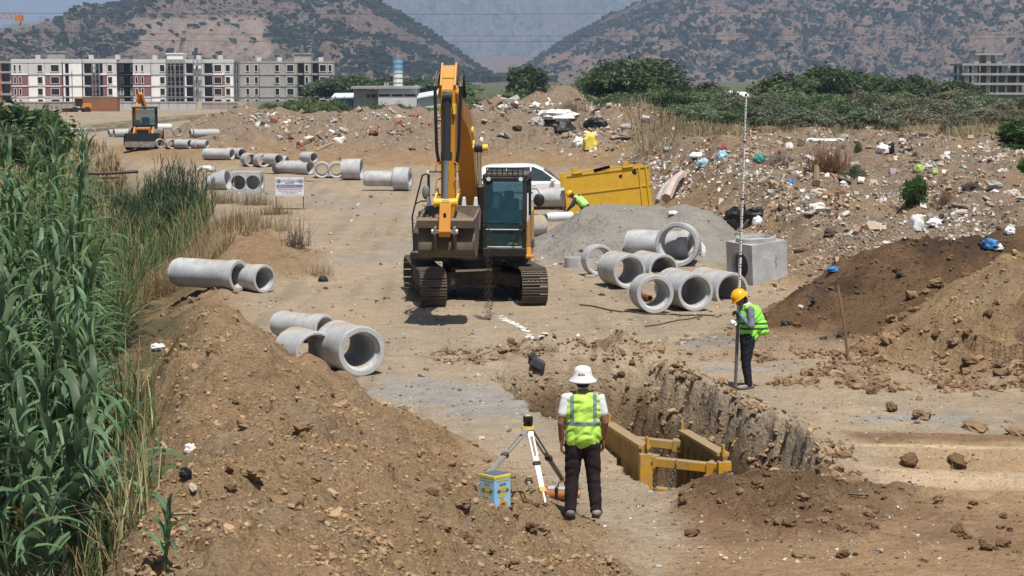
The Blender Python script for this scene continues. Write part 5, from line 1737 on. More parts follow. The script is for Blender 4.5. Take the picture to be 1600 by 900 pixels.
m = MB(); m.box((CX1 - .03, -.10, CZ0 + .45), (.05, .95, .75)); m.box((CX0 + .03, -.10, CZ0 + .45), (.04, .95, .75)); m.box(((CX0 + CX1) / 2, CY1 - .03, CZ0 + .5), (.92, .05, .9)); up(m, 'lower_panel', M_CAT, .01)
def quad(name, pts, mat, par=EX):
    m = MB(); m.add(pts, [(0, 1, 2, 3)]); return up(m, name, mat, 0, fix=False)
xa, xb = CX0 + .08, CX1 - .08
quad('windscreen', [(xa, CY0 + .0, CZ0 + .76), (xb, CY0 + .0, CZ0 + .76), (xb, CY0 + .155, CZ1 - .12), (xa, CY0 + .155, CZ1 - .12)], M_GLASS)
quad('lower_windscreen', [(xa, CY0 + .045, CZ0 + .2), (xb, CY0 + .045, CZ0 + .2), (xb, CY0 + .0, CZ0 + .745), (xa, CY0 + .0, CZ0 + .745)], M_GLASS)
for x in (CX0 + .03, CX1 - .03):
    quad('side_window', [(x, CY0 + .1, CZ0 + .3), (x, -.45, CZ0 + .3), (x, -.45, CZ1 - .12), (x, CY0 + .25, CZ1 - .12)], M_GLASS)
    quad('side_window', [(x, -.39, CZ0 + .84), (x, CY1 - .08, CZ0 + .84), (x, CY1 - .08, CZ1 - .12), (x, -.39, CZ1 - .12)], M_GLASS)
quad('rear_window', [(xa, CY1 - .03, CZ0 + .95), (xb, CY1 - .03, CZ0 + .95), (xb, CY1 - .03, CZ1 - .12), (xa, CY1 - .03, CZ1 - .12)], M_GLASS)
m = MB(); m.box(((CX0 + CX1) / 2, (CY0 + CY1) / 2 + .1, CZ1 + .0), (1.03, 1.72, .09)); up(m, 'cab_roof', M_MBLK, .03)
m = MB()
m.box(((CX0 + CX1) / 2, CY0 + .16, CZ1 + .10), (.86, .05, .03)); m.box(((CX0 + CX1) / 2, CY0 + .16, CZ1 + .19), (.86, .04, .03))
for k in range(8): m.box((CX0 + .08 + k * .12, CY0 + .16, CZ1 + .12), (.025, .04, .16))
up(m, 'roof_guard', M_MBLK, 0, fix=False)
for xx in (CX0 + .13, CX1 - .13):
    m = MB(); m.cone((xx, CY0 + .10, CZ1 - .06), (xx, CY0 + .16, CZ1 - .06), .05, .04, 12); up(m, 'work_lamp', M_LAMP, 0)
m = MB(); m.bar((CX1 + .03, CY0 + .12, CZ0 + .80), (CX1 + .03, CY0 + .14, CZ0 + 1.45), .035, .03); up(m, 'grab_rail', M_TRIM, .005)
m = MB(); m.tube([(CX1 + .0, CY0 + .2, CZ0 + 1.55), (CX1 + .25, CY0 + .05, CZ0 + 1.55), (CX1 + .30, CY0 + .02, CZ0 + 1.45)], .012, n=6)
mi = up(m, 'mirror_arm', M_MBLK, 0)
m = MB(); m.ball((CX1 + .30, CY0 + .02, CZ0 + 1.30), (.125, .06, .15), n=16, m=10); up(m, 'mirror', M_MBLK, 0)
m = MB(); m.bar((CX1 - .32, CY0 - .02, CZ0 + .25), (CX1 - .02, CY0 - .03, CZ0 + .88), .025, .03); m.cone((CX1 - .04, CY0 - .06, CZ0 + .7), (CX1 - .04, CY0 + .02, CZ0 + .7), .06, .06, 12); up(m, 'wiper', M_MBLK, 0)
m = MB(); m.bar((CX1 + .02, CY0 + .3, CZ0 + .0), (CX1 + .10, CY0 + .0, CZ0 + .0), .2, .06); m.prism([(CY0 + .1, 1.02), (CY0 + .9, 1.02), (CY0 + .9, 1.10), (CY0 + .2, 1.30)], 'X', CX1 + .0, CX1 + .10); up(m, 'side_step', M_CAT, .01)
m = MB(); m.box(((CX0 + CX1) / 2, -.25, CZ0 + .42), (.48, .50, .14)); m.box(((CX0 + CX1) / 2, .03, CZ0 + .85), (.46, .13, .80)); m.box(((CX0 + CX1) / 2, .05, CZ0 + 1.34), (.24, .09, .18)); m.box(((CX0 + CX1) / 2, -.2, CZ0 + .2), (.4, .5, .3))
up(m, 'seat', M_SEAT, .04)
for sx in (-.34, .34):
    m = MB(); m.box(((CX0 + CX1) / 2 + sx, -.35, CZ0 + .45), (.14, .5, .35)); m.tube([((CX0 + CX1) / 2 + sx, -.52, CZ0 + .6), ((CX0 + CX1) / 2 + sx, -.56, CZ0 + .8)], .02, n=6); up(m, 'control_console', M_SEAT, .02)
m = MB(); m.box((CX0 + .22, CY0 + .25, CZ0 + .72), (.18, .05, .14), rot=Matrix.Rotation(.3, 3, 'X')); up(m, 'monitor', M_MBLK, .01)
for sx in (-.12, .12):
    m = MB(); m.tube([((CX0 + CX1) / 2 + sx, CY0 + .4, CZ0 + .1), ((CX0 + CX1) / 2 + sx, CY0 + .3, CZ0 + .5)], .015, n=6); m.box(((CX0 + CX1) / 2 + sx, CY0 + .35, CZ0 + .15), (.1, .2, .03)); up(m, 'pedal_lever', M_SEAT, .004)
m = MB(); m.ball((CX1 - .33, CY0 + .25, CZ0 + .25), (.14, .10, .06)); up(m, 'crumpled_cloth', material('yellow_rag', (.45, .42, .06), rough=.9, var=.3, scale=20), 0)

# handrail and mirror on the left of the picture
m = MB()
m.tube([(-1.25, -1.2, 1.2), (-1.28, -1.25, 2.0), (-1.20, -1.2, 2.35), (-1.05, -1.15, 2.95)], .02, n=7)
m.tube([(-.93, -.95, 1.8), (-.93, -.98, 2.95)], .032, n=7)
m.tube([(-1.22, -1.2, 2.28), (-1.1, -1.05, 2.34), (-.93, -.98, 2.34)], .017, n=6)
m.tube([(-1.18, -1.2, 1.95), (-1.0, -1.0, 2.2)], .016, n=6)
m.tube([(-1.05, -1.15, 2.95), (-.93, -.98, 2.98)], .02, n=6)
up(m, 'handrail', M_MBLK, 0)
m = MB(); m.tube([(-.93, -1.0, 3.02), (-.60, -1.05, 3.02), (-.58, -1.05, 3.0), (-.58, -1.05, 2.52), (-.60, -1.05, 2.48), (-.85, -1.0, 2.48)], .018, n=6); up(m, 'mirror_bracket', M_MBLK, 0)
m = MB(); m.ball((-.98, -1.1, 2.55), (.09, .06, .17), n=14, m=9); up(m, 'mirror', material('mirror_grey', (.18, .18, .18), rough=.4, dust=.2), 0)
m = MB(); m.cone((-.95, -1.0, 2.98), (-.95, -1.0, 3.06), .04, .03, 10); up(m, 'marker_lamp', M_LAMP, 0)

# boom ---------------------------------------------------------------
BP = Vector((0, -.32, 1.80))                       # boom foot pin (upper-structure frame)
BT = Vector((0, -5.05, 4.85))                      # boom nose pin
def lerp2(a, b, t, off=0):
    d = (b - a); n_ = Vector((0, -d.z, d.y)).normalized() * -1
    if n_.z < 0: n_ = -n_
    return a.lerp(b, t) + n_ * off
spine_top = [(-.03, .22), (.15, .62), (.32, 1.02), (.47, 1.17), (.62, .98), (.82, .48), (1.0, .20), (1.035, .04)]
spine_bot = [(1.03, -.10), (.98, -.19), (.80, .10), (.62, .46), (.48, .62), (.36, .50), (.18, .12), (.0, -.20), (-.04, -.05)]
poly = [tuple(lerp2(BP, BT, t, o_).yz) for t, o_ in spine_top + spine_bot]
bw = .185
def plate_prism(name, poly, x0, x1, mat, bevel=.01):
    m = MB(); m.prism(poly, 'X', x0, x1); return up(m, name, mat, bevel)
boom = plate_prism('boom', poly, -bw, bw, M_CATB, .018)
m = MB()
for sx in (-bw - .012, bw + .012):
    for (t, o_) in ((.47, .90), (1.0, 0), (0, 0), (.40, .78)):
        c = lerp2(BP, BT, t, o_); m.cone((sx - .03, c.y, c.z), (sx + .03, c.y, c.z), .10, .10, 16)
up(m, 'pin_boss', M_CATY, 0)
for (t, o_, x0, x1) in ((.40, .70, -bw - .34, bw + .34),):
    c = lerp2(BP, BT, t, o_)
    m = MB(); m.cone((x0, c.y, c.z), (x1, c.y, c.z), .075, .075, 16); up(m, 'cylinder_pin', M_CATY, 0)
# boom cylinders
CB = lerp2(BP, BT, .40, .70)
for sx in (-1, 1):
    a = Vector((sx * (bw + .13), -1.05, 1.30)); b = Vector((sx * (bw + .13), CB.y, CB.z))
    m = MB(); m.cone(a, a.lerp(b, .60), .075, .075, 16); m.cone(a.lerp(b, .57), a.lerp(b, .62), .09, .09, 16); m.cone(a + Vector((-.08, 0, 0)), a + Vector((.08, 0, 0)), .10, .10, 12); cyl = up(m, 'boom_cylinder', M_CATB if sx < 0 else M_CYL, 0)
    m = MB(); m.cone(a.lerp(b, .6), b, .05, .05, 14); o = m.build('piston_rod', M_ROD, cyl)
    m = MB(); m.cone(b + Vector((-.09, 0, 0)), b + Vector((.09, 0, 0)), .11, .11, 14); m.build('rod_eye', M_CATY if sx < 0 else M_CYL, cyl)
    m = MB(); m.ball(b + Vector((sx * .06, 0, .16)), (.05, .05, .08)); up(m, 'boom_lamp', M_LAMP, 0)

# stick: hangs from the boom nose
SK = BT.copy(); BK = Vector((0, -5.34, 2.00))              # bucket pin
ST_0 = Vector((0, -4.98, 5.50))                             # stick head, for the stick cylinder
sd_ = (BK - SK).normalized(); sn = Vector((0, sd_.z, -sd_.y))   # to the front
if sn.y > 0: sn = -sn
def sp(t, f): return SK + (BK - SK) * t + sn * f
stick_poly = [sp(-.17, -.12), sp(-.21, -.02), sp(-.19, .10), sp(-.02, .30), sp(.10, .30), sp(.55, .20), sp(.97, .10), sp(1.03, .0), sp(1.0, -.08), sp(.6, -.16), sp(.12, -.22), sp(.0, -.16)]
stick = plate_prism('stick', [tuple(p.yz) for p in stick_poly], -.145, .145, M_CAT, .014)
m = MB()
for sx in (-.145, .145):
    q = [sp(-.22, -.1), sp(-.225, .06), sp(-.18, .13), sp(-.05, .35), sp(-.03, .30), sp(-.12, .0)]
    m2 = MB(); m2.prism([tuple(p.yz) for p in q], 'X', sx - .022, sx + .022); up(m2, 'head_plate', M_CAT, .008)
m = MB(); m.box((0, sp(-.11, .2).y, sp(-.11, .2).z), (.30, .03, .04)); up(m, 'cross_rib', M_CATY, .004)
m = MB(); c = sp(-.18, .0); m.cone((-.14, c.y, c.z), (.14, c.y, c.z), .07, .07, 16); up(m, 'head_pin', M_MBLK, 0)
m = MB(); c = sp(0, 0); m.cone((-.23, c.y, c.z), (.23, c.y, c.z), .12, .12, 18); up(m, 'nose_pin', M_CATY, 0)
# stick cylinder over the boom
a = lerp2(BP, BT, .40, 1.28); b = sp(-.18, 0)
m = MB(); m.cone(a, a.lerp(b, .62), .10, .10, 16); cyl = up(m, 'stick_cylinder', M_CYL, 0)
m = MB(); m.cone(a.lerp(b, .6), b, .055, .055, 14); m.build('piston_rod', M_ROD, cyl)
# bucket cylinder down the front of the stick
a = sp(.04, .42); LK = sp(.80, .52); 
m = MB(); m.cone(a, a.lerp(LK, .58), .088, .088, 18); m.cone(a.lerp(LK, .52), a.lerp(LK, .60), .118, .118, 18); m.cone(a + Vector((-.10, 0, 0)), a + Vector((.10, 0, 0)), .12, .12, 16); cyl = up(m, 'bucket_cylinder', M_CYL, 0)
m = MB(); m.cone(a.lerp(LK, .58), LK, .048, .048, 14); m.build('piston_rod', M_ROD, cyl)
m = MB(); m.cone(LK + Vector((-.08, 0, 0)), LK + Vector((.08, 0, 0)), .085, .085, 14); m.build('rod_eye', M_CYL, cyl)
for sx in (-1, 1):
    m = MB(); q = sp(.12, .22); m.box((sx * .14, q.y, q.z), (.05, .34, .22)); up(m, 'cylinder_bracket', M_CATY, .01)
m = MB(); m.cone((-.25, LK.y, LK.z), (.25, LK.y, LK.z), .085, .085, 16); up(m, 'link_pin', M_CATY, 0)
for sx in (-1, 1):
    ga = sp(.83, .0)
    m = MB(); m.bar(Vector((sx * .225, LK.y, LK.z)), Vector((sx * .225, ga.y, ga.z + .35)), .045, .12); m.cone((sx * .2, LK.y, LK.z), (sx * .25, LK.y, LK.z), .10, .10, 14); up(m, 'guide_link', M_CATY, .008)
BKL = BK + Vector((0, -.68, .04))                     # bucket link pin on the bucket ear
m = MB(); m.prism([(LK.y + .07, LK.z - .02), (LK.y - .09, LK.z - .02), (BKL.y - .11, BKL.z), (BKL.y - .04, BKL.z - .12), (BKL.y + .07, BKL.z)], 'X', -.12, .12); lk = up(m, 'power_link', M_CATB, .012)
m = MB(); c = (Vector(LK) + BKL) / 2; m.box((0, c.y - .095, c.z), (.055, .012, .17)); m.build('slot', M_HOLE, lk)
m = MB(); m.cone((-.20, BKL.y, BKL.z), (.20, BKL.y, BKL.z), .05, .05, 12); up(m, 'link_pin', M_ROD, 0)

# bucket: curled, opening up and back, back of the shell to the front
def bk(y, z): return (BK.y + y, BK.z + z)
shell = [bk(-.46, .26), bk(-.34, .12), bk(-.34, -.02), bk(-.46, -.16), bk(-.46, -.36), bk(-.26, -.52), bk(.02, -.56), bk(.32, -.46), bk(.56, -.26), bk(.70, .02), bk(.78, .42)]
inner = [(p[0] + (0.035 if i < 4 else 0), p[1] + .035 * (1 if 3 < i < 8 else 0)) for i, p in enumerate(shell)]
m = MB()
n_ = len(shell); hw = .57
vs = [(-hw, *p) for p in shell] + [(hw, *p) for p in shell]
cy_ = sum(p[0] for p in shell) / n_; cz_ = sum(p[1] for p in shell) / n_
vi = [(-hw + .03, p[0] + (cy_ - p[0]) * .05, p[1] + (cz_ + .2 - p[1]) * .05) for p in shell] + [(hw - .03, p[0] + (cy_ - p[0]) * .05, p[1] + (cz_ + .2 - p[1]) * .05) for p in shell]
fs = [(i, i + 1, n_ + i + 1, n_ + i) for i in range(n_ - 1)]
m.add(vs, fs, 0, True); m.add(vi, [f[::-1] for f in fs], 0, True)
bucket = up(m, 'bucket_shell', M_BKT, 0, angle=50)
for sx in (-hw, hw):
    m = MB(); m.prism(shell, 'X', sx - .02, sx + .02); up(m, 'bucket_side', M_BKT, .006)
    m = MB(); m.prism([bk(.62, .0), bk(.78, .40), bk(.86, .40), bk(.74, -.04)], 'X', sx - .035, sx + .035); up(m, 'side_cutter', M_BKT, .006)
m = MB(); m.prism([bk(-.58, .10), bk(-.60, .26), bk(-.40, .31), bk(-.32, .24), bk(-.36, .10)], 'X', -hw - .02, hw + .02); up(m, 'back_rim', M_CATB if False else M_BKT, .006)
for sx in (-.20, .20):
    m = MB(); m.prism([bk(.14, .14), bk(.10, -.10), bk(-.18, -.44), bk(-.5, -.42), bk(-.60, -.25), bk(-.78, -.02), bk(-.76, .12), bk(-.62, .12), bk(-.5, .2), bk(-.2, .2), bk(0, .16)], 'X', sx - .028, sx + .028); up(m, 'bucket_ear', M_BKT, .008)
    m = MB(); m.cone((sx + (.03 if sx > 0 else -.03), BKL.y, BKL.z), (sx + (.07 if sx > 0 else -.07), BKL.y, BKL.z), .05, .05, 12); up(m, 'ear_boss', M_TOOTH, 0)
m = MB(); m.cone((-.26, BK.y, BK.z), (.26, BK.y, BK.z), .06, .06, 14); up(m, 'bucket_pin', M_MBLK, 0)
m = MB(); m.prism([bk(.75, .36), bk(.81, .36), bk(.83, .48), bk(.77, .48)], 'X', -hw - .02, hw + .02); up(m, 'cutting_lip', M_BKT, .008)
for k in range(5):
    x = -.50 + k * .25
    m = MB(); c = bk(.80, .46)
    m.add([(x - .05, c[0] - .045, c[1]), (x + .05, c[0] - .045, c[1]), (x + .05, c[0] + .045, c[1]), (x - .05, c[0] + .045, c[1]),
           (x - .032, c[0] - .005, c[1] + .20), (x + .032, c[0] - .005, c[1] + .20), (x + .032, c[0] + .035, c[1] + .20), (x - .032, c[0] + .035, c[1] + .20)],
          [(0, 3, 2, 1), (4, 5, 6, 7), (0, 1, 5, 4), (1, 2, 6, 5), (2, 3, 7, 6), (3, 0, 4, 7)])
    up(m, 'tooth', M_TOOTH, .012)
# heaped soil in the bucket
m = MB(); m.ball((0, BK.y + .18, BK.z + .06), (.53, .58, .34), n=26, m=14)
vs_ = np.array(m.v); d_ = 1 + .14 * fbm(vs_[:, 0] * 3, vs_[:, 1] * 3 + vs_[:, 2] * 2, 4, seed=9)
c0 = np.array([0, BK.y + .18, BK.z + .06]); vs_ = c0 + (vs_ - c0) * d_[:, None]; m.v = [tuple(v) for v in vs_]
M_SOILX = material('loose_soil', (.19, .13, .082), rough=1, var=.2, scale=6, bump=.03, bscale=14, fine=40)
up(m, 'soil_load', M_SOILX, 0)
# hoses on both sides of the stick and along the boom
for sx, k_ in ((-1, 0), (-1, 1), (1, 0), (1, 1)):
    x = sx * (.21 + .035 * k_)
    m = MB(); a0 = lerp2(BP, BT, .86, .42)
    m.tube([(x, a0.y, a0.z), (x + sx * .03, SK.y + .15, SK.z + .42 + .05 * k_), (x + sx * .04, SK.y - .28, SK.z + .15), (x + sx * .03, sp(.10, .30).y, sp(.10, .30).z), (x, sp(.42, .24).y, sp(.42, .24).z), (x - sx * .05, sp(.52, .22).y, sp(.52, .22).z)], .020, n=6)
    up(m, 'hydraulic_hose', M_HOSE, 0)
for sx in (-1, 1):
    for t0, t1 in ((.50, .58), (.62, .74)):
        m = MB(); m.tube([sp(t0, .22) + Vector((sx * .14, 0, 0)), sp(t0 + .02, .28) + Vector((sx * .22, 0, 0)), sp(t1 - .02, .26) + Vector((sx * .25, 0, 0)), sp(t1, .2) + Vector((sx * .15, 0, 0))], .014, n=6); up(m, 'steel_line', M_CATB, 0)
    m = MB(); p0 = [lerp2(BP, BT, t, o_) for t, o_ in ((.1, .52), (.32, 1.07), (.47, 1.22), (.62, 1.03), (.86, .45))]
    m.tube([Vector((sx * .12, q.y, q.z)) for q in p0], .022, n=6); up(m, 'steel_line', M_MBLK, 0)

# ------------------------------------------------------------------ white car behind the machine
M_CARW = material('car_white', (0.78, 0.79, 0.80), rough=.2, var=.02, spec=.6)
M_CARG = glass('car_glass', (.05, .075, .075), .75)
M_TYRE = material('tyre', (.02, .02, .02), rough=.85, dust=.3)
M_RIM = material('rim', (.35, .35, .36), rough=.3, metal=.7)
cp = G(820, 329, 0)
car = thing('parked_car', 'white estate car parked behind the excavator, bonnet towards the yellow shield', 'car', (cp.x + .35, cp.y + 1.2, gz(cp.x, cp.y + 1.2) + .08), rz=R(-2))
Lh = 2.35
lower = [(-Lh, .35), (-Lh - .02, .62), (-Lh + .05, 1.00), (.95, 1.02), (1.05, 1.01), (1.75, .93), (2.18, .80), (2.34, .60), (2.34, .32), (2.1, .25), (-2.2, .25)]
m = MB(); m.prism(lower, 'Y', -.9, .9); body = m.build('body', M_CARW, car, bevel=.05)
gh = [(-2.28, 1.0), (-2.18, 1.30), (-2.0, 1.58), (-1.7, 1.66), (-.4, 1.70), (.05, 1.66), (.40, 1.50), (1.08, 1.01)]
m = MB(); n_ = len(gh)
def yw(z): return .86 - .20 * max(0, (z - 1.0)) / .7
vs = [(x, -yw(z), z) for x, z in gh] + [(x, yw(z), z) for x, z in gh]
m.add(vs, [(i, i + 1, n_ + i + 1, n_ + i) for i in range(n_ - 1)], 0, True); m.add(vs[:n_], [tuple(range(n_))[::-1]]); m.add(vs[n_:], [tuple(range(n_))])
m.build('roof', M_CARW, car, bevel=.02, angle=50)
def sidepane(pts, sy):
    m = MB(); m.add([(x, sy * (yw(z) + .006), z) for x, z in pts], [tuple(range(len(pts)))]); return m.build('side_window', M_GLASSD if False else M_CARGD, car, fix=False)
M_CARGD = material('car_side_glass', (.035, .055, .055), rough=.08, spec=.6, var=.3, scale=1.5)
for sy in (-1, 1):
    sidepane([(-2.05, 1.06), (-1.05, 1.06), (-1.05, 1.56), (-1.75, 1.55)], sy)
    sidepane([(-1.0, 1.06), (-.12, 1.06), (-.12, 1.60), (-1.0, 1.57)], sy)
    sidepane([(-.06, 1.06), (.92, 1.06), (.36, 1.46), (.02, 1.60), (-.06, 1.60)], sy)
    m = MB(); m.bar((-2.2, sy * .905, .62), (2.1, sy * .905, .60), .015, .05); m.build('side_trim', M_RIM, car)
    for xx in (-.92, .05):
        m = MB(); m.box((xx, sy * .905, .90), (.16, .02, .03)); m.build('door_handle', M_CARW, car)
    m = MB(); m.ball((.78, sy * 1.0, 1.08), (.10, .11, .08), n=12, m=8); m.build('mirror', M_CARW, car)
m = MB(); m.add([(1.07, -.80, 1.025), (1.07, .80, 1.025), (.42, .74, 1.505), (.42, -.74, 1.505)], [(0, 1, 2, 3)]); 
m.v = [(x + .008, y, z + .008) for x, y, z in m.v]; m.build('windscreen', M_CARGD, car, fix=False)
for xx in (-1.45, 1.45):
    for sy in (-1, 1):
        m = MB(); m.lathe([(.20, -.1), (.31, -.1), (.34, -.06), (.34, .06), (.31, .1), (.20, .1)], Matrix.Translation((xx, sy * .82, .33)) @ Matrix.Rotation(PI / 2, 4, 'X'), n=24, closed=True)
        w_ = m.build('wheel', M_TYRE, car)
        m = MB(); m.lathe([(0.02, .08), (.08, .08), (.2, .04), (.205, -.08), (.02, -.08)], Matrix.Translation((xx, sy * .83, .33)) @ Matrix.Rotation(PI / 2 * sy, 4, 'X'), n=20); m.build('rim', M_RIM, w_)
m = MB(); m.box((2.28, -.62, .68), (.12, .32, .13)); m.box((2.28, .62, .68), (.12, .32, .13)); m.build('headlight', M_LAMP, car, bevel=.03)

# ------------------------------------------------------------------ backhoe loader, far left
M_ORG = material('loader_orange', (0.62, 0.22, 0.03), rough=.45, var=.08, dust=.2)
bp_ = hit(217, 236)
bl = thing('backhoe_loader', 'orange and black backhoe loader facing the camera at the far end of the pipe row', 'loader', bp_ + Vector((0, 1.6, 0)), rz=R(6))
def bx_(name, c, s, mt, bevel=.03, par=bl, rot=None):
    m = MB(); m.box(c, s, rot=rot); return m.build(name, mt, par, bevel=bevel)
m = MB(); m.prism([(-1.6, .25), (-.75, .18), (-.62, .5), (-.66, 1.1), (-.80, 1.15), (-.85, .6), (-1.5, .32)], 'X', -1.15, 1.15); m.box((-1.14, -1.05, .65), (.04, .8, .75)); m.box((1.14, -1.05, .65), (.04, .8, .75)); m.build('loader_bucket', M_MBLK, bl)
bx_('bonnet', (0, .3, 1.15), (.9, 1.5, .7), M_ORG)
bx_('grille', (0, -.46, 1.1), (.8, .05, .6), M_MBLK)
bx_('chassis', (0, 1.2, .75), (.9, 3.4, .35), M_MBLK)
for sx in (-1, 1):
    m = MB(); m.bar((sx * .62, -.7, .75), (sx * .62, .9, 1.45), .12, .2); m.build('loader_arm', M_ORG, bl, bevel=.02)
    for yy, rr_ in ((-.05, .48), (2.3, .72)):
        m = MB(); m.lathe([(rr_ * .5, -.2), (rr_ * .93, -.2), (rr_, -.12), (rr_, .12), (rr_ * .93, .2), (rr_ * .5, .2)], Matrix.Translation((sx * .95, yy, rr_)) @ Matrix.Rotation(PI / 2, 4, 'Y'), n=24, closed=True); w_ = m.build('wheel', M_TYRE, bl)
        m = MB(); m.cone((sx * .80, yy, rr_), (sx * 1.08, yy, rr_), rr_ * .5, rr_ * .45, 16); m.build('rim', M_ORG, w_)
m = MB()
for sx in (-.74, .74):
    for a, b in (((1.1, 1.4), (1.25, 2.75)), ((2.4, 1.4), (2.4, 2.75)), ((1.15, 1.45), (2.4, 1.45)), ((1.25, 2.72), (2.4, 2.72))):
        m.bar((sx, a[0], a[1]), (sx, b[0], b[1]), .09)
m.box((0, 1.75, 1.5), (1.4, 1.3, .15)); m.box((0, 1.1, 1.55), (1.4, .06, .3)); m.build('cab_frame', M_MBLK, bl, bevel=.01)
bx_('cab_roof', (0, 1.8, 2.80), (1.66, 1.55, .12), M_MBLK)
for sx in (-.73, .73):
    m = MB(); m.add([(sx, 1.2, 1.5), (sx, 2.38, 1.5), (sx, 2.38, 2.7), (sx, 1.3, 2.7)], [(0, 1, 2, 3)]); m.build('side_window', M_GLASS, bl, fix=False)
m = MB(); m.add([(-.7, 1.13, 1.7), (.7, 1.13, 1.7), (.7, 1.23, 2.7), (-.7, 1.23, 2.7)], [(0, 1, 2, 3)]); m.build('windscreen', M_GLASS, bl, fix=False)
bx_('seat', (0, 2.1, 1.8), (.5, .2, .7), M_SEAT)
m = MB(); m.bar((-.55, 2.7, .9), (-.62, 3.6, 3.1), .28, .3); m.build('hoe_boom', M_ORG, bl, bevel=.03)
m = MB(); m.bar((-.62, 3.6, 3.1), (-.42, 3.3, 3.75), .22, .3); m.bar((-.42, 3.3, 3.75), (-.15, 3.9, 2.7), .25, .25); m.build('hoe_stick', M_ORG, bl, bevel=.03)
m = MB(); m.bar((-.82, 2.6, 1.3), (-.88, 2.4, 2.6), .14, .14); m.build('stabiliser', M_ORG, bl, bevel=.02)

# orange wheel loader and dump lorry by the hoarding
lp = Vector(((126 - 800) / FPX * 325, 325, gz(-73, 325) if False else 0)); lp.z = CAMZ + (HORIZ - 177) / FPX * 325
ld = thing('wheel_loader', 'small orange wheel loader in front of the rust-brown container', 'loader', lp, rz=R(-65))
def bl2(name, c, s, mt): 
    m = MB(); m.box(c, s); return m.build(name, mt, ld, bevel=.04)
bl2('engine_cover', (0, 1.2, 1.3), (1.2, 1.7, .8), M_ORG); bl2('chassis', (0, 0, .75), (.9, 3.6, .4), M_MBLK); bl2('cab', (0, 0, 1.9), (1.2, 1.2, 1.3), M_GLASSD); bl2('cab_roof', (0, 0, 2.6), (1.35, 1.35, .12), M_ORG)
bl2('bucket', (0, -2.3, .5), (2.1, .7, .8), M_MBLK); bl2('lift_arm', (0, -1.3, 1.0), (.8, 1.7, .25), M_ORG)
for sx in (-1, 1):
    for yy in (-.9, 1.2):
        m = MB(); m.cone((sx * .7, yy, .6), (sx * 1.1, yy, .6), .6, .6, 18); m.build('wheel', M_TYRE, ld, bevel=.04)
# ------------------------------------------------------------------ people
def capsule(m, a, ra, b, rb, n=14):
    a = Vector(a); b = Vector(b)
    d = b - a
    L = d.length
    if L < 1e-6: return m.ball(a, ra, n=n)
    d.normalize()
    s = d.orthogonal().normalized(); u = d.cross(s)
    rings = []
    for t in (-.98, -.7, -.35, 0): rings.append((a + d * ra * t, ra * math.sqrt(max(0, 1 - t * t))))
    for t in (0, .35, .7, .98): rings.append((b + d * rb * t, rb * math.sqrt(max(0, 1 - t * t))))
    vs = []
    for c, r in rings:
        for i in range(n):
            q = 2 * PI * i / n
            vs.append(c + (s * math.cos(q) + u * math.sin(q)) * r)
    K = len(rings)
    fs = [(k * n + i, k * n + (i + 1) % n, (k + 1) * n + (i + 1) % n, (k + 1) * n + i) for k in range(K - 1) for i in range(n)]
    fs += [tuple(range(n))[::-1], tuple(range((K - 1) * n, K * n))]
    return m.add(vs, fs, 0, True)


def fuse(m, name, mat, parent, voxel=.012, smooth=3, wrinkle=0.0, seed=0):
    """melts overlapping closed shapes into one continuous skin"""
    me = m.mesh('tmp', mat, fix=False)
    o = bpy.data.objects.new('tmp', me); COL.objects.link(o)
    md = o.modifiers.new('r', 'REMESH'); md.mode = 'VOXEL'; md.voxel_size = voxel; md.use_smooth_shade = True
    if smooth:
        ms = o.modifiers.new('s', 'SMOOTH'); ms.factor = .5; ms.iterations = smooth
    dg = bpy.context.evaluated_depsgraph_get()
    me2 = bpy.data.meshes.new_from_object(o.evaluated_get(dg))
    bpy.data.objects.remove(o)
    me2.name = name
    if wrinkle:
        n_ = len(me2.vertices); co = np.empty(n_ * 3, np.float32); me2.vertices.foreach_get('co', co); co = co.reshape(-1, 3)
        no = np.empty(n_ * 3, np.float32); me2.vertex_normals.foreach_get('vector', no); no = no.reshape(-1, 3)
        w = np.abs(fbm(co[:, 0] * 4 + co[:, 2] * 3 + co[:, 1] * 3, co[:, 2] * 7 - co[:, 0] * 3 + co[:, 1] * 5, 2, seed=seed)) - .2
        co = co + no * (w * wrinkle)[:, None]
        me2.vertices.foreach_set('co', co.astype(np.float32).ravel())
    me2.materials.clear(); me2.materials.append(mat)
    me2.polygons.foreach_set('use_smooth', np.full(len(me2.polygons), True))
    ob = bpy.data.objects.new(name, me2); COL.objects.link(ob); ob.parent = parent
    return ob


def hand(m, wrist, d, palm, curl=.5, right=True):
    """palm with four bent fingers and a thumb; d: direction of the fingers, palm: way the palm faces"""
    w = Vector(wrist); d = Vector(d).normalized(); p = Vector(palm); p = (p - d * p.dot(d)).normalized(); s = d.cross(p)
    if not right: s = -s                            # s points to the thumb side
    for k, o_ in enumerate((.030, .010, -.010, -.029)):
        capsule(m, w + s * o_ * .6, .016, w + d * .082 + s * o_, .0125, 8)
    for k, (o_, L) in enumerate(((.030, .072), (.010, .080), (-.010, .074), (-.029, .058))):
        a = w + d * .085 + s * o_
        d1 = (d * math.cos(curl * .6) + p * math.sin(curl * .6)).normalized()
        d2 = (d * math.cos(curl * 1.5) + p * math.sin(curl * 1.5)).normalized()
        d3 = (d * math.cos(curl * 2.3) + p * math.sin(curl * 2.3)).normalized()
        b = a + d1 * L * .45; c = b + d2 * L * .32; e = c + d3 * L * .26
        capsule(m, a, .0098, b, .0090, 8); capsule(m, b, .0090, c, .0082, 8); capsule(m, c, .0082, e, .0068, 8)
    t0 = w + d * .02 + s * .028; t1 = t0 + (d * .6 + s * .65 + p * .25).normalized() * .045; t2 = t1 + (d * .85 + s * .1 + p * .5).normalized() * .035
    capsule(m, t0, .014, t1, .011, 8); capsule(m, t1, .011, t2, .0085, 8)


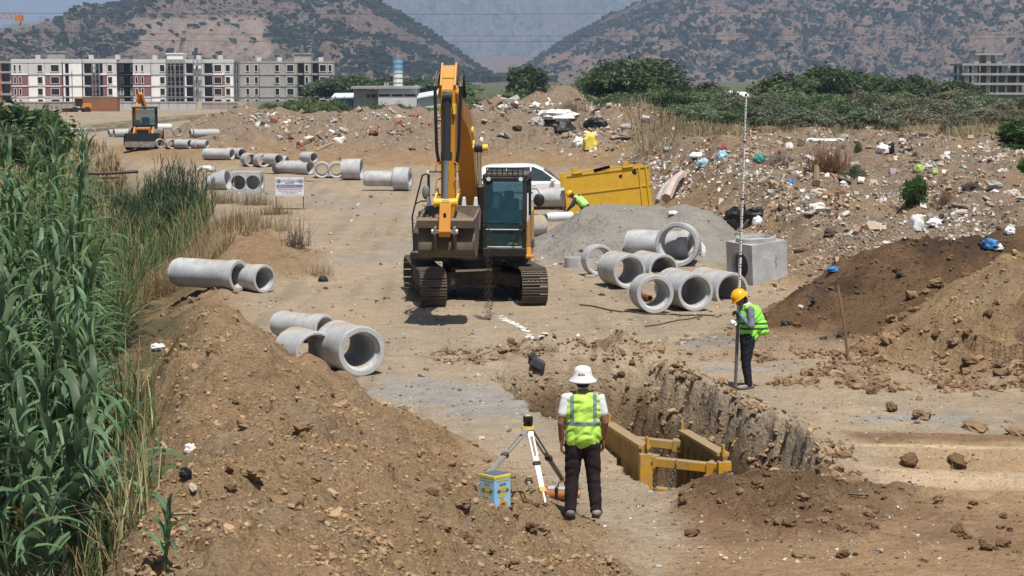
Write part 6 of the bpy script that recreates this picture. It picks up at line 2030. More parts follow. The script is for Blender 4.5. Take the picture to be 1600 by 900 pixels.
M_SKIN = material('skin', (0.27, 0.125, 0.075), rough=.55, var=.06, scale=14)
M_HAIR = material('dark_hair', (0.018, 0.013, 0.010), rough=.7)
M_EYE = material('eye', (.6, .58, .55), rough=.2)


def stripe_material(name, base, strip_col, bands, straps=None, var=.06):
    """cloth with printed reflective bands: bands = (z0, z1), straps = (x0, x1, z0)"""
    m = material(name, base, rough=.75, var=var, scale=9, bump=.002, bscale=14)
    nt = m.node_tree; L = nt.links; b = nt.nodes['Principled BSDF']
    src = b.inputs['Base Color'].links[0].from_socket
    tc = _n(nt, 'ShaderNodeTexCoord'); sx = _n(nt, 'ShaderNodeSeparateXYZ'); L.new(tc.outputs['Object'], sx.inputs[0])
    def M2(op, a, c):
        n = _n(nt, 'ShaderNodeMath', operation=op)
        for i, q in enumerate((a, c)):
            if q is None: continue
            if isinstance(q, (int, float)): n.inputs[i].default_value = q
            else: L.new(q, n.inputs[i])
        return n.outputs[0]
    f = None
    for z0, z1 in bands:
        k = M2('MULTIPLY', M2('GREATER_THAN', sx.outputs[2], z0), M2('LESS_THAN', sx.outputs[2], z1))
        f = k if f is None else M2('MAXIMUM', f, k)
    if straps:
        ax = M2('ABSOLUTE', sx.outputs[0], None)
        k = M2('MULTIPLY', M2('MULTIPLY', M2('GREATER_THAN', ax, straps[0]), M2('LESS_THAN', ax, straps[1])), M2('GREATER_THAN', sx.outputs[2], straps[2]))
        f = M2('MAXIMUM', f, k)
    mx = _n(nt, 'ShaderNodeMix', data_type='RGBA'); L.new(f, mx.inputs[0]); L.new(src, mx.inputs[6]); mx.inputs[7].default_value = (*strip_col, 1)
    L.new(mx.outputs[2], b.inputs['Base Color'])
    return m


def add_head(m, c, fwd, up_=(0, 0, 1), s=1.0):
    """skull, jaw, nose, ears, lips around centre c"""
    c = Vector(c); f = Vector(fwd).normalized(); u = Vector(up_); u = (u - f * u.dot(f)).normalized(); r = f.cross(u)
    Rm = Matrix((r, f, u)).transposed()
    m.ball(c + u * .02, (.076 * s, .095 * s, .10 * s), rot=Rm, n=18, m=12)
    m.ball(c - u * .045 + f * .03, (.058 * s, .066 * s, .068 * s), rot=Rm, n=14, m=10)
    capsule(m, c - u * .088 + f * .062, .02 * s, c - u * .085 + f * .066, .018 * s, 8)
    capsule(m, c + f * .092 + u * .015, .008, c + f * .108 - u * .022, .013, 8)
    capsule(m, c + f * .09 - u * .052 + r * .016, .009, c + f * .09 - u * .052 - r * .016, .009, 8)
    for q in (-1, 1):
        m.ball(c + r * q * .078 - u * .005, (.012, .022, .032), rot=Rm, n=10, m=8)
        capsule(m, c + f * .080 + r * q * .02 + u * .033, .011, c + f * .074 + r * q * .05 + u * .030, .009, 8)


def eyes(parent, c, fwd, up_=(0, 0, 1)):
    c = Vector(c); f = Vector(fwd).normalized(); u = Vector(up_); u = (u - f * u.dot(f)).normalized(); r = f.cross(u)
    for q in (-1, 1):
        m = MB(); m.ball(c + f * .083 + r * q * .032 + u * .012, .011, n=8, m=6); m.build('eye', M_EYE, parent)
        m = MB(); m.ball(c + f * .0915 + r * q * .032 + u * .012, .0045, n=8, m=6); m.build('pupil', M_BLK, parent.children[-1] if False else parent)


def person(label, loc, rz, J, clothes, voxel=.0088, hands=(None, None), up_=(0, 0, 1)):
    """J: joints in local coordinates, the person faces +Y"""
    root = thing('person', label, 'person', loc, rz=rz)
    V = {k: Vector(v) for k, v in J.items()}
    b = MB()
    add_head(b, V['head'], J.get('face', (0, 1, 0)), up_)
    capsule(b, V['neck'], .055, V['head'] - Vector((0, 0, .04)), .05)
    b.ball(V['chest'], (.155, .105, .17), n=16, m=10); b.ball(V['waist'], (.135, .10, .13), n=16, m=10); b.ball(V['pelvis'], (.15, .11, .11), n=16, m=10)
    capsule(b, V['chest'], .10, V['neck'], .07); capsule(b, V['waist'], .11, V['chest'], .12); capsule(b, V['waist'], .11, V['pelvis'], .12)
    for s_ in 'lr':
        capsule(b, V['neck'] - Vector((0, 0, .03)), .06, V['sh' + s_], .055)
        capsule(b, V['sh' + s_], .055, V['el' + s_], .040); capsule(b, V['el' + s_], .041, V['wr' + s_], .027)
        capsule(b, V['hip' + s_], .090, V['kn' + s_], .058); capsule(b, V['kn' + s_], .058, V['an' + s_], .036)
        t = V['toe' + s_]; capsule(b, V['an' + s_] - Vector((0, 0, .03)), .038, t, .03)
    for s_, h in zip('lr', hands):
        if h: hand(b, V['wr' + s_], h[0], h[1], h[2], right=(s_ == 'r'))
    body = fuse(b, 'body', M_SKIN, root, voxel=voxel, smooth=2)
    if clothes.get('trousers'):
        m = MB(); mt, fl = clothes['trousers']
        m.ball(V['pelvis'] + Vector((0, 0, .01)), (.172, .135, .135), n=18, m=12); capsule(m, V['pelvis'], .135, V['waist'] + Vector((0, 0, -.06)), .125)
        for s_ in 'lr':
            capsule(m, V['hip' + s_], .112, V['kn' + s_], .080 + fl); capsule(m, V['kn' + s_], .080 + fl, V['an' + s_] + Vector((0, 0, .0)), .066 + fl)
        fuse(m, 'trousers', mt, root, .011, 3, wrinkle=.014, seed=3)
    if clothes.get('shirt'):
        m = MB(); mt, sl = clothes['shirt']
        m.ball(V['chest'], (.178, .125, .19), n=18, m=12); capsule(m, V['waist'] - Vector((0, 0, .03)), .135, V['chest'], .135)
        m.ball(V['waist'], (.16, .125, .13)); capsule(m, V['neck'] - Vector((0, 0, .03)), .07, V['neck'] + (V['head'] - V['neck']) * .22, .064)
        for s_ in 'lr':
            capsule(m, V['neck'] - Vector((0, 0, .04)), .062, V['sh' + s_] + Vector((0, 0, -.012)), .062)
            e = V['sh' + s_].lerp(V['el' + s_], min(1, sl))
            capsule(m, V['sh' + s_] + Vector((0, 0, -.01)), .063, e, .059)
            if sl > 1: capsule(m, V['el' + s_], .056, V['el' + s_].lerp(V['wr' + s_], sl - 1), .042)
        fuse(m, 'shirt', mt, root, .010, 2, wrinkle=.006, seed=5)
    for s_ in 'lr':
        m = MB(); a = V['an' + s_] - Vector((0, 0, .035)); t = V['toe' + s_]
        capsule(m, a + Vector((0, -.035, 0)), .058, t, .050); capsule(m, a, .056, V['an' + s_] + Vector((0, 0, .03)), .055)
        q = fuse(m, 'shoe', clothes['shoe'], root, .009, 2)
        m = MB(); d = (t - a); d.z = 0; d.normalize(); c = (a + t) / 2; m.bar(Vector((a.x, a.y, .012)) - d * .07, Vector((t.x, t.y, .012)) + d * .035, .088, .024); m.build('sole', M_BLK, q, bevel=.01)
    return root, V


def helmet(root, c, fwd, mat, up_=(0, 0, 1), loc=None):
    c = Vector(c); f = Vector(fwd).normalized(); u = Vector(up_); u = (u - f * u.dot(f)).normalized(); r = f.cross(u)
    M_ = Matrix.Translation(c + u * .045) @ Matrix((r, f, u)).transposed().to_4x4() @ Matrix.Diagonal((1, 1.2, 1, 1))
    m = MB(); prof = [(.118, .0), (.116, .03), (.106, .075), (.085, .11), (.05, .135), (.0, .145)]
    m.lathe(prof, M_, n=26)
    for k in (-.03, 0, .03): m.tube([M_ @ Vector((k, -.10 + t * .2, .085 + .062 * math.sin(PI * t))) for t in np.linspace(0.02, .98, 9)], .008, n=5)
    h = m.build('helmet', mat, root)
    m = MB(); m.lathe([(.116, .0), (.135, -.006), (.135, .002), (.116, .010)], M_, n=26, closed=True)
    pts = [M_ @ Vector((.10 * math.sin(a), .095 * math.cos(a) + .045, -.012)) for a in np.linspace(-1.2, 1.2, 9)]
    pts2 = [M_ @ Vector((.105 * math.sin(a), .085 * math.cos(a), .006)) for a in np.linspace(-1.2, 1.2, 9)]
    m.add(pts + pts2, [(i, i + 1, 9 + i + 1, 9 + i) for i in range(8)])
    m.build('brim', mat, h)
    return h


M_VEST1 = stripe_material('lime_vest', (0.46, 0.78, 0.11), (.20, .26, .27), [(1.065, 1.11)], (.105, .150, 1.09))
M_VEST2 = stripe_material('green_vest', (0.28, 0.72, 0.09), (.035, .08, .03), [(1.02, 1.055), (1.105, 1.14)])
M_VEST3 = stripe_material('pale_vest', (0.42, 0.74, 0.22), (.3, .34, .3), [(-9, -8)])
M_TSH = material('white_tshirt', (.72, .74, .76), rough=.9, var=.04)
M_TRS1 = material('dark_plum_trousers', (.024, .015, .018), rough=.85, var=.15, scale=9, bump=.004, bscale=12)
M_TRS2 = material('black_jeans', (.014, .017, .024), rough=.85, var=.2, scale=7, dust=.2)
M_SHO1 = material('grey_shoe', (.09, .085, .08), rough=.8, dust=.4)
M_SHIRT2 = material('blue_grey_camouflage', (.16, .18, .24), rough=.9, var=.5, scale=13)
M_GLOVE = material('dark_green_glove', (.02, .09, .06), rough=.8, var=.2)
M_HELM = material('helmet_yellow', (.85, .42, .01), rough=.25, spec=.5, var=.03)
M_HATW = material('white_cotton_hat', (.70, .68, .66), rough=.95, var=.05, bump=.003, bscale=30)
M_LOGO = material('hat_print', (.06, .06, .07), rough=.9)

# --- the surveyor in the bucket hat, back to the camera
gp_ = hit(910, 808)
J1 = dict(head=(0, .02, 1.545), face=(0, 1, -.12), neck=(0, -.02, 1.43), chest=(0, 0, 1.25), waist=(0, .01, 1.03), pelvis=(0, 0, .90),
          shl=(-.185, -.01, 1.375), shr=(.185, -.01, 1.375), ell=(-.245, -.03, 1.085), elr=(.25, -.03, 1.09), wrl=(-.235, .03, .86), wrr=(.235, .05, .87),
          hipl=(-.09, 0, .86), hipr=(.09, 0, .86), knl=(-.115, .02, .47), knr=(.125, .025, .47), anl=(-.135, 0, .085), anr=(.155, 0, .085),
          toel=(-.165, .155, .04), toer=(.195, .15, .04))
man, V1 = person('man in white bucket hat and lime vest seen from behind, standing by the tripod', (gp_.x, gp_.y + .02, gp_.z - .005), R(2), J1,
                 dict(trousers=(M_TRS1, .0), shirt=(M_TSH, .62), shoe=M_SHO1), hands=(((-.02, .15, -1), (1, -.2, 0), .5), ((.02, .2, -1), (-1, -.2, 0), .5)))
m = MB()
m.ball((0, .0, 1.24), (.205, .148, .22), n=20, m=14); capsule(m, (0, 0, .93), .165, (0, 0, 1.2), .155)
for sx in (-1, 1):
    capsule(m, (sx * .075, .0, .90), .128, (sx * .085, 0, 1.15), .120); capsule(m, (sx * .11, -.005, 1.37), .075, (sx * .155, -.01, 1.355), .072); capsule(m, (sx * .09, 0, 1.2), .13, (sx * .10, 0, 1.33), .10)
capsule(m, (-.05, -.02, 1.385), .07, (.05, -.02, 1.385), .07)
fuse(m, 'vest', M_VEST1, man, .010, 4, wrinkle=.026, seed=8)
hc = Vector((0, .02, 1.60))
m = MB()
prof = [(.150, -.045), (.155, -.050), (.105, .012), (.100, .055), (.088, .098), (.055, .118), (.0, .124)]
m.lathe([(.162, -.058), (.155, -.040), (.106, .006)][::1] + prof[3:], Matrix.Translation(hc), n=30)
hat = m.build('bucket_hat', M_HATW, man, angle=60)
md = hat.modifiers.new('t', 'SOLIDIFY'); md.thickness = .006
m = MB()
for k in range(5):
    a = -PI / 2 - .55 + k * .16
    m.box(hc + Vector((.1035 * math.cos(a), .1035 * math.sin(a), .03 + .006 * (k % 2))), (.012, .004, .026 if k % 2 else .014), rot=Matrix.Rotation(a + PI / 2, 3, 'Z'))
m.build('hat_print', M_LOGO, hat)
m = MB(); m.ball((0, -.0, 1.545), (.080, .098, .085), n=16, m=10); m.build('hair', M_HAIR, man)
eyes(man, V1['head'], (0, 1, -.12))

# --- the rodman in the yellow helmet, holding the levelling staff
g2_ = hit(1165, 608)
fc2 = (0, .82, -.58)
J2 = dict(head=(0, .115, 1.515), face=fc2, neck=(0, .04, 1.42), chest=(0, .0, 1.25), waist=(0, -.01, 1.04), pelvis=(0, 0, .90),
          shl=(-.18, .0, 1.375), shr=(.18, .02, 1.375), ell=(-.23, .0, 1.10), elr=(.22, .08, 1.12), wrl=(-.05, .155, 1.28), wrr=(.06, .17, 1.14),
          hipl=(-.085, 0, .86), hipr=(.085, 0, .86), knl=(-.09, .035, .47), knr=(.08, .01, .47), anl=(-.10, -.01, .085), anr=(.09, -.05, .085),
          toel=(-.12, .16, .04), toer=(.12, .11, .04))
rod, V2 = person('man in yellow helmet and green vest holding the tall levelling staff beside the trench', (g2_.x + .02, g2_.y, g2_.z - .005), R(98), J2,
                 dict(trousers=(M_TRS2, -.006), shirt=(M_SHIRT2, 1.9), shoe=M_SHO1), hands=(((.7, .6, .2), (.2, .8, -.4), 1.1), ((-.5, .7, .1), (-.2, .8, -.3), 1.1)), up_=(0, .5, .85))
m = MB()
m.ball((0, -.02, 1.24), (.20, .16, .21), n=20, m=14); capsule(m, (0, -.04, .92), .165, (0, -.02, 1.2), .16)
for sx in (-1, 1):
    capsule(m, (sx * .11, .01, 1.37), .072, (sx * .15, .0, 1.35), .068)
m.ball((0, -.19, 1.06), (.17, .15, .15), n=18, m=12); m.ball((0, -.24, .98), (.16, .13, .08), n=18, m=12); capsule(m, (0, -.1, 1.3), .13, (0, -.22, 1.05), .12)
fuse(m, 'vest', M_VEST2, rod, .011, 4, wrinkle=.03, seed=12)
helmet(rod, V2['head'], fc2, M_HELM, up_=(0, .5, .85))
m = MB(); m.ball(V2['head'] + Vector((0, -.035, -.005)), (.079, .075, .07), n=14, m=10); m.build('hair', M_HAIR, rod)
m = MB(); c_ = V2['neck']; m.lathe([(.062, -.02), (.078, -.015), (.082, .03), (.066, .04)], Matrix.Translation(c_ + Vector((0, -.005, -.005))) @ Matrix.Rotation(R(-20), 4, 'X'), n=16, closed=True); m.build('collar', M_TSH, rod)
eyes(rod, V2['head'], fc2, (0, .5, .85))
for s_, d_, p_ in (('l', (.7, .6, .2), (.2, .8, -.4)), ('r', (-.5, .7, .1), (-.2, .8, -.3))):
    m = MB(); w = V2['wr' + s_]; d = Vector(d_).normalized(); p = Vector(p_); p = (p - d * p.dot(d)).normalized(); s = d.cross(p) * (1 if s_ == 'r' else -1)
    capsule(m, w - d * .02, .034, w + d * .03, .031, 10)
    for k, (o_, L) in enumerate(((.030, .072), (.010, .080), (-.010, .074), (-.029, .058))):
        capsule(m, w + s * o_ * .7, .021, w + d * .082 + s * o_, .017, 8)
        a = w + d * .085 + s * o_; cu = 1.1
        d1 = d * math.cos(cu * .6) + p * math.sin(cu * .6); d2 = d * math.cos(cu * 1.5) + p * math.sin(cu * 1.5); d3 = d * math.cos(cu * 2.3) + p * math.sin(cu * 2.3)
        b_ = a + d1 * L * .45; c2 = b_ + d2 * L * .32; e = c2 + d3 * L * .26
        capsule(m, a, .0135, b_, .0125, 8); capsule(m, b_, .0125, c2, .012, 8); capsule(m, c2, .012, e, .010, 8)
    t0 = w + d * .02 + s * .028; t1 = t0 + (d * .6 + s * .65 + p * .25).normalized() * .045; t2 = t1 + (d * .85 + s * .1 + p * .5).normalized() * .035
    capsule(m, t0, .018, t1, .015, 8); capsule(m, t1, .015, t2, .012, 8)
    fuse(m, 'glove', M_GLOVE if s_ == 'l' else M_TSH, rod, .006, 1)

# levelling staff: telescoping sections with printed graduations
def staff_material():
    m = material('staff_print', (.75, .75, .73), rough=.4, var=.05)
    nt = m.node_tree; L = nt.links; b = nt.nodes['Principled BSDF']
    src = b.inputs['Base Color'].links[0].from_socket
    tc = _n(nt, 'ShaderNodeTexCoord'); sx = _n(nt, 'ShaderNodeSeparateXYZ'); L.new(tc.outputs['Object'], sx.inputs[0])
    def M2(op, a, c=None):
        n = _n(nt, 'ShaderNodeMath', operation=op)
        for i, q in enumerate((a, c)):
            if q is None: continue
            if isinstance(q, (int, float)): n.inputs[i].default_value = q
            else: L.new(q, n.inputs[i])
        return n.outputs[0]
    t = M2('GREATER_THAN', M2('FRACT', M2('MULTIPLY', sx.outputs[2], 20)), .68)
    half = M2('GREATER_THAN', M2('FRACT', M2('MULTIPLY', sx.outputs[2], 5)), .5)
    left = M2('LESS_THAN', sx.outputs[0], 0)
    side = M2('ABSOLUTE', M2('SUBTRACT', half, left))
    f = M2('MULTIPLY', t, side)
    red = M2('GREATER_THAN', M2('FRACT', M2('MULTIPLY', sx.outputs[2], .5)), .5)
    mc = _n(nt, 'ShaderNodeMix', data_type='RGBA'); L.new(red, mc.inputs[0]); mc.inputs[6].default_value = (.03, .03, .03, 1); mc.inputs[7].default_value = (.45, .03, .03, 1)
    mx = _n(nt, 'ShaderNodeMix', data_type='RGBA'); L.new(f, mx.inputs[0]); L.new(src, mx.inputs[6]); L.new(mc.outputs[2], mx.inputs[7]); L.new(mx.outputs[2], b.inputs['Base Color'])
    return m


M_STAFF = staff_material()
M_STAFFG = material('staff_weathered', (.20, .19, .17), rough=.5, var=.35, scale=14, dust=.25)
sb = hit(1149, 607); stp = AT(1166, 146, sb.y + .08)
dv = stp - sb; LS = dv.length
stf = thing('levelling_staff', 'five metre white graduated levelling staff held upright by the helmeted man', 'levelling staff', sb, rot=dv.to_track_quat('Z', 'Y').to_euler())
z0 = 0.0
for k, (z1, w_) in enumerate(((1.27, .058), (2.25, .050), (3.2, .043), (4.15, .037), (LS, .031))):
    m = MB(); m.box((0, 0, (z0 + z1) / 2), (w_, .028 - .003 * k, z1 - z0)); m.build('section', M_STAFFG if k == 0 else M_STAFF, stf, bevel=.002)
    m = MB(); m.box((0, 0, z1 - .02), (w_ + .008, .034 - .003 * k, .03)); m.build('joint_collar', M_BLK, stf, bevel=.002)
    z0 = z1
m = MB(); m.box((0, 0, .01), (.075, .045, .02)); m.build('foot_plate', M_BLK, stf)

# --- the worker bent over behind the gravel heap
Y3 = 66.0
x3 = (905 - 800) / FPX * Y3
f3 = (0, .55, -.83)
J3 = dict(head=(0, .40, 1.16), face=f3, neck=(0, .30, 1.10), chest=(0, .15, 1.0), waist=(0, -.02, .84), pelvis=(0, -.12, .74),
          shl=(-.18, .24, 1.05), shr=(.18, .24, 1.05), ell=(-.22, .36, .80), elr=(.22, .36, .80), wrl=(-.12, .52, .62), wrr=(.12, .54, .62),
          hipl=(-.09, -.12, .72), hipr=(.09, -.12, .72), knl=(-.13, .12, .40), knr=(.13, .10, .42), anl=(-.13, -.05, .085), anr=(.14, -.05, .085), toel=(-.15, .11, .04), toer=(.17, .1, .04))
wk, V3 = person('worker in yellow helmet and pale green vest bending over behind the gravel heap', (x3 + .12, Y3, gz(x3, Y3) + .0), R(80), J3,
                dict(trousers=(M_TRS2, 0), shirt=(material('dark_sleeve', (.05, .055, .065), rough=.9, var=.3, scale=12), 1.9), shoe=M_SHO1), voxel=.014,
                hands=(((.3, .8, -.5), (.2, -.3, -1), .7), ((-.3, .8, -.5), (-.2, -.3, -1), .7)), up_=(0, .8, .55))
m = MB(); capsule(m, (0, -.06, .84), .155, (0, .16, 1.02), .165)
for sx in (-1, 1): capsule(m, (sx * .08, -.05, .84), .12, (sx * .11, .2, 1.06), .10)
fuse(m, 'vest', M_VEST3, wk, .013, 3, wrinkle=.02, seed=14)
helmet(wk, V3['head'], f3, M_HELM, up_=(0, .8, .55))
m = MB(); m.ball(V3['head'] + Vector((0, -.03, .0)), (.079, .08, .07), n=14, m=10); m.build('hair', M_HAIR, wk)

# --- the operator in the cab
sp_ = MH_ @ Vector((.86, -.22, 1.12))
J4 = dict(head=(0, .08, 1.08), face=(0, 1, -.2), neck=(0, .03, .97), chest=(0, 0, .80), waist=(0, -.02, .62), pelvis=(0, -.05, .50),
          shl=(-.18, .0, .92), shr=(.18, 0, .92), ell=(-.27, .10, .66), elr=(.27, .10, .66), wrl=(-.33, .33, .72), wrr=(.33, .33, .72),
          hipl=(-.10, -.02, .48), hipr=(.10, -.02, .48), knl=(-.15, .42, .50), knr=(.15, .42, .50), anl=(-.14, .56, .12), anr=(.14, .56, .12), toel=(-.14, .72, .08), toer=(.14, .72, .08))
opr, V4 = person('operator seated behind the glass of the excavator cab', EXL + sp_, PI + HRZ, J4,
                 dict(trousers=(M_TRS2, 0), shirt=(material('teal_shirt', (.10, .22, .26), rough=.9, var=.1), 1.6), shoe=M_SHO1), voxel=.011,
                 hands=(((0, .5, -.5), (.3, .3, -1), .9), ((0, .5, -.5), (-.3, .3, -1), .9)))
m = MB(); m.ball(V4['head'] + Vector((0, -.02, .035)), (.083, .10, .085), n=14, m=10); m.build('hair', M_HAIR, opr)
eyes(opr, V4['head'], (0, 1, -.2))
# ------------------------------------------------------------------ vegetation
def leaf_material(name, col, trans=.3, attr=False, rough=.5, rndvar=.25):
    m = bpy.data.materials.new(name); m.use_nodes = True
    nt = m.node_tree; L = nt.links; b = nt.nodes['Principled BSDF']
    b.inputs['Roughness'].default_value = rough; b.inputs['Specular IOR Level'].default_value = .35
    if attr:
        a = _n(nt, 'ShaderNodeAttribute', attribute_name='col'); src = a.outputs['Color']
    else:
        oi = _n(nt, 'ShaderNodeObjectInfo')
        hs = _n(nt, 'ShaderNodeHueSaturation'); hs.inputs['Color'].default_value = (*col, 1)
        m1_ = _n(nt, 'ShaderNodeMapRange'); m1_.inputs[3].default_value = 1 - rndvar; m1_.inputs[4].default_value = 1 + rndvar
        m2_ = _n(nt, 'ShaderNodeMapRange'); m2_.inputs[3].default_value = .485; m2_.inputs[4].default_value = .51
        L.new(oi.outputs['Random'], m1_.inputs[0]); L.new(oi.outputs['Random'], m2_.inputs[0]); L.new(m1_.outputs[0], hs.inputs['Value']); L.new(m2_.outputs[0], hs.inputs['Hue'])
        src = hs.outputs[0]
    nz = _n(nt, 'ShaderNodeTexNoise'); nz.inputs['Scale'].default_value = 7; nz.inputs['Detail'].default_value = 4
    tc = _n(nt, 'ShaderNodeTexCoord'); L.new(tc.outputs['Object'], nz.inputs[0])
    mr = _n(nt, 'ShaderNodeMapRange'); mr.inputs[1].default_value = .3; mr.inputs[2].default_value = .7; mr.inputs[3].default_value = .8; mr.inputs[4].default_value = 1.2; L.new(nz.outputs[0], mr.inputs[0])
    mu = _n(nt, 'ShaderNodeVectorMath', operation='SCALE'); L.new(src, mu.inputs[0]); L.new(mr.outputs[0], mu.inputs['Scale'])
    L.new(mu.outputs[0], b.inputs['Base Color'])
    tr = _n(nt, 'ShaderNodeBsdfTranslucent'); L.new(mu.outputs[0], tr.inputs[0])
    ms = _n(nt, 'ShaderNodeMixShader'); ms.inputs[0].default_value = trans
    L.new(b.outputs[0], ms.inputs[1]); L.new(tr.outputs[0], ms.inputs[2]); L.new(ms.outputs[0], nt.nodes['Material Output'].inputs[0])
    return m


M_REED = leaf_material('reed_leaf', (.115, .195, .095), .3, rndvar=.4)
M_REEDD = leaf_material('reed_leaf_dry', (.30, .22, .11), .2)
M_STEM = leaf_material('reed_stem', (.13, .17, .06), .05)
M_LEAFC = leaf_material('foliage', (0, 0, 0), .4, attr=True, rough=.65)
M_GRASS = leaf_material('grass_blades', (0, 0, 0), .25, attr=True, rough=.7)
M_BARK = material('bark', (.09, .07, .05), rough=.95, var=.3, scale=6)


def leaf_template(L, w, a0, a1, n=8, fold=.25, twist=0.0):
    """arching strap leaf starting at the origin towards +X; returns vertices and quads"""
    pts = []; x = z = 0.0
    for k in range(n + 1):
        t = k / n; a = a0 + (a1 - a0) * t ** 1.2
        pts.append((x, z, t)); x += L / n * math.cos(a); z += L / n * math.sin(a)
    vs = []
    for (x, z, t) in pts:
        ww = w * min(1, (t * 7 + .35)) * (1 - t ** 2.4) + .001
        tw = twist * t
        for s in (-1, 0, 1):
            y = s * ww / 2
            vs.append((x, y * math.cos(tw), z + abs(s) * ww * fold * .5 + y * math.sin(tw)))
    fs = []
    for k in range(n):
        for s in (0, 1):
            fs.append((k * 3 + s, k * 3 + s + 1, (k + 1) * 3 + s + 1, (k + 1) * 3 + s))
    return np.array(vs, float), np.array(fs, int)


def rotz_(v, a):
    c, s = np.cos(a), np.sin(a)
    return np.stack([v[..., 0] * c - v[..., 1] * s, v[..., 0] * s + v[..., 1] * c, v[..., 2]], -1)


def scatter_mesh(name, templates, pos, rz, scale, cols, mat, tilt=None, smooth=False, parent=None):
    """many copies of small shapes joined into one mesh; templates: list of (v, f); cols per copy"""
    V_, F_, C_ = [], [], []
    off = 0
    pick = NR.randint(0, len(templates), len(pos))
    for ti, (tv, tf) in enumerate(templates):
        ii = np.where(pick == ti)[0]
        if not len(ii): continue
        v = tv[None] * (scale[ii][:, None, None] if scale.ndim == 1 else scale[ii][:, None, :])
        if tilt is not None:
            tl = tilt[ii][:, None]
            c, s = np.cos(tl), np.sin(tl)
            v = np.stack([v[..., 0] * c + v[..., 2] * s, v[..., 1], -v[..., 0] * s + v[..., 2] * c], -1)
        v = rotz_(v, rz[ii][:, None]) + pos[ii][:, None, :]
        n_, k = v.shape[:2]
        V_.append(v.reshape(-1, 3))
        F_.append((tf[None] + (np.arange(n_) * k)[:, None, None] + off).reshape(-1, tf.shape[1]))
        C_.append(np.repeat(cols[ii], k, 0))
        off += n_ * k
    return np_mesh(name, np.concatenate(V_), np.concatenate(F_), mat, smooth, np.concatenate(C_), parent)


def jitter_cols(base, n, v=.25, seed=0):
    r = np.random.RandomState(seed)
    base = np.array(base, float)
    if base.ndim == 1: base = base[None]
    c = base[r.randint(0, len(base), n)]
    return np.clip(c * (1 + v * r.uniform(-1, 1, (n, 1))) * (1 + .06 * r.randn(n, 3)), 0.002, 1)


def ground_pos(x, y, dz=0.0):
    z = terrain(x, y)[0]
    return np.stack([x, y, z + dz], -1)


# giant reeds on the left -------------------------------------------------
LEAFM = []
for k, (L_, w_, a0, a1) in enumerate([(.78, .060, 1.15, -1.2), (.70, .052, 1.3, -.9), (.86, .064, 1.0, -1.4), (.60, .048, 1.4, -.3), (.75, .060, .8, -1.5), (.66, .050, 1.2, -1.6)]):
    v, f = leaf_template(L_, w_, a0, a1, 9, .35, twist=(-.6, .5, .3, -.3, .7, 0)[k])
    me = bpy.data.meshes.new('reed_leaf'); me.from_pydata(v.tolist(), [], f.tolist()); me.materials.append(M_REED)
    me.polygons.foreach_set('use_smooth', [True] * len(f)); me.update(); LEAFM.append((me, v, f))
LEAFD = LEAFM[2][0].copy(); LEAFD.materials.clear(); LEAFD.materials.append(M_REEDD)
_stems = {}


def stem_mesh(h, lean):
    key = (round(h * 2) / 2, round(lean, 1))
    if key not in _stems:
        m = MB(); pts = [(lean * (t ** 2) * key[0] * .25, 0, key[0] * t) for t in np.linspace(0, 1, 7)]
        m.tube(pts, [.014 - .009 * t for t in np.linspace(0, 1, 7)], n=6)
        _stems[key] = m.mesh('stem', M_STEM, fix=False)
    return _stems[key], key


def reed(x, y, ztop, label, nl=17, big=1.0, frac=.32, rr=rnd, group='giant reeds on the left'):
    z0 = gz(x, y) - .05
    h = max(.4, ztop - z0)
    lean = rr.choice((-.3, 0.1, .3, .5)); me, key = stem_mesh(h, lean)
    root = thing('reed_plant', label, 'reed', (x, y, z0), rz=rr.uniform(0, 2 * PI), group=group)
    st_ = bpy.data.objects.new('stem', me); COL.objects.link(st_); st_.parent = root; st_.scale = (1, 1, h / key[0])
    for k in range(nl):
        t = frac + (1 - frac) * (k + .5) / nl
        lm = LEAFM[rr.randrange(6)][0]
        if k == 0 and rr.random() < .2: lm = LEAFD
        o = bpy.data.objects.new('leaf', lm); COL.objects.link(o); o.parent = root
        o.location = (key[1] * t * t * key[0] * .25, 0, h * t)
        s = big * rr.uniform(.8, 1.15) * (1 - .25 * t)
        o.scale = (s, s * 1.35, s)
        o.rotation_euler = (rr.uniform(-.15, .15), (-.35 * t if True else 0) + rr.uniform(-.2, .2), (k % 2) * PI + rr.uniform(-.55, .55))
    return root


rr_ = random.Random(21)
def topline(px):
    return float(np.interp(px, [-90, 0, 40, 80, 110, 135, 150, 175, 200], [250, 232, 235, 212, 205, 240, 330, 440, 560]))


cnt = 0
for Y, n_ in ((37, 5), (33.5, 6), (30.5, 7), (28, 7), (26, 7), (24, 7), (22.3, 6), (20.6, 6)):
    for i in range(n_):
        px = -60 + (i + rr_.random()) * 203 / n_
        yy = Y + rr_.uniform(-.7, .7)
        top_px = topline(px) + (0 if Y > 30 else rr_.uniform(0, 60) + (30.5 - Y) * 24)
        top_px += rr_.choice((0, 0, 25, 60))
        p_ = AT(px, top_px, yy)
        reed(p_.x, yy, p_.z, 'giant reed %s of the left thicket, in its %s row' % (('by the picture edge' if px < -20 else 'just inside the edge' if px < 25 else 'left of the middle' if px < 60 else 'right of the middle' if px < 100 else 'on the track side'), {37: 'farthest', 33.5: 'second farthest', 30.5: 'third farthest', 28: 'fourth', 26: 'fifth', 24: 'sixth', 22.3: 'seventh', 20.6: 'nearest'}[Y]), nl=17, rr=rr_, big=1.2)
for (px, top, Y, lb) in ((112, 207, 31, 'tallest giant reed, its drooping tip highest in the thicket on the left'),):
    p_ = AT(px, top, Y); reed(p_.x, Y, p_.z, lb, nl=18, rr=rr_, big=1.1)
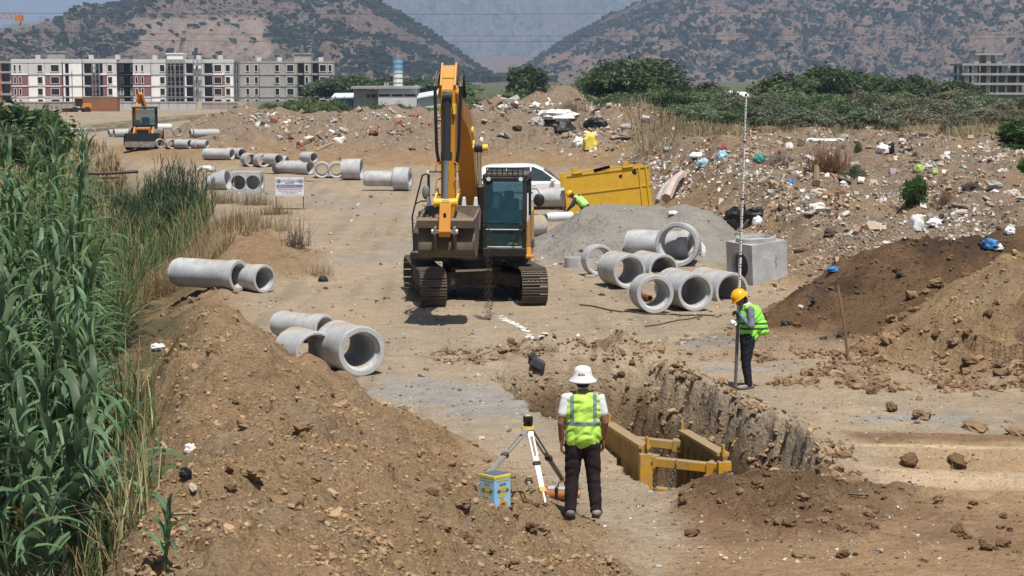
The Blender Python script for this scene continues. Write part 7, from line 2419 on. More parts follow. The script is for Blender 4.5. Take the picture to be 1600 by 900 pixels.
for (px, top, Y, lb, bg_) in ((105, 640, 17.6, 'broad-leaved giant reed standing nearest the camera at bottom left', 1.0), (60, 700, 17.2, 'broad-leaved giant reed left of the nearest one, cut by the bottom edge', 1.0),
                              (20, 760, 17.0, 'low giant reed in the bottom left corner', .95), (165, 770, 17.4, 'low giant reed right of the nearest clump, over straw', .85),
                              (130, 690, 18.3, 'giant reed just behind the nearest one', 1.0), (40, 640, 18.6, 'giant reed with leaves folded over, behind the corner clump', 1.0),
                              (188, 660, 18.9, 'giant reed leaning over the straw, right of the nearest clump', .85), (150, 600, 19.6, 'giant reed in the second row, right of the nearest one', .95), (80, 590, 19.4, 'giant reed in the second row, straight above the nearest one', .95), (205, 740, 18.2, 'short giant reed at the foot of the heap, lowest on the right', .75)):
    p_ = AT(px, top, Y); reed(p_.x, Y, p_.z, lb, nl=14, rr=rr_, big=bg_ * 1.55, frac=.25)
p_ = hit(258, 899); reed(p_.x, p_.y, p_.z + .42, 'small broad-leaved reed shoot at the bottom edge beside the earth heap', nl=9, rr=rr_, big=.75, frac=.3)
# the mass of reeds behind and between them
rs = np.random.RandomState(5)
P_, RZ_, SC_ = [], [], []
SP_ = []
for k in range(330):
    Y = rs.uniform(22.5, 40) if k < 330 else rs.uniform(40, 62)
    if Y < 40: px = rs.uniform(-90, 160 if Y > 22 else 140)
    else: px = rs.uniform(-60, 150)
    tp_ = topline(px) + rs.uniform(20, 120) + max(0, 30 - Y) * 34 + (max(0, Y - 40) * 1.0)
    p_ = AT(px, tp_, Y); z0 = gz(p_.x, Y)
    h = p_.z - z0
    if h < .8: continue
    SP_.append((p_.x, Y, z0, h))
    for q in range(15):
        t = .22 + .78 * q / 15
        P_.append((p_.x, Y, z0 + h * t)); RZ_.append(rs.uniform(0, 2 * PI)); SC_.append(rs.uniform(.75, 1.15))
cols_ = jitter_cols([(.07, .135, .055), (.09, .16, .07), (.11, .18, .065), (.05, .10, .045)], len(P_), .3, 3)  # mass coloured darker than the single reeds, painting in the shaded gaps
low = np.array([p[2] for p in P_]); 
o = scatter_mesh('reed_thicket', [(a[1], a[2]) for a in LEAFM], np.array(P_), np.array(RZ_), np.array(SC_), cols_, M_GRASS, tilt=rs.uniform(-.25, .25, len(P_)), smooth=True)
o['kind'] = 'stuff'; o['label'] = 'dense mass of green reeds behind the nearer stems on the left'
m = MB()
for (x, y, z0, h) in SP_: m.tube([(x, y, z0), (x + .03, y, z0 + h * .5), (x + .08, y, z0 + h)], [.013, .011, .005], n=4, caps=False)
o = m.build('reed_stems', M_STEM, fix=False); o['kind'] = 'stuff'; o['label'] = 'stems of the reed mass on the left'


def blade_template(h, w, lean, n=3):
    v = []; 
    for k in range(n + 1):
        t = k / n; ww = w * (1 - t * .85)
        v += [(lean * t * t * h, -ww / 2, h * t * (1 - .15 * lean * t)), (lean * t * t * h, ww / 2, h * t * (1 - .15 * lean * t))]
    f = [(2 * k, 2 * k + 1, 2 * k + 3, 2 * k + 2) for k in range(n)]
    return np.array(v, float), np.array(f, int)


BL = [blade_template(1, .03, .3), blade_template(1, .026, .7), blade_template(1, .034, -.2), blade_template(.8, .026, 1.1)]
BLW = [blade_template(1, .06, .3), blade_template(1, .05, .7), blade_template(1, .07, -.2), blade_template(.8, .05, 1.1)]


def grass(name, label, x, y, h, cols, tmpl=None, seed=0, tilt=.25):
    r = np.random.RandomState(seed)
    pos = ground_pos(x, y, -.02)
    o = scatter_mesh(name, tmpl or BL, pos, r.uniform(0, 2 * PI, len(x)), h, cols, M_GRASS, tilt=r.uniform(-tilt, tilt, len(x)))
    o['kind'] = 'stuff'; o['label'] = label
    return o


def region(n, ylo, yhi, pxlo, pxhi, seed, power=1.0, clump=None, thr=0.0):
    """random ground points in a band of the view; pxlo/pxhi may be functions of Y"""
    r = np.random.RandomState(seed)
    y = 1 / (1 / ylo + (1 / yhi - 1 / ylo) * r.rand(n) ** power)
    a = pxlo(y) if callable(pxlo) else pxlo; b = pxhi(y) if callable(pxhi) else pxhi
    x = (a + (b - a) * r.rand(n) - 800) / FPX * y
    if clump:
        k = fbm(x / clump, y / clump, 3, seed=seed + 50) > thr
        x, y = x[k], y[k]
    return x, y


STRAW = [(.34, .27, .14), (.28, .21, .11), (.40, .33, .19), (.24, .17, .09)]
GRN = [(.08, .13, .04), (.10, .15, .045), (.06, .10, .04), (.12, .16, .06)]
MIXG = GRN + STRAW[:2]
# straw and thin grass at the foot of the reeds
x, y = region(4300, 16, 40, lambda y: np.interp(y, [17, 40], [-80, 60]), lambda y: np.interp(y, [16, 20, 24, 40], [245, 225, 190, 178]), 31)
grass('dry_grass', 'straw and thin green grass at the foot of the reeds', x, y, NR.uniform(.3, .9, len(x)), jitter_cols(STRAW + STRAW[:2] + GRN, len(x), .3, 4), seed=1, tilt=.5)
x, y = region(900, 22, 26, lambda y: 165 + 0 * y, lambda y: 235 + 0 * y, 32, clump=.7, thr=.15)
grass('thin_grass', 'tall thin green grass between the reeds and the earth heap', x, y, NR.uniform(.5, 1.5, len(x)), jitter_cols(GRN + STRAW[:1], len(x), .3, 5), seed=2, tilt=.3)
# bank beyond the reeds: fine reeds, weeds, dry grass
x, y = region(15000, 42, 90, lambda y: np.interp(y, [42, 60, 90], [120, 110, 60]), lambda y: np.interp(y, [42, 48, 54, 62, 75, 90], [182, 198, 235, 285, 335, 235]), 33, clump=2.5, thr=-.35)
hh = NR.uniform(.5, 1.3, len(x))
grass('weeds', 'mixed green weeds on the ditch bank', x, y, hh, jitter_cols(MIXG + GRN, len(x), .35, 6), tmpl=BLW, seed=3, tilt=.45)
x, y = region(12000, 46, 66, lambda y: np.interp(y, [46, 52, 66], [190, 225, 290]), lambda y: np.interp(y, [46, 52, 58, 66], [205, 300, 400, 455]), 34, clump=1.6, thr=-.02)
grass('dry_grass', 'dry straw-coloured grass on the bank left of the track', x, y, NR.uniform(.25, .8, len(x)), jitter_cols(STRAW + [(.2, .12, .06)], len(x), .3, 7), seed=4, tilt=.6)
x, y = region(11000, 74, 165, lambda y: np.interp(y, [74, 100, 165], [40, -20, -20]), lambda y: np.interp(y, [74, 90, 110, 135, 165], [210, 200, 200, 165, 110]), 35, clump=5, thr=-.3)
grass('dry_grass', 'dry grass field beyond the reeds at far left', x, y, NR.uniform(.3, 1.0, len(x)), jitter_cols(STRAW + [(.26, .22, .12)], len(x), .3, 8), tmpl=[(v * np.array([1, 3, 1]), f) for v, f in BLW], seed=5, tilt=.4)
# dry grass field behind the rubble on the right
x, y = region(22000, 98, 175, lambda y: np.interp(y, [92, 105, 120, 175], [1010, 1000, 960, 860]), 1640, 36, power=.9)
grass('dry_grass', 'tall dry grass field behind the rubble heaps', x, y, NR.uniform(.3, .8, len(x)), jitter_cols([(.30, .23, .13), (.25, .19, .11), (.35, .28, .16), (.20, .17, .10)], len(x), .25, 9), tmpl=[(v * np.array([1, 1.6, 1]), f) for v, f in BLW], seed=6, tilt=.3)


# crowns of leaves ------------------------------------------------------------
def crown_arrays(n, rad, clumps, leaf, seed, cols, droop=.3, shell=.55, flat_bottom=.35, spiky=0.0):
    r = np.random.RandomState(seed)
    cc = r.randn(clumps, 3); cc /= np.linalg.norm(cc, axis=1)[:, None]
    cc *= (shell + (1 - shell) * r.rand(clumps, 1)) * .80
    cc[:, 2] = np.where(cc[:, 2] < -flat_bottom, -flat_bottom * r.rand(clumps), cc[:, 2])
    cr = r.uniform(.16, .34, clumps)
    tone = r.uniform(.68, 1.3, clumps)
    pick = r.randint(0, clumps, n)
    d = r.randn(n, 3); d /= np.linalg.norm(d, axis=1)[:, None]
    rad_ = cr[pick][:, None] * (r.rand(n, 1) ** .4)
    if spiky: rad_ = rad_ * (1 + spiky * (r.rand(n, 1) ** 6) * 2)
    p = (cc[pick] + d * rad_) * np.array(rad)[None]
    # each leaf spray: a bent quad pair
    u = r.randn(n, 3); u /= np.linalg.norm(u, axis=1)[:, None]; u[:, 2] -= droop; u /= np.linalg.norm(u, axis=1)[:, None]
    w = np.cross(u, r.randn(n, 3)); w /= np.linalg.norm(w, axis=1)[:, None]
    s = leaf * r.uniform(.6, 1.4, (n, 1))
    a = p - u * s; b = p + w * s * .42; c = p + u * s; e = p - w * s * .42
    V_ = np.stack([a, b, c, e], 1).reshape(-1, 3)
    F_ = np.arange(4 * n).reshape(n, 4)
    base = np.array(cols)[r.randint(0, len(cols), clumps)][pick]
    C_ = np.clip(base * tone[pick][:, None] * (1 + .3 * r.uniform(-1, 1, (n, 1))), .003, 1)
    return V_, F_, np.repeat(C_, 4, 0), cc * np.array(rad)[None]


def crown_mesh(name, *a, **k):
    V_, F_, C_, cc = crown_arrays(*a, **k)
    o = np_mesh(name, V_, F_, M_LEAFC, False, C_)
    me = o.data; bpy.data.objects.remove(o)
    return me, cc


def trunk_mesh(h, r0, cc, top, n=7, seed=0):
    r = random.Random(seed); m = MB()
    m.tube([(0, 0, 0), (.05 * h, .02, h * .4), (.02, 0, h)], [r0, r0 * .8, r0 * .55], n=8)
    for k in range(n):
        c = cc[r.randrange(len(cc))]
        t = r.uniform(.45, 1)
        e = Vector((c[0], c[1], c[2] + top))
        s = Vector((.03 * h, 0, h * t)); mid = s.lerp(e, .5) + Vector((0, 0, -.05 * h))
        m.tube([s, mid, e], [r0 * .45, r0 * .28, r0 * .08], n=6)
    return m.mesh('trunk', M_BARK, fix=False)


DG = [(.06, .09, .04), (.08, .115, .05), (.10, .14, .06)]
MG = [(.12, .175, .07), (.15, .205, .085), (.18, .235, .105)]
GG = [(.17, .20, .12), (.20, .23, .145), (.14, .17, .10)]
BG_ = [(.07, .13, .035), (.09, .16, .045), (.05, .10, .03)]
OL = [(.19, .18, .11), (.155, .16, .095), (.22, .21, .13)]
CR = {
    'dark_big': (crown_mesh('crown', 16000, (5.2, 5.0, 3.3), 80, .24, 1, DG + MG[:1], spiky=.6), 5.0, 3.3),
    'dark': (crown_mesh('crown', 8000, (3.0, 3.0, 2.4), 40, .22, 2, DG, spiky=.5), 3.0, 2.4),
    'mid': (crown_mesh('crown', 8000, (3.2, 3.0, 2.2), 44, .22, 3, MG + DG[:1], spiky=.5), 3.2, 2.2),
    'poplar': (crown_mesh('crown', 6500, (1.9, 1.9, 2.7), 36, .20, 4, DG + MG[:1], spiky=.4), 1.9, 2.7),
}
BU = {
    'grey': crown_mesh('foliage', 5200, (2.3, 1.8, 1.35), 40, .13, 5, GG, flat_bottom=.7, spiky=.5)[0],
    'green': crown_mesh('foliage', 5200, (2.3, 1.8, 1.35), 40, .13, 6, MG + GG[:1], flat_bottom=.7, spiky=.5)[0],
    'olive': crown_mesh('foliage', 5200, (2.3, 1.8, 1.25), 40, .13, 7, OL, flat_bottom=.7, spiky=.6)[0],
    'dark': crown_mesh('foliage', 5200, (2.2, 1.8, 1.35), 36, .13, 8, DG + MG[:1], flat_bottom=.7, spiky=.5)[0],
    'bright': crown_mesh('foliage', 5200, (1.5, 1.4, 1.35), 46, .10, 9, BG_, flat_bottom=.8, spiky=.4)[0],
    'pale': crown_mesh('foliage', 1800, (1.3, 1.2, .9), 22, .16, 10, [(.26, .25, .19), (.20, .20, .15)], flat_bottom=.6, spiky=.8)[0],
}
_tr = {}


def tree(px, top_py, Y, kind, label, group=None, sx=1.0, base=None):
    (me, cc), rx, rz_ = CR[kind]
    ztop = CAMZ + (HORIZ - top_py) / FPX * Y
    x = (px - 800) / FPX * Y
    z0 = gz(x, Y) if base is None else base
    H_ = ztop - z0
    s = H_ / (rz_ * 2 * .80 + 1.2)
    root = thing('tree', label, 'tree', (x, Y, z0), rz=rnd.uniform(0, 6.28), group=group)
    c = bpy.data.objects.new('crown', me); COL.objects.link(c); c.parent = root; c.location = (0, 0, H_ - rz_ * s * .95); c.scale = (s * sx * 1.4, s * sx * 1.4, s)
    key = kind
    if key not in _tr: _tr[key] = trunk_mesh(rz_ + 1.0, .22, cc, rz_ * .95 + 1.3, seed=3)
    t = bpy.data.objects.new('trunk', _tr[key]); COL.objects.link(t); t.parent = root; t.scale = (s, s, s)
    return root


def bush(px, top_py, Y, kind, w_px, label, group=None, z0=None):
    x = (px - 800) / FPX * Y
    g_ = gz(x, Y) if z0 is None else z0
    ztop = CAMZ + (HORIZ - top_py) / FPX * Y
    h = max(.5, ztop - g_)
    root = thing('bush', label, 'bush', (x, Y, g_), rz=rnd.uniform(0, 6.28), group=group)
    b = bpy.data.objects.new('foliage', BU[kind]); COL.objects.link(b); b.parent = root
    bw_ = {'bright': 1.5, 'pale': 1.3}.get(kind, 2.3) * .95
    bh_ = {'bright': 1.35 * 1.6, 'pale': .9 * 1.6}.get(kind, 1.35 * 1.6)
    sx = w_px / FPX * Y / 2 / bw_; sz = h / bh_
    b.scale = (sx, sx, sz); b.location = (0, 0, h - sz * bh_ * .55)
    return root


tree(990, 91, 235, 'dark_big', 'big round dark green tree right of the excavator boom', sx=1.02)
tree(936, 112, 242, 'dark', 'sparse small tree leaning out at the left of the big round tree')
tree(821, 96, 330, 'poplar', 'lone dark upright tree in the gap below the valley', sx=.95)
tree(1215, 115, 250, 'mid', 'round leafy tree left of the small pale silo', sx=1.05)
tree(1297, 101, 260, 'dark', 'pointed dark conifer-like tree hiding the small pale silo', sx=1.0)
tree(1345, 112, 270, 'mid', 'tree with ragged top just right of the pointed dark one', sx=1.0)
tree(1388, 121, 262, 'dark', 'low dark tree, third in the row right of the silo', sx=1.0)
tree(1425, 118, 268, 'mid', 'tree with twin tips ending the row right of the silo', sx=.75)
tree(1490, 124, 258, 'dark', 'wide dark tree just left of the open concrete frame', sx=1.25)
tree(1095, 129, 270, 'mid', 'low spreading tree before the white factory roof', sx=1.2)
for i, (px, tp_, Y) in enumerate(((545, 116, 440), (590, 120, 440), (668, 121, 430), (700, 126, 440), (530, 122, 450))):
    tree(px, tp_, Y, ('dark', 'mid')[i % 2], ['dark tree right of the grey block, behind the workshop', 'tree behind the workshop roof, left of the silo', 'tree just right of the silo', 'tree behind the excavator arm, far off', 'small dark tree touching the grey block'][i], sx=1.7)

# the scrub belt
SG = 'bushes of the scrub belt behind the rubble'
rb_ = random.Random(4)
def lab(kind, px, Y):
    w = 'right of the excavator' if px < 900 else 'round the big tree' if px < 1050 else 'left of the staff' if px < 1160 else 'below the round leafy tree' if px < 1270 else 'below the tree row' if px < 1440 else 'by the concrete frame'
    return {'grey': 'grey-green', 'green': 'green', 'olive': 'olive-brown', 'dark': 'dark green'}[kind] + ' scrub bush ' + w + ', ' + ('backmost' if Y > 217 else 'second' if Y > 197 else 'third' if Y > 181 else 'front') + ' row'
for Y, t0, t1, n_, x0, x1 in ((228, 139, 150, 20, 720, 1640), (205, 142, 158, 20, 760, 1640), (188, 152, 168, 17, 840, 1640), (172, 160, 180, 13, 900, 1640)):
    for i in range(n_):
        px = x0 + (x1 - x0) * (i + rb_.random() * .9) / n_
        kind = rb_.choice(('grey', 'green', 'olive', 'dark') if px > 1100 else ('green', 'dark', 'green', 'grey'))
        if Y < 190 and px > 1380: kind = rb_.choice(('olive', 'green', 'olive'))
        bush(px, rb_.uniform(t0, t1), Y + rb_.uniform(-6, 6), kind, rb_.uniform(70, 125), lab(kind, px, Y), SG + ', ' + kind)
for px, tp_, Y, k, w_, lb in ((985, 158, 165, 'grey', 55, 'grey-green bush at the foot of the big tree, sticking up'), (1360, 170, 150, 'grey', 120, 'large grey-green bush in front of the belt, right of centre'), (1260, 172, 155, 'grey', 100, 'grey-green bush in front of the belt above the dry grass'),
                              (1475, 187, 140, 'pale', 24, 'small whitish feathery bush standing in front of the olive scrub'), (1195, 165, 160, 'grey', 95, 'grey-green bush just right of the staff'), (940, 166, 160, 'green', 70, 'green bush behind the crest of the central heap')):
    bush(px, tp_, Y, k, w_, lb)
# green weeds on and behind the long heap, middle left
SG2 = 'bushes behind the long heap, left of the excavator'
for i in range(30):
    px = 385 + 330 * (i + rb_.random()) / 30
    bush(px, rb_.uniform(158, 172) - (10 if 455 < px < 530 else 0), rb_.uniform(178, 215), rb_.choice(('green', 'green', 'dark')), rb_.uniform(30, 60), ['%s green bush behind the long heap, %s' % (a, b) for b in ('below the grey block', 'left of the workshop', 'before the workshop') for a in ('low', 'broad', 'scraggy', 'dark', 'pale', 'small', 'loose', 'rounded', 'ragged', 'short')][i], SG2)
bush(478, 147, 200, 'green', 60, 'tallest green bush behind the long heap, before the grey block')
# left edge
for px, tp_, Y, k, w_, lb in ((12, 160, 110, 'bright', 200, 'green bush cut by the left edge, above the reeds'), (48, 166, 118, 'green', 150, 'green bush second from the left edge, above the reeds'), (72, 182, 105, 'dark', 70, 'small dark bush at the right end of the left-edge bushes'), (-10, 185, 95, 'green', 170, 'low green bush at the left edge behind the reeds')):
    bush(px, tp_, Y, k, w_, lb)
bush(1597, 186, 74, 'bright', 105, 'bright green leafy shrub cut by the right edge, upper one')
bush(1585, 262, 70, 'bright', 70, 'lower part shrub under the bright green one at the right edge')
bush(1604, 305, 62, 'bright', 36, 'small bright green shrub at the right edge below the others')
# fine reeds across the ditch, mid left: clumps one can tell apart
rc_ = np.random.RandomState(8)
FR_ = [leaf_template(.55, .030, 1.3, .1, 4, .2), leaf_template(.65, .034, 1.1, -.5, 4, .2), leaf_template(.45, .028, 1.45, .7, 4, .2)]
def reed_clump(n, w, h, seed):
    r = np.random.RandomState(seed); P_, Z_, S_ = [], [], []
    for k in range(n):
        x_, y_ = r.normal(0, w / 2.2), r.normal(0, w / 2.6); hh = h * r.uniform(.55, 1) * max(.4, 1 - (abs(x_) / w) ** 2)
        for q in range(9):
            P_.append((x_, y_, hh * (.15 + .85 * q / 9))); Z_.append(r.uniform(0, 6.28)); S_.append(r.uniform(.7, 1.2))
    o = scatter_mesh('foliage', FR_, np.array(P_), np.array(Z_), np.array(S_), jitter_cols([(.05, .085, .035), (.065, .10, .045), (.045, .07, .035)], len(P_), .35, seed), M_GRASS)
    me = o.data; bpy.data.objects.remove(o); return me
RCM = [reed_clump(90, 1.5, 2.5, 1), reed_clump(80, 1.3, 2.1, 2), reed_clump(70, 1.4, 1.8, 3)]
for i, (px, base_py, top) in enumerate(((268, 330, 236), (245, 335, 262), (292, 322, 255), (230, 350, 290), (305, 330, 285), (262, 360, 300), (215, 372, 300), (190, 350, 285), (285, 350, 300), (170, 330, 280), (240, 385, 330), (200, 395, 345), (150, 310, 275), (172, 380, 330))):
    p_ = hit(px, base_py); hgt = CAMZ + (HORIZ - top) / FPX * p_.y - p_.z
    root = thing('reed_clump', ('tallest fine-leaved reed clump on the ditch bank below the pipe row' if i == 0 else ['', 'clump left of the tallest', 'clump right of the tallest', 'clump below left of the tallest', 'clump nearest the concrete cone', 'middle clump', 'clump among the weeds, left', 'clump beside the giant reeds', 'clump above the dry bank', 'clump touching the giant reeds', 'low clump on the near slope', 'lowest clump on the near slope', 'clump under the steel pipes', 'low clump hidden by giant reeds'][i] + ' of the fine dark reeds on the ditch bank'), 'reed', p_, rz=rc_.uniform(0, 6), group=None if i == 0 else 'fine reed clumps on the ditch bank')
    o = bpy.data.objects.new('foliage', RCM[i % 3]); COL.objects.link(o); o.parent = root; s = hgt / (2.5, 2.1, 1.8)[i % 3]; o.scale = (min(s, 1.1), min(s, 1.1), s)

# shrubs and weeds in the rubble
for i, (px, py, w_, h_, kind, lb) in enumerate(((1430, 318, 50, 45, 'bright', 'green weedy shrub in the middle of the right rubble slope'), (1335, 280, 40, 22, 'grey', 'grey-green weed patch left of the weedy shrub'), (1340, 238, 14, 12, 'grey', 'tiny weed on the crest of the right heap'))):
    p_ = hit(px, py); bush(px, py - h_, p_.y, kind, w_, lb, z0=p_.z - .1)
def twig_bush(label, px, py, w, h, col, n=420, seed=1):
    p_ = hit(px, py); k = p_.y / FPX; r = np.random.RandomState(seed)
    x = r.normal(0, w * k / 4.5, n); y = r.normal(0, w * k / 5, n)
    pos = np.stack([x, y, 0 * x], -1)
    o = scatter_mesh('twigs', [(v * np.array([1, 1.0, 1]), f) for v, f in BL], pos, r.uniform(0, 6.28, n), h * k * r.uniform(.4, 1.1, n), jitter_cols(col, n, .35, seed), M_GRASS, tilt=r.uniform(-1.1, 1.1, n))
    root = thing('dry_shrub', label, 'shrub', p_); o.parent = root; o['kind'] = 'stuff'
    return root
twig_bush('big rust-brown dead shrub on the rubble crest right of the staff', 1293, 266, 75, 40, [(.20, .105, .055), (.26, .15, .08), (.15, .08, .05)], 700, 1)
twig_bush('brown dead weeds right of the green weedy shrub', 1478, 318, 55, 24, [(.22, .13, .075), (.17, .10, .06)], 420, 2)
twig_bush('grey brushwood at the left of the rust-brown shrub', 1214, 262, 50, 28, [(.16, .13, .11), (.22, .18, .15)], 420, 3)
twig_bush('brown brushwood on top of the central rubble heap', 893, 172, 45, 20, [(.18, .12, .08), (.22, .16, .1)], 360, 4)
twig_bush('bare dry thistle bush at the track edge under the notice board', 462, 385, 44, 52, [(.30, .24, .16), (.2, .15, .1)], 160, 5)
twig_bush('dry brush at the right end of the small left heap', 500, 430, 60, 22, [(.24, .19, .12), (.3, .24, .15)], 260, 6)
for i, (px, py) in enumerate(((398, 320), (430, 335), (350, 318), (318, 345), (372, 352))):
    twig_bush(['dry brown shrub left of the notice board', 'low dry shrub below the notice board', 'dry brown shrub below the concrete cone', 'dry grass tuft on the slope, farthest left', 'dry grass tuft low on the slope'][i], px, py, 60, 24, [(.20, .13, .07), (.30, .23, .12), (.14, .12, .05)], 380, 20 + i)
# ------------------------------------------------------------------ clods, rubble and litter
M_CLODO = material('clod_earth', (.27, .182, .107), rough=1, var=.2, scale=7, bump=.012, bscale=22, fine=30, spec=.1)
M_CLODD = material('clod_earth_dark', (.17, .105, .06), rough=1, var=.25, scale=7, bump=.012, bscale=22, fine=30, spec=.1)
M_STONE = material('pale_stone', (.46, .41, .34), rough=.95, var=.15, scale=6, bump=.008, bscale=18, fine=30)
M_GREYST = material('grey_concrete_lump', (.36, .35, .33), rough=.95, var=.15, scale=5, bump=.008, bscale=18, fine=20)
M_BRICKL = material('red_brick_lump', (.30, .13, .08), rough=.95, var=.2, scale=5, bump=.006, bscale=18)
M_DARKL = material('dark_lump', (.07, .055, .045), rough=.95, var=.3, scale=5, bump=.01, bscale=14)
M_DEB = material('debris', (0, 0, 0), rough=.95, var=.12, scale=2, attr='col', spec=.15)


def cube_rock(sub, seed, rough=.28, squash=(1, 1, .7), blocky=.5):
    bm = bmesh.new(); bmesh.ops.create_cube(bm, size=1.6)
    if sub: bmesh.ops.subdivide_edges(bm, edges=bm.edges[:], cuts=sub, use_grid_fill=True)
    v = np.array([x.co[:] for x in bm.verts]); f = np.array([[q.index for q in p.verts] for p in bm.faces]); bm.free()
    n = np.linalg.norm(v, axis=1)[:, None]
    v = v * blocky + v / n * (1 - blocky)
    r = np.random.RandomState(seed)
    o_ = r.rand(3) * 50
    d = fbm(v[:, 0] * 1.1 + o_[0] + v[:, 2], v[:, 1] * 1.1 + o_[1] - v[:, 2] * .7, 3, seed=seed) * rough * 1.6 + r.uniform(-1, 1, len(v)) * rough * .25
    v = v * (1 + d[:, None]) * np.array(squash)
    return v, f


ROCKS = [cube_rock(0, s + 3, .5, (1, .8, .65), .75) for s in range(9)]
ROCKS1 = [cube_rock(1, s, .35, (1, .8, .65), .35) for s in range(6)]
SLABS = [cube_rock(0, 10 + s, .15, (1, .7, q), .9) for s, q in enumerate((.12, .2, .3, .45))] + [cube_rock(0, 20, .1, (1.6, .16, .1), .9), cube_rock(0, 21, .1, (1.2, .5, .08), .9)]


def pts_where(n, ylo, yhi, pxlo, pxhi, seed, weight, power=1.0):
    r = np.random.RandomState(seed)
    y = 1 / (1 / ylo + (1 / yhi - 1 / ylo) * r.rand(n))
    a = pxlo; b = pxhi
    x = (a + (b - a) * r.rand(n) - 800) / FPX * y
    z, c, info = terrain(x, y)
    k = r.rand(n) < weight(x, y, z, c, info)
    return x[k], y[k], z[k], c[k]


def lay(name, label, x, y, z, s, cols, temps, seed, tilt=.6):
    r = np.random.RandomState(seed)
    n = len(x)
    sc = s[:, None] * r.uniform(.7, 1.25, (n, 3))
    o = scatter_mesh(name, temps, np.stack([x, y, z + s * .22], -1), r.uniform(0, 6.28, n), sc, cols, M_DEB, tilt=r.uniform(-tilt, tilt, n))
    o['kind'] = 'stuff'; o['label'] = label
    return o


rs = np.random.RandomState(77)
clus = lambda x, y, f, s, a, b: sstep(a, b, fbm(x * f, y * f, 3, seed=s))
# crumbs of earth on the near heaps and the trench edges
w_ = lambda x, y, z, c, i: np.clip(i['soft'] * (.25 + .75 * clus(x, y, .8, 301, -.2, .35)) + .9 * ((y > 34.8) & (y < 37.5) & (x > -1.6) & (x < 4)) * clus(x, y, .9, 303, -.2, .2) + .06, 0, 1) * (i['gp'] < .1)
x, y, z, c = pts_where(62000, 13.5, 48, -40, 1640, 41, w_)
s = np.clip(np.exp(rs.normal(-4.25, .6, len(x))), .006, .075) * np.clip(y / 27, .8, 1.8)
cc_ = np.clip(c * rs.uniform(.6, 1.05, (len(x), 1)), 0, 1); k = s < .024 * np.clip(y / 27, .8, 1.8)
lay('earth_crumbs', 'fine crumbs of earth strewn over the near heaps and the track', x[k], y[k], z[k], s[k], cc_[k], ROCKS, 1)
lay('small_clods', 'small broken clods of earth strewn over the near heaps', x[~k], y[~k], z[~k], s[~k], cc_[~k], ROCKS1, 11)
# pebbles on the track
x, y, z, c = pts_where(9000, 20, 90, 350, 1500, 42, lambda x, y, z, c, i: .5 * (1 - i['soft']) * (i['inside'] < .02) + 0 * x)
s = np.clip(np.exp(rs.normal(-4.2, .5, len(x))), .006, .05) * np.clip(y / 30, .8, 2.4)
lay('pebbles', 'pebbles and grit on the track', x, y, z, s, jitter_cols([(.42, .38, .32), (.30, .25, .19), (.5, .46, .40), (.16, .12, .09)], len(x), .2, 6), ROCKS, 2)
x, y, z, c = pts_where(16000, 26, 36, 1180, 1640, 48, lambda x, y, z, c, i: np.clip(np.exp(-((np.maximum(i['rb'], i['ra']) - .12) / .14) ** 2), 0, 1) * (i['soft'] > .1) * clus(x, y, 1.1, 315, -.4, .3))
s = np.clip(np.exp(rs.normal(-3.35, .55, len(x))), .015, .12)
lay('heap_foot_clods', 'clods rolled out along the foot of the right-hand heaps', x, y, z, s, np.array([.30, .2, .12]) * rs.uniform(.5, 1.05, (len(x), 1)), ROCKS1, 12)
# rubble on the far and right-hand heaps
PAL = [(.33, .26, .19), (.30, .235, .17), (.37, .30, .225), (.43, .38, .31), (.27, .2, .14), (.52, .48, .42), (.38, .36, .34), (.16, .12, .09), (.26, .14, .09), (.10, .08, .065)]
def rub_w(x, y, z, c, i):
    heap = np.clip(i['rc'] * (y < 112) + sstep(.5, 1.5, i['h2']) + .8 * sstep(.3, 1.0, i['h3']), 0, 1)
    return heap * (.10 + .90 * clus(x, y * .6, .3, 305, -.12, .32))
x, y, z, c = pts_where(140000, 42, 165, 300, 1640, 43, rub_w)
PX = x / y * FPX + 800; PY = HORIZ + (CAMZ - z) / y * FPX
s = np.clip(np.exp(rs.normal(-3.1, .55, len(x))), .022, .26) * np.clip(y / 75, .65, 1.5)
cols = jitter_cols(PAL, len(x), .3, 7)
k = rs.rand(len(x)) < .45; cols[k] = np.clip(c[k] * rs.uniform(.8, 1.25, (k.sum(), 1)), 0, 1)
lay('rubble', 'mixed rubble, lumps and broken boards covering the heaps', x, y, z, s, cols, ROCKS + SLABS, 3, .9)
# pale plaster and plastic litter in streaks
def streak_w(x, y, z, c, i):
    PX = x / y * FPX + 800; PY = HORIZ + (CAMZ - z) / y * FPX
    g = lambda cx, cy, rx, ry: np.exp(-((PX - cx) / rx) ** 2 - ((PY - cy) / ry) ** 2)
    f = g(885, 178, 50, 16) + g(1060, 250, 60, 26) + g(1160, 262, 90, 18) * .9 + g(1500, 345, 90, 26) * .9 + g(1555, 240, 45, 12) + g(1050, 300, 28, 35) + g(800, 172, 40, 10) + g(590, 178, 60, 8) + g(430, 190, 60, 8) * .7 + g(1230, 330, 70, 40) * .35 + g(910, 215, 45, 22) * .9 + g(1400, 300, 90, 26) * .45
    return np.clip(f, 0, 1) * (.3 + .7 * clus(x, y * .6, .5, 307, -.2, .3)) * ((i['rc'] > .2) | (i['h2'] > .3) | (i['h3'] > .3))
x, y, z, c = pts_where(130000, 46, 150, 340, 1640, 44, streak_w)
s = np.clip(np.exp(rs.normal(-2.95, .5, len(x))), .025, .24) * np.clip(y / 75, .65, 1.5)
WH = [(.72, .70, .66), (.60, .57, .52), (.5, .46, .41), (.68, .66, .66), (.42, .38, .33), (.35, .30, .25), (.62, .58, .50), (.25, .14, .1), (.3, .27, .24), (.06, .05, .05), (.4, .33, .26)]
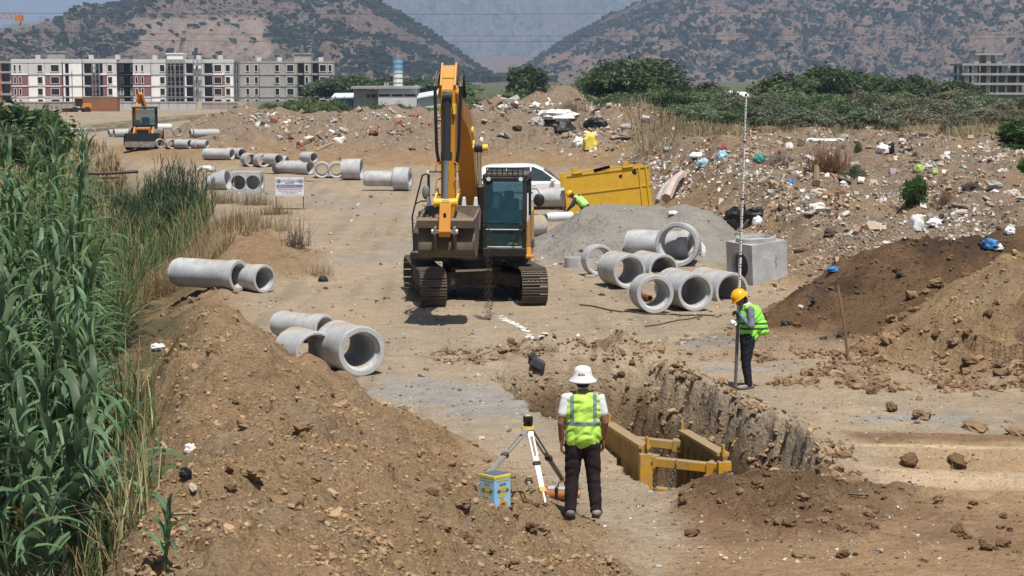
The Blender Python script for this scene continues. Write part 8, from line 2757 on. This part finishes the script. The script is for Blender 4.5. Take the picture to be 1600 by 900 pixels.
lay('pale_litter', 'pale plaster, plastic and paper litter in the rubble', x, y, z, s, jitter_cols(WH, len(x), .15, 8), ROCKS + SLABS, 4, 1.1)
# coarse broken crust at the head and right lip of the trench
def lip_w(x, y, z, c, i):
    xr = np.interp(y, TY, TXR)
    return np.clip(np.exp(-((x - xr + .05) / .3) ** 2) * (y > 24.5) * (y < 35.2) + 1.0 * np.exp(-((y - 35.6) / .65) ** 2) * (x > -1.6) * (x < 2.9) + .5 * (i['inside'] > .05) * (y > 25.4), 0, 1) * clus(x, y, 1.5, 309, -.4, .2)
x, y, z, c = pts_where(20000, 24, 37.5, 650, 1400, 45, lip_w)
s = np.clip(np.exp(rs.normal(-3.5, .5, len(x))), .012, .09)
lay('broken_crust', 'broken crust and clods along the trench edge', x, y, z, s, np.clip(np.array([.34, .23, .135]) * rs.choice([.35, .55, .8, 1.05], (len(x), 1)), 0, 1), ROCKS1, 5)


# scrub on the two big hills
for hi, (n_, s0, s1, lb_) in enumerate(((10000, 2.2, 4.8, 'dark shrubs dotted over the quarry hill'), (11500, 2.9, 6.4, 'dark shrubs dotted over the right-hand hill'))):
    X_, Y_, Z_, K_, T_ = HILLS[hi]
    r = np.random.RandomState(90 + hi); m_ = n_ * 4
    a_ = r.randint(0, X_.shape[0] // 2 + 3, m_); b_ = r.randint(0, X_.shape[1] - 1, m_); u_ = r.rand(m_); v_ = r.rand(m_)
    P_ = [q[a_, b_] * (1 - u_) * (1 - v_) + q[a_ + 1, b_] * u_ * (1 - v_) + q[a_, b_ + 1] * (1 - u_) * v_ + q[a_ + 1, b_ + 1] * u_ * v_ for q in (X_, Y_, Z_)]
    w_ = sstep(-.45, .5, fbm(P_[0] / 130, P_[1] / 230, 4, seed=95 + hi)) * (1 - .93 * np.clip(K_[a_, b_, 1] * 1.4, 0, 1))
    k = np.where((r.rand(m_) < w_) & (P_[2] > 0))[0][:n_]
    ss = r.uniform(s0, s1, len(k)) * r.choice([.6, .8, 1, 1.3], len(k))
    o = scatter_mesh('hillside_scrub', ROCKS, np.stack([P_[0][k], P_[1][k], P_[2][k] + ss * .3], -1), r.uniform(0, 6.28, len(k)), ss[:, None] * np.array([[.75, .75, .85]]), jitter_cols([(.03, .045, .03), (.045, .06, .035), (.025, .035, .028)], len(k), .25, 9), M_DEB)
    o['kind'] = 'stuff'; o['label'] = lb_


RM = []
for s_ in range(7):
    v, f = cube_rock(3, 40 + s_, .38, (1, .85, .68), .3)
    me = bpy.data.meshes.new('clod'); me.from_pydata(v.tolist(), [], f.tolist()); me.update(); RM.append(me)
SM = []
for s_, q in enumerate(((1, .75, .16), (1, .6, .3), (1, .8, .45))):
    v, f = cube_rock(1, 60 + s_, .14, q, .88)
    me = bpy.data.meshes.new('lump'); me.from_pydata(v.tolist(), [], f.tolist()); me.update(); SM.append(me)
_mm = {}


def lump(name, label, cat, p, size, mat, group=None, rr=rnd, flat=False, sq=(1, 1, 1), sink=.3):
    base = rr.choice(SM if flat else RM)
    key = (base.name, mat.name)
    if key not in _mm:
        me = base.copy(); me.materials.append(mat); _mm[key] = me
    o = bpy.data.objects.new(name, _mm[key]); COL.objects.link(o)
    o.scale = (size * sq[0], size * sq[1], size * sq[2])
    o.location = (p.x, p.y, p.z + size * sq[2] * (.62 - sink))
    a = .5 if flat else .35
    o.rotation_euler = (rr.uniform(-a, a), rr.uniform(-a, a), rr.uniform(0, 6.28))
    tag(o, label, cat, group)
    return o


def lump_px(name, label, cat, px, py, w_px, mat, **k):
    p = hit(px, py); return lump(name, label, cat, p, w_px / FPX * p.y / 2 * .9, mat, **k)


# the ones that stand out
lump_px('boulder', 'reddish boulder standing alone above the wheel ruts on the right', 'boulder', 1421, 727, 33, M_CLODD, sq=(.9, .9, 1.05), sink=.15)
lump_px('boulder', 'wide flat earth lump right of the lone reddish boulder', 'boulder', 1496, 725, 46, M_CLODD, sq=(1, .8, .6))
lump_px('boulder', 'dark stone at the foot of the right heap, left end', 'boulder', 1393, 642, 24, M_CLODD, sink=.1)
lump_px('clod', 'large brown clod at the foot of the right heap, centre', 'clod', 1440, 655, 30, M_CLODO)
lump_px('clod', 'widest brown clod at the foot of the right heap', 'clod', 1524, 672, 54, M_CLODO, sq=(1, .8, .6))
lump_px('clod', 'brown clod at the foot of the right heap by the right edge', 'clod', 1590, 680, 40, M_CLODO, sq=(1, .8, .7))
lump_px('clod', 'flat-topped clod in the middle of the near left heap', 'clod', 657, 812, 34, M_CLODO, sq=(1, .8, .55))
lump_px('clod', 'brown clod between the heap and the feet of the man in the bucket hat', 'clod', 850, 834, 26, M_CLODO)
lump_px('clod', 'clod left of the pair in front of the tripod', 'clod', 832, 826, 22, M_CLODD)
lump_px('stone', 'rounded pale stone low on the left flank of the near heap', 'stone', 302, 765, 20, M_STONE)
lump_px('stone', 'brown oblong stone on the track behind the oil tin', 'stone', 826, 752, 20, M_CLODD, sq=(1.2, .8, .7))
lump_px('stone', 'white quartz stone in the fresh fill at the bottom right', 'stone', 1373, 863, 16, M_STONE, flat=True)
lump_px('stone', 'white stone in the earth right of the man, near the bottom edge', 'stone', 1094, 857, 11, M_STONE, flat=True)
lump_px('stone', 'small white stone on the pale slope left of the dark heap', 'stone', 1251, 481, 11, M_BAG, flat=True)
lump_px('clod', 'big lump of earth on the bottom edge, near left heap', 'clod', 500, 905, 60, M_CLODO, sq=(1, 1, .5))
lump_px('clod', 'brown clod resting on the fill in front of the trench shield', 'clod', 1066, 787, 20, M_CLODD)
lump_px('stone', 'dark stone behind the excavator bonnet line on the central heap', 'stone', 808, 203, 16, M_DARKL)
for i, (px, py, w_, mt, fl) in enumerate(((757, 190, 14, M_STONE, True), (565, 173, 18, M_STONE, True), (612, 174, 13, M_STONE, False), (480, 200, 10, M_STONE, True), (930, 245, 10, M_STONE, True), (710, 200, 9, M_STONE, False))):
    lump_px('concrete_lump', ['pale square slab on the central heap behind the cab', 'white boulder on the crest behind the white pipes, larger of two', 'white boulder on the crest, right of the larger one', 'white scrap on the long heap left of the boom', 'pale lump at the foot of the central heap', 'pale lump on the heap just left of the boom'][i], 'concrete lump', px, py, w_, mt, flat=fl)

rr2 = random.Random(31)
def where_(p, words_):
    """says in words which part of its heap a lump lies on"""
    PX = p.x / p.y * FPX + 800; PY = HORIZ + (CAMZ - p.z) / p.y * FPX
    (x0, x1, y0, y1) = words_
    h = ('left', 'left of centre', 'right of centre', 'right')[int(max(0, min(3.99, (PX - x0) / (x1 - x0) * 4)))]
    v = ('top', 'upper part', 'lower part', 'foot')[int(max(0, min(3.99, (PY - y0) / (y1 - y0) * 4)))]
    return v + ', ' + h
def szw(s, a, b): return 'small' if s < a else 'middling' if s < b else 'large'
def clod(p, sizes, mats, what, box, grp, sq=(1, 1, .9)):
    s_ = rr2.choice(sizes); mt = rr2.choice(mats)
    kd = {M_CLODO: 'brown', M_CLODD: 'dark brown', M_DARKL: 'blackish'}[mt]
    lump('clod', f'{szw(s_, sorted(sizes)[1] + .001, sorted(sizes)[-1] - .001)} {kd} clod on the {what}, {where_(p, box)}', 'clod', p, s_, mt, group=grp, rr=rr2, sq=sq)
def many(n, ylo, yhi, a, b, seed, weight, fn):
    x, y, z, c = pts_where(n * 14, ylo, yhi, a, b, seed, weight)
    q = 0
    for i in range(len(x)):
        if q >= n: break
        fn(Vector((x[i], y[i], z[i])), i); q += 1


many(95, 15, 33, 230, 900, 51, lambda x, y, z, c, i: np.clip(i['m1'] / .2, 0, 1) * clus(x, y, .8, 311, -.2, .2), lambda p, i: clod(p, (.035, .045, .055, .065, .08, .11), (M_CLODO, M_CLODO, M_CLODD), 'near left heap', (230, 850, 470, 900), 'clods on the near left heap', (1, 1, .8)))
many(70, 27, 40, 1180, 1620, 52, lambda x, y, z, c, i: np.clip(i['rb'] / .2, 0, 1) * np.clip(1.2 - i['rb'], .15, 1), lambda p, i: clod(p, (.045, .06, .08, .1, .14), (M_CLODO, M_CLODO, M_CLODD), 'broad right heap', (1180, 1600, 400, 700), 'clods on the right heap'))
many(30, 36, 46, 1190, 1520, 53, lambda x, y, z, c, i: np.clip(i['ra'] / .3, 0, 1) * (i['ra'] > i['rb']), lambda p, i: clod(p, (.07, .09, .11), (M_DARKL, M_CLODD), 'dark heap behind the stake', (1190, 1500, 370, 560), 'lumps on the dark heap'))
many(55, 20.3, 23.4, 1010, 1620, 54, lambda x, y, z, c, i: (x > 1.7) * clus(x, y, .8, 313, -.1, .3) + 0., lambda p, i: clod(p, (.035, .045, .06, .08), (M_CLODD, M_CLODO), 'fresh red-brown fill', (1010, 1600, 760, 900), 'clods in the fresh fill'))
KM = {'pale': M_STONE, 'grey': M_GREYST, 'reddish': M_BRICKL, 'dark': M_DARKL, 'whitish': M_BAG}
def chunk(where, grp, smin, smax, bx4):
    def fn(p, i):
        kd = rr2.choice(('pale', 'pale', 'grey', 'grey', 'whitish', 'whitish', 'dark', 'reddish'))
        sz_ = rr2.uniform(smin, smax); lump('rubble_chunk', f'{szw(sz_, smin + (smax - smin) * .4, smin + (smax - smin) * .75)} {kd} lump in the {where}, {where_(p, bx4)}', 'rubble', p, sz_, KM[kd], group=f'{kd} {grp}', rr=rr2, flat=rr2.random() < .6)
    return fn
many(85, 46, 98, 1030, 1620, 55, lambda x, y, z, c, i: i['rc'], chunk('rubble slope on the right', 'lumps in the right rubble slope', .10, .28, (1030, 1600, 215, 420)))
many(40, 108, 135, 740, 1010, 56, lambda x, y, z, c, i: sstep(.6, 1.6, i['h2']), chunk('central rubble heap', 'lumps in the central heap', .15, .45, (740, 1010, 160, 250)))
many(40, 115, 150, 380, 690, 57, lambda x, y, z, c, i: sstep(.4, 1.2, i['h3']), chunk('long heap left of the excavator', 'lumps in the long heap', .15, .38, (380, 690, 170, 250)))

# planks, branches, bags
def cplastic(name, col, rough=.5): return material(name, col, rough=rough, var=.15, scale=4, bump=.02, bscale=9, spec=.4)
P_BLUE, P_LBLUE, P_WHITE, P_BLACK, P_YEL, P_TEAL, P_RED, P_PINK, P_LIME = (cplastic('plastic_blue', (.05, .2, .42)), cplastic('plastic_sky', (.35, .55, .68)), cplastic('plastic_white', (.75, .75, .74)), cplastic('plastic_black', (.012, .012, .014)), cplastic('sheet_yellow', (.72, .58, .10)),
                                                             cplastic('plastic_teal', (.05, .25, .22)), cplastic('plastic_red', (.4, .06, .05)), cplastic('mattress_pink', (.48, .38, .34), .9), cplastic('cloth_lime', (.38, .5, .16), .9))
def bag(label, px, py, w, h, mat, seed, depth=None, cat='bag', name='bag', rz=0):
    p = hit(px, py); k = p.y / FPX
    return crumple(name, label, p, (w * k / 2, (depth or w * .7) * k / 2, h * k / 1.5), mat, cat, seed, rz=rz)
bag('bright yellow crumpled sheet hanging down the central rubble heap', 922, 233, 22, 26, P_YEL, 1, name='yellow_sheet', cat='sheet')
bag('black plastic heap left of the yellow sheet', 880, 210, 38, 24, P_BLACK, 2, name='tarpaulin', cat='tarpaulin')
bag('black plastic above and right of the yellow sheet', 930, 200, 34, 16, P_BLACK, 3, name='tarpaulin', cat='tarpaulin')
bag('white sacks on top of the central heap, left of its peak', 868, 186, 60, 16, P_WHITE, 4)
bag('grey-white bag lower left of the yellow sheet', 905, 228, 18, 14, P_WHITE, 5)
bag('white and teal bag on the rubble crest right of the yellow shield', 1129, 248, 15, 13, P_LBLUE, 6)
bag('blue and white bag below the white-teal one', 1099, 260, 18, 12, P_LBLUE, 7)
bag('small red bag on the crest beside the white-teal bag', 1131, 234, 8, 9, P_RED, 8)
bag('dark teal bag on the crest just right of the staff', 1187, 252, 18, 12, P_TEAL, 9)
bag('white pillow-like bag left of the blue bag', 1089, 246, 22, 8, P_WHITE, 10)
bag('big black plastic tarpaulin on the slope beside the manhole box', 1152, 355, 42, 34, P_BLACK, 11, name='tarpaulin', cat='tarpaulin')
bag('black plastic scrap right of the big tarpaulin', 1180, 342, 34, 18, P_BLACK, 12, name='tarpaulin', cat='tarpaulin')
bag('white lump under the black scrap by the staff', 1184, 352, 16, 14, P_WHITE, 13)
bag('white-and-black bag on the far crest, right of the rust-brown shrub', 1380, 238, 24, 14, P_WHITE, 14)
bag('black half of the bag on the far crest', 1392, 238, 12, 15, P_BLACK, 15)
bag('small blue plastic bottle below the brushwood on the right', 1236, 287, 12, 7, P_BLUE, 16, name='bottle', cat='bottle')
bag('lime green cloth on the right slope above the weedy shrub', 1436, 268, 18, 12, P_LIME, 17, name='cloth', cat='cloth')
bag('lime cloth scrap right of the larger one', 1460, 272, 10, 10, P_LIME, 18, name='cloth', cat='cloth')
bag('grey-white plastic sheet at the left end of the right rubble streak', 1432, 360, 20, 26, P_WHITE, 19, name='sheet', cat='sheet')
bag('white sheet beside the grey-white one', 1462, 352, 26, 10, P_WHITE, 20, name='sheet', cat='sheet')
bag('blue and white plastic bag near the right edge, the brightest blue', 1547, 388, 26, 16, P_BLUE, 21)
bag('white bag touching the bright blue bag', 1560, 390, 14, 9, P_WHITE, 22)
bag('white bag above the bright blue bag', 1578, 365, 16, 12, P_WHITE, 23)
bag('pale sheet lying on the far crest left of the rust-brown shrub', 1282, 222, 62, 6, P_WHITE, 24, name='sheet', cat='sheet')
bag('white crumpled bag at left end of the right crest', 1233, 232, 12, 10, P_WHITE, 25)
bag('white torn bag below the yellow shield corner', 1052, 335, 14, 6, P_WHITE, 26)
bag('torn strip of pale plastic on the left flank of the near heap', 297, 706, 18, 14, P_WHITE, 27, name='plastic_scrap', cat='scrap')
bag('black lump standing for the dark of a hole on the left flank of the near heap', 291, 745, 20, 16, P_BLACK, 28, name='rag', cat='rag')  # black lump imitates the shade inside a hole, no cloth lies here
bag('white bone-like scrap on the slope left of the near pipes', 246, 546, 22, 10, P_WHITE, 29, name='plastic_scrap', cat='scrap')
bag('black rag on the pale slope, upper left', 209, 515, 14, 12, P_BLACK, 30, name='rag', cat='rag')
bag('grey-brown fabric sheet draped on the left flank of the near heap', 240, 745, 30, 26, material('old_fabric', (.2, .155, .12), rough=1, var=.2, scale=6), 31, name='fabric', cat='cloth')
bag('dark grey rag at the end of the dry brush beside the left pipes', 505, 440, 16, 8, P_BLACK, 32, name='rag', cat='rag')
bag('light blue paper scrap far right of the dark heap', 1302, 424, 18, 8, P_BLUE, 33, name='plastic_scrap', cat='scrap')
bag('brown soil-filled sack behind the upright ring', 1098, 400, 8, 20, P_WHITE, 34)


def stick(label, a, b, r, mat, name='plank', cat='plank', box=None):
    A_, B_ = hit(*a), hit(*b)
    A_.z += r; B_.z += r * 1.5
    m = MB()
    if box: m.bar(A_, B_, box[0], box[1])
    else: m.tube([A_, A_.lerp(B_, .5) + Vector((0, 0, r)), B_], [r, r * .9, r * .7], n=7)
    return tag(m.build(name, mat), label, cat)


stick('pinkish rolled mattress leaning on the slope right of the yellow shield', (1041, 318), (1066, 283), .20, P_PINK, 'mattress', 'mattress')
stick('grey pipe beside the rolled mattress', (1027, 318), (1045, 290), .11, M_GREYST, 'old_pipe', 'pipe')
stick('long pale board poking from the right slope near the edge', (1492, 322), (1514, 326), .04, M_WOODP, box=(.14, .05))
stick('pale crossed board on the right slope, left one', (1418, 322), (1432, 306), .04, M_WOODP, box=(.25, .06))
stick('pale crossed board on the right slope, right one', (1433, 320), (1450, 308), .04, M_WOODP, box=(.25, .06))
stick('thin pale stick right of the crossed boards', (1446, 311), (1466, 319), .03, M_WOODP, box=(.07, .05))
stick('dark dead branch at the left of the right slope', (1196, 276), (1224, 258), .07, M_WOOD, 'branch', 'branch')
stick('dark tree stump leaning in the rubble under the rust-brown shrub', (1276, 292), (1276, 268), .12, M_WOOD, 'stump', 'stump')
stick('pale long stick above the dead branch', (1228, 268), (1262, 262), .03, M_WOODP, 'branch', 'branch')
stick('dark beam on the long heap behind the far pipe row', (467, 232), (492, 218), .10, M_WOOD)
stick('pale stick beside the dark beam behind the far pipe row', (494, 236), (520, 225), .05, M_WOODP)
stick('timber end poking out at the left edge of the central heap', (770, 171), (785, 161), .10, M_WOOD)
stick('cane lying across the straw at the bottom left', (222, 813), (305, 806), .014, M_WOODP, 'cane', 'cane')
stick('second cane lying in the straw, lower', (296, 822), (345, 826), .012, M_WOOD, 'cane', 'cane')
stick('short stick on the flank of the near left heap', (245, 690), (262, 708), .022, M_WOODP, 'branch', 'branch')
stick('upright stick leaning at the foot of the near heap', (225, 760), (228, 722), .02, M_WOODP, 'branch', 'branch')
stick('pale root lying on the slope left of the near pipes', (212, 540), (222, 570), .014, M_WOOD, 'branch', 'branch')
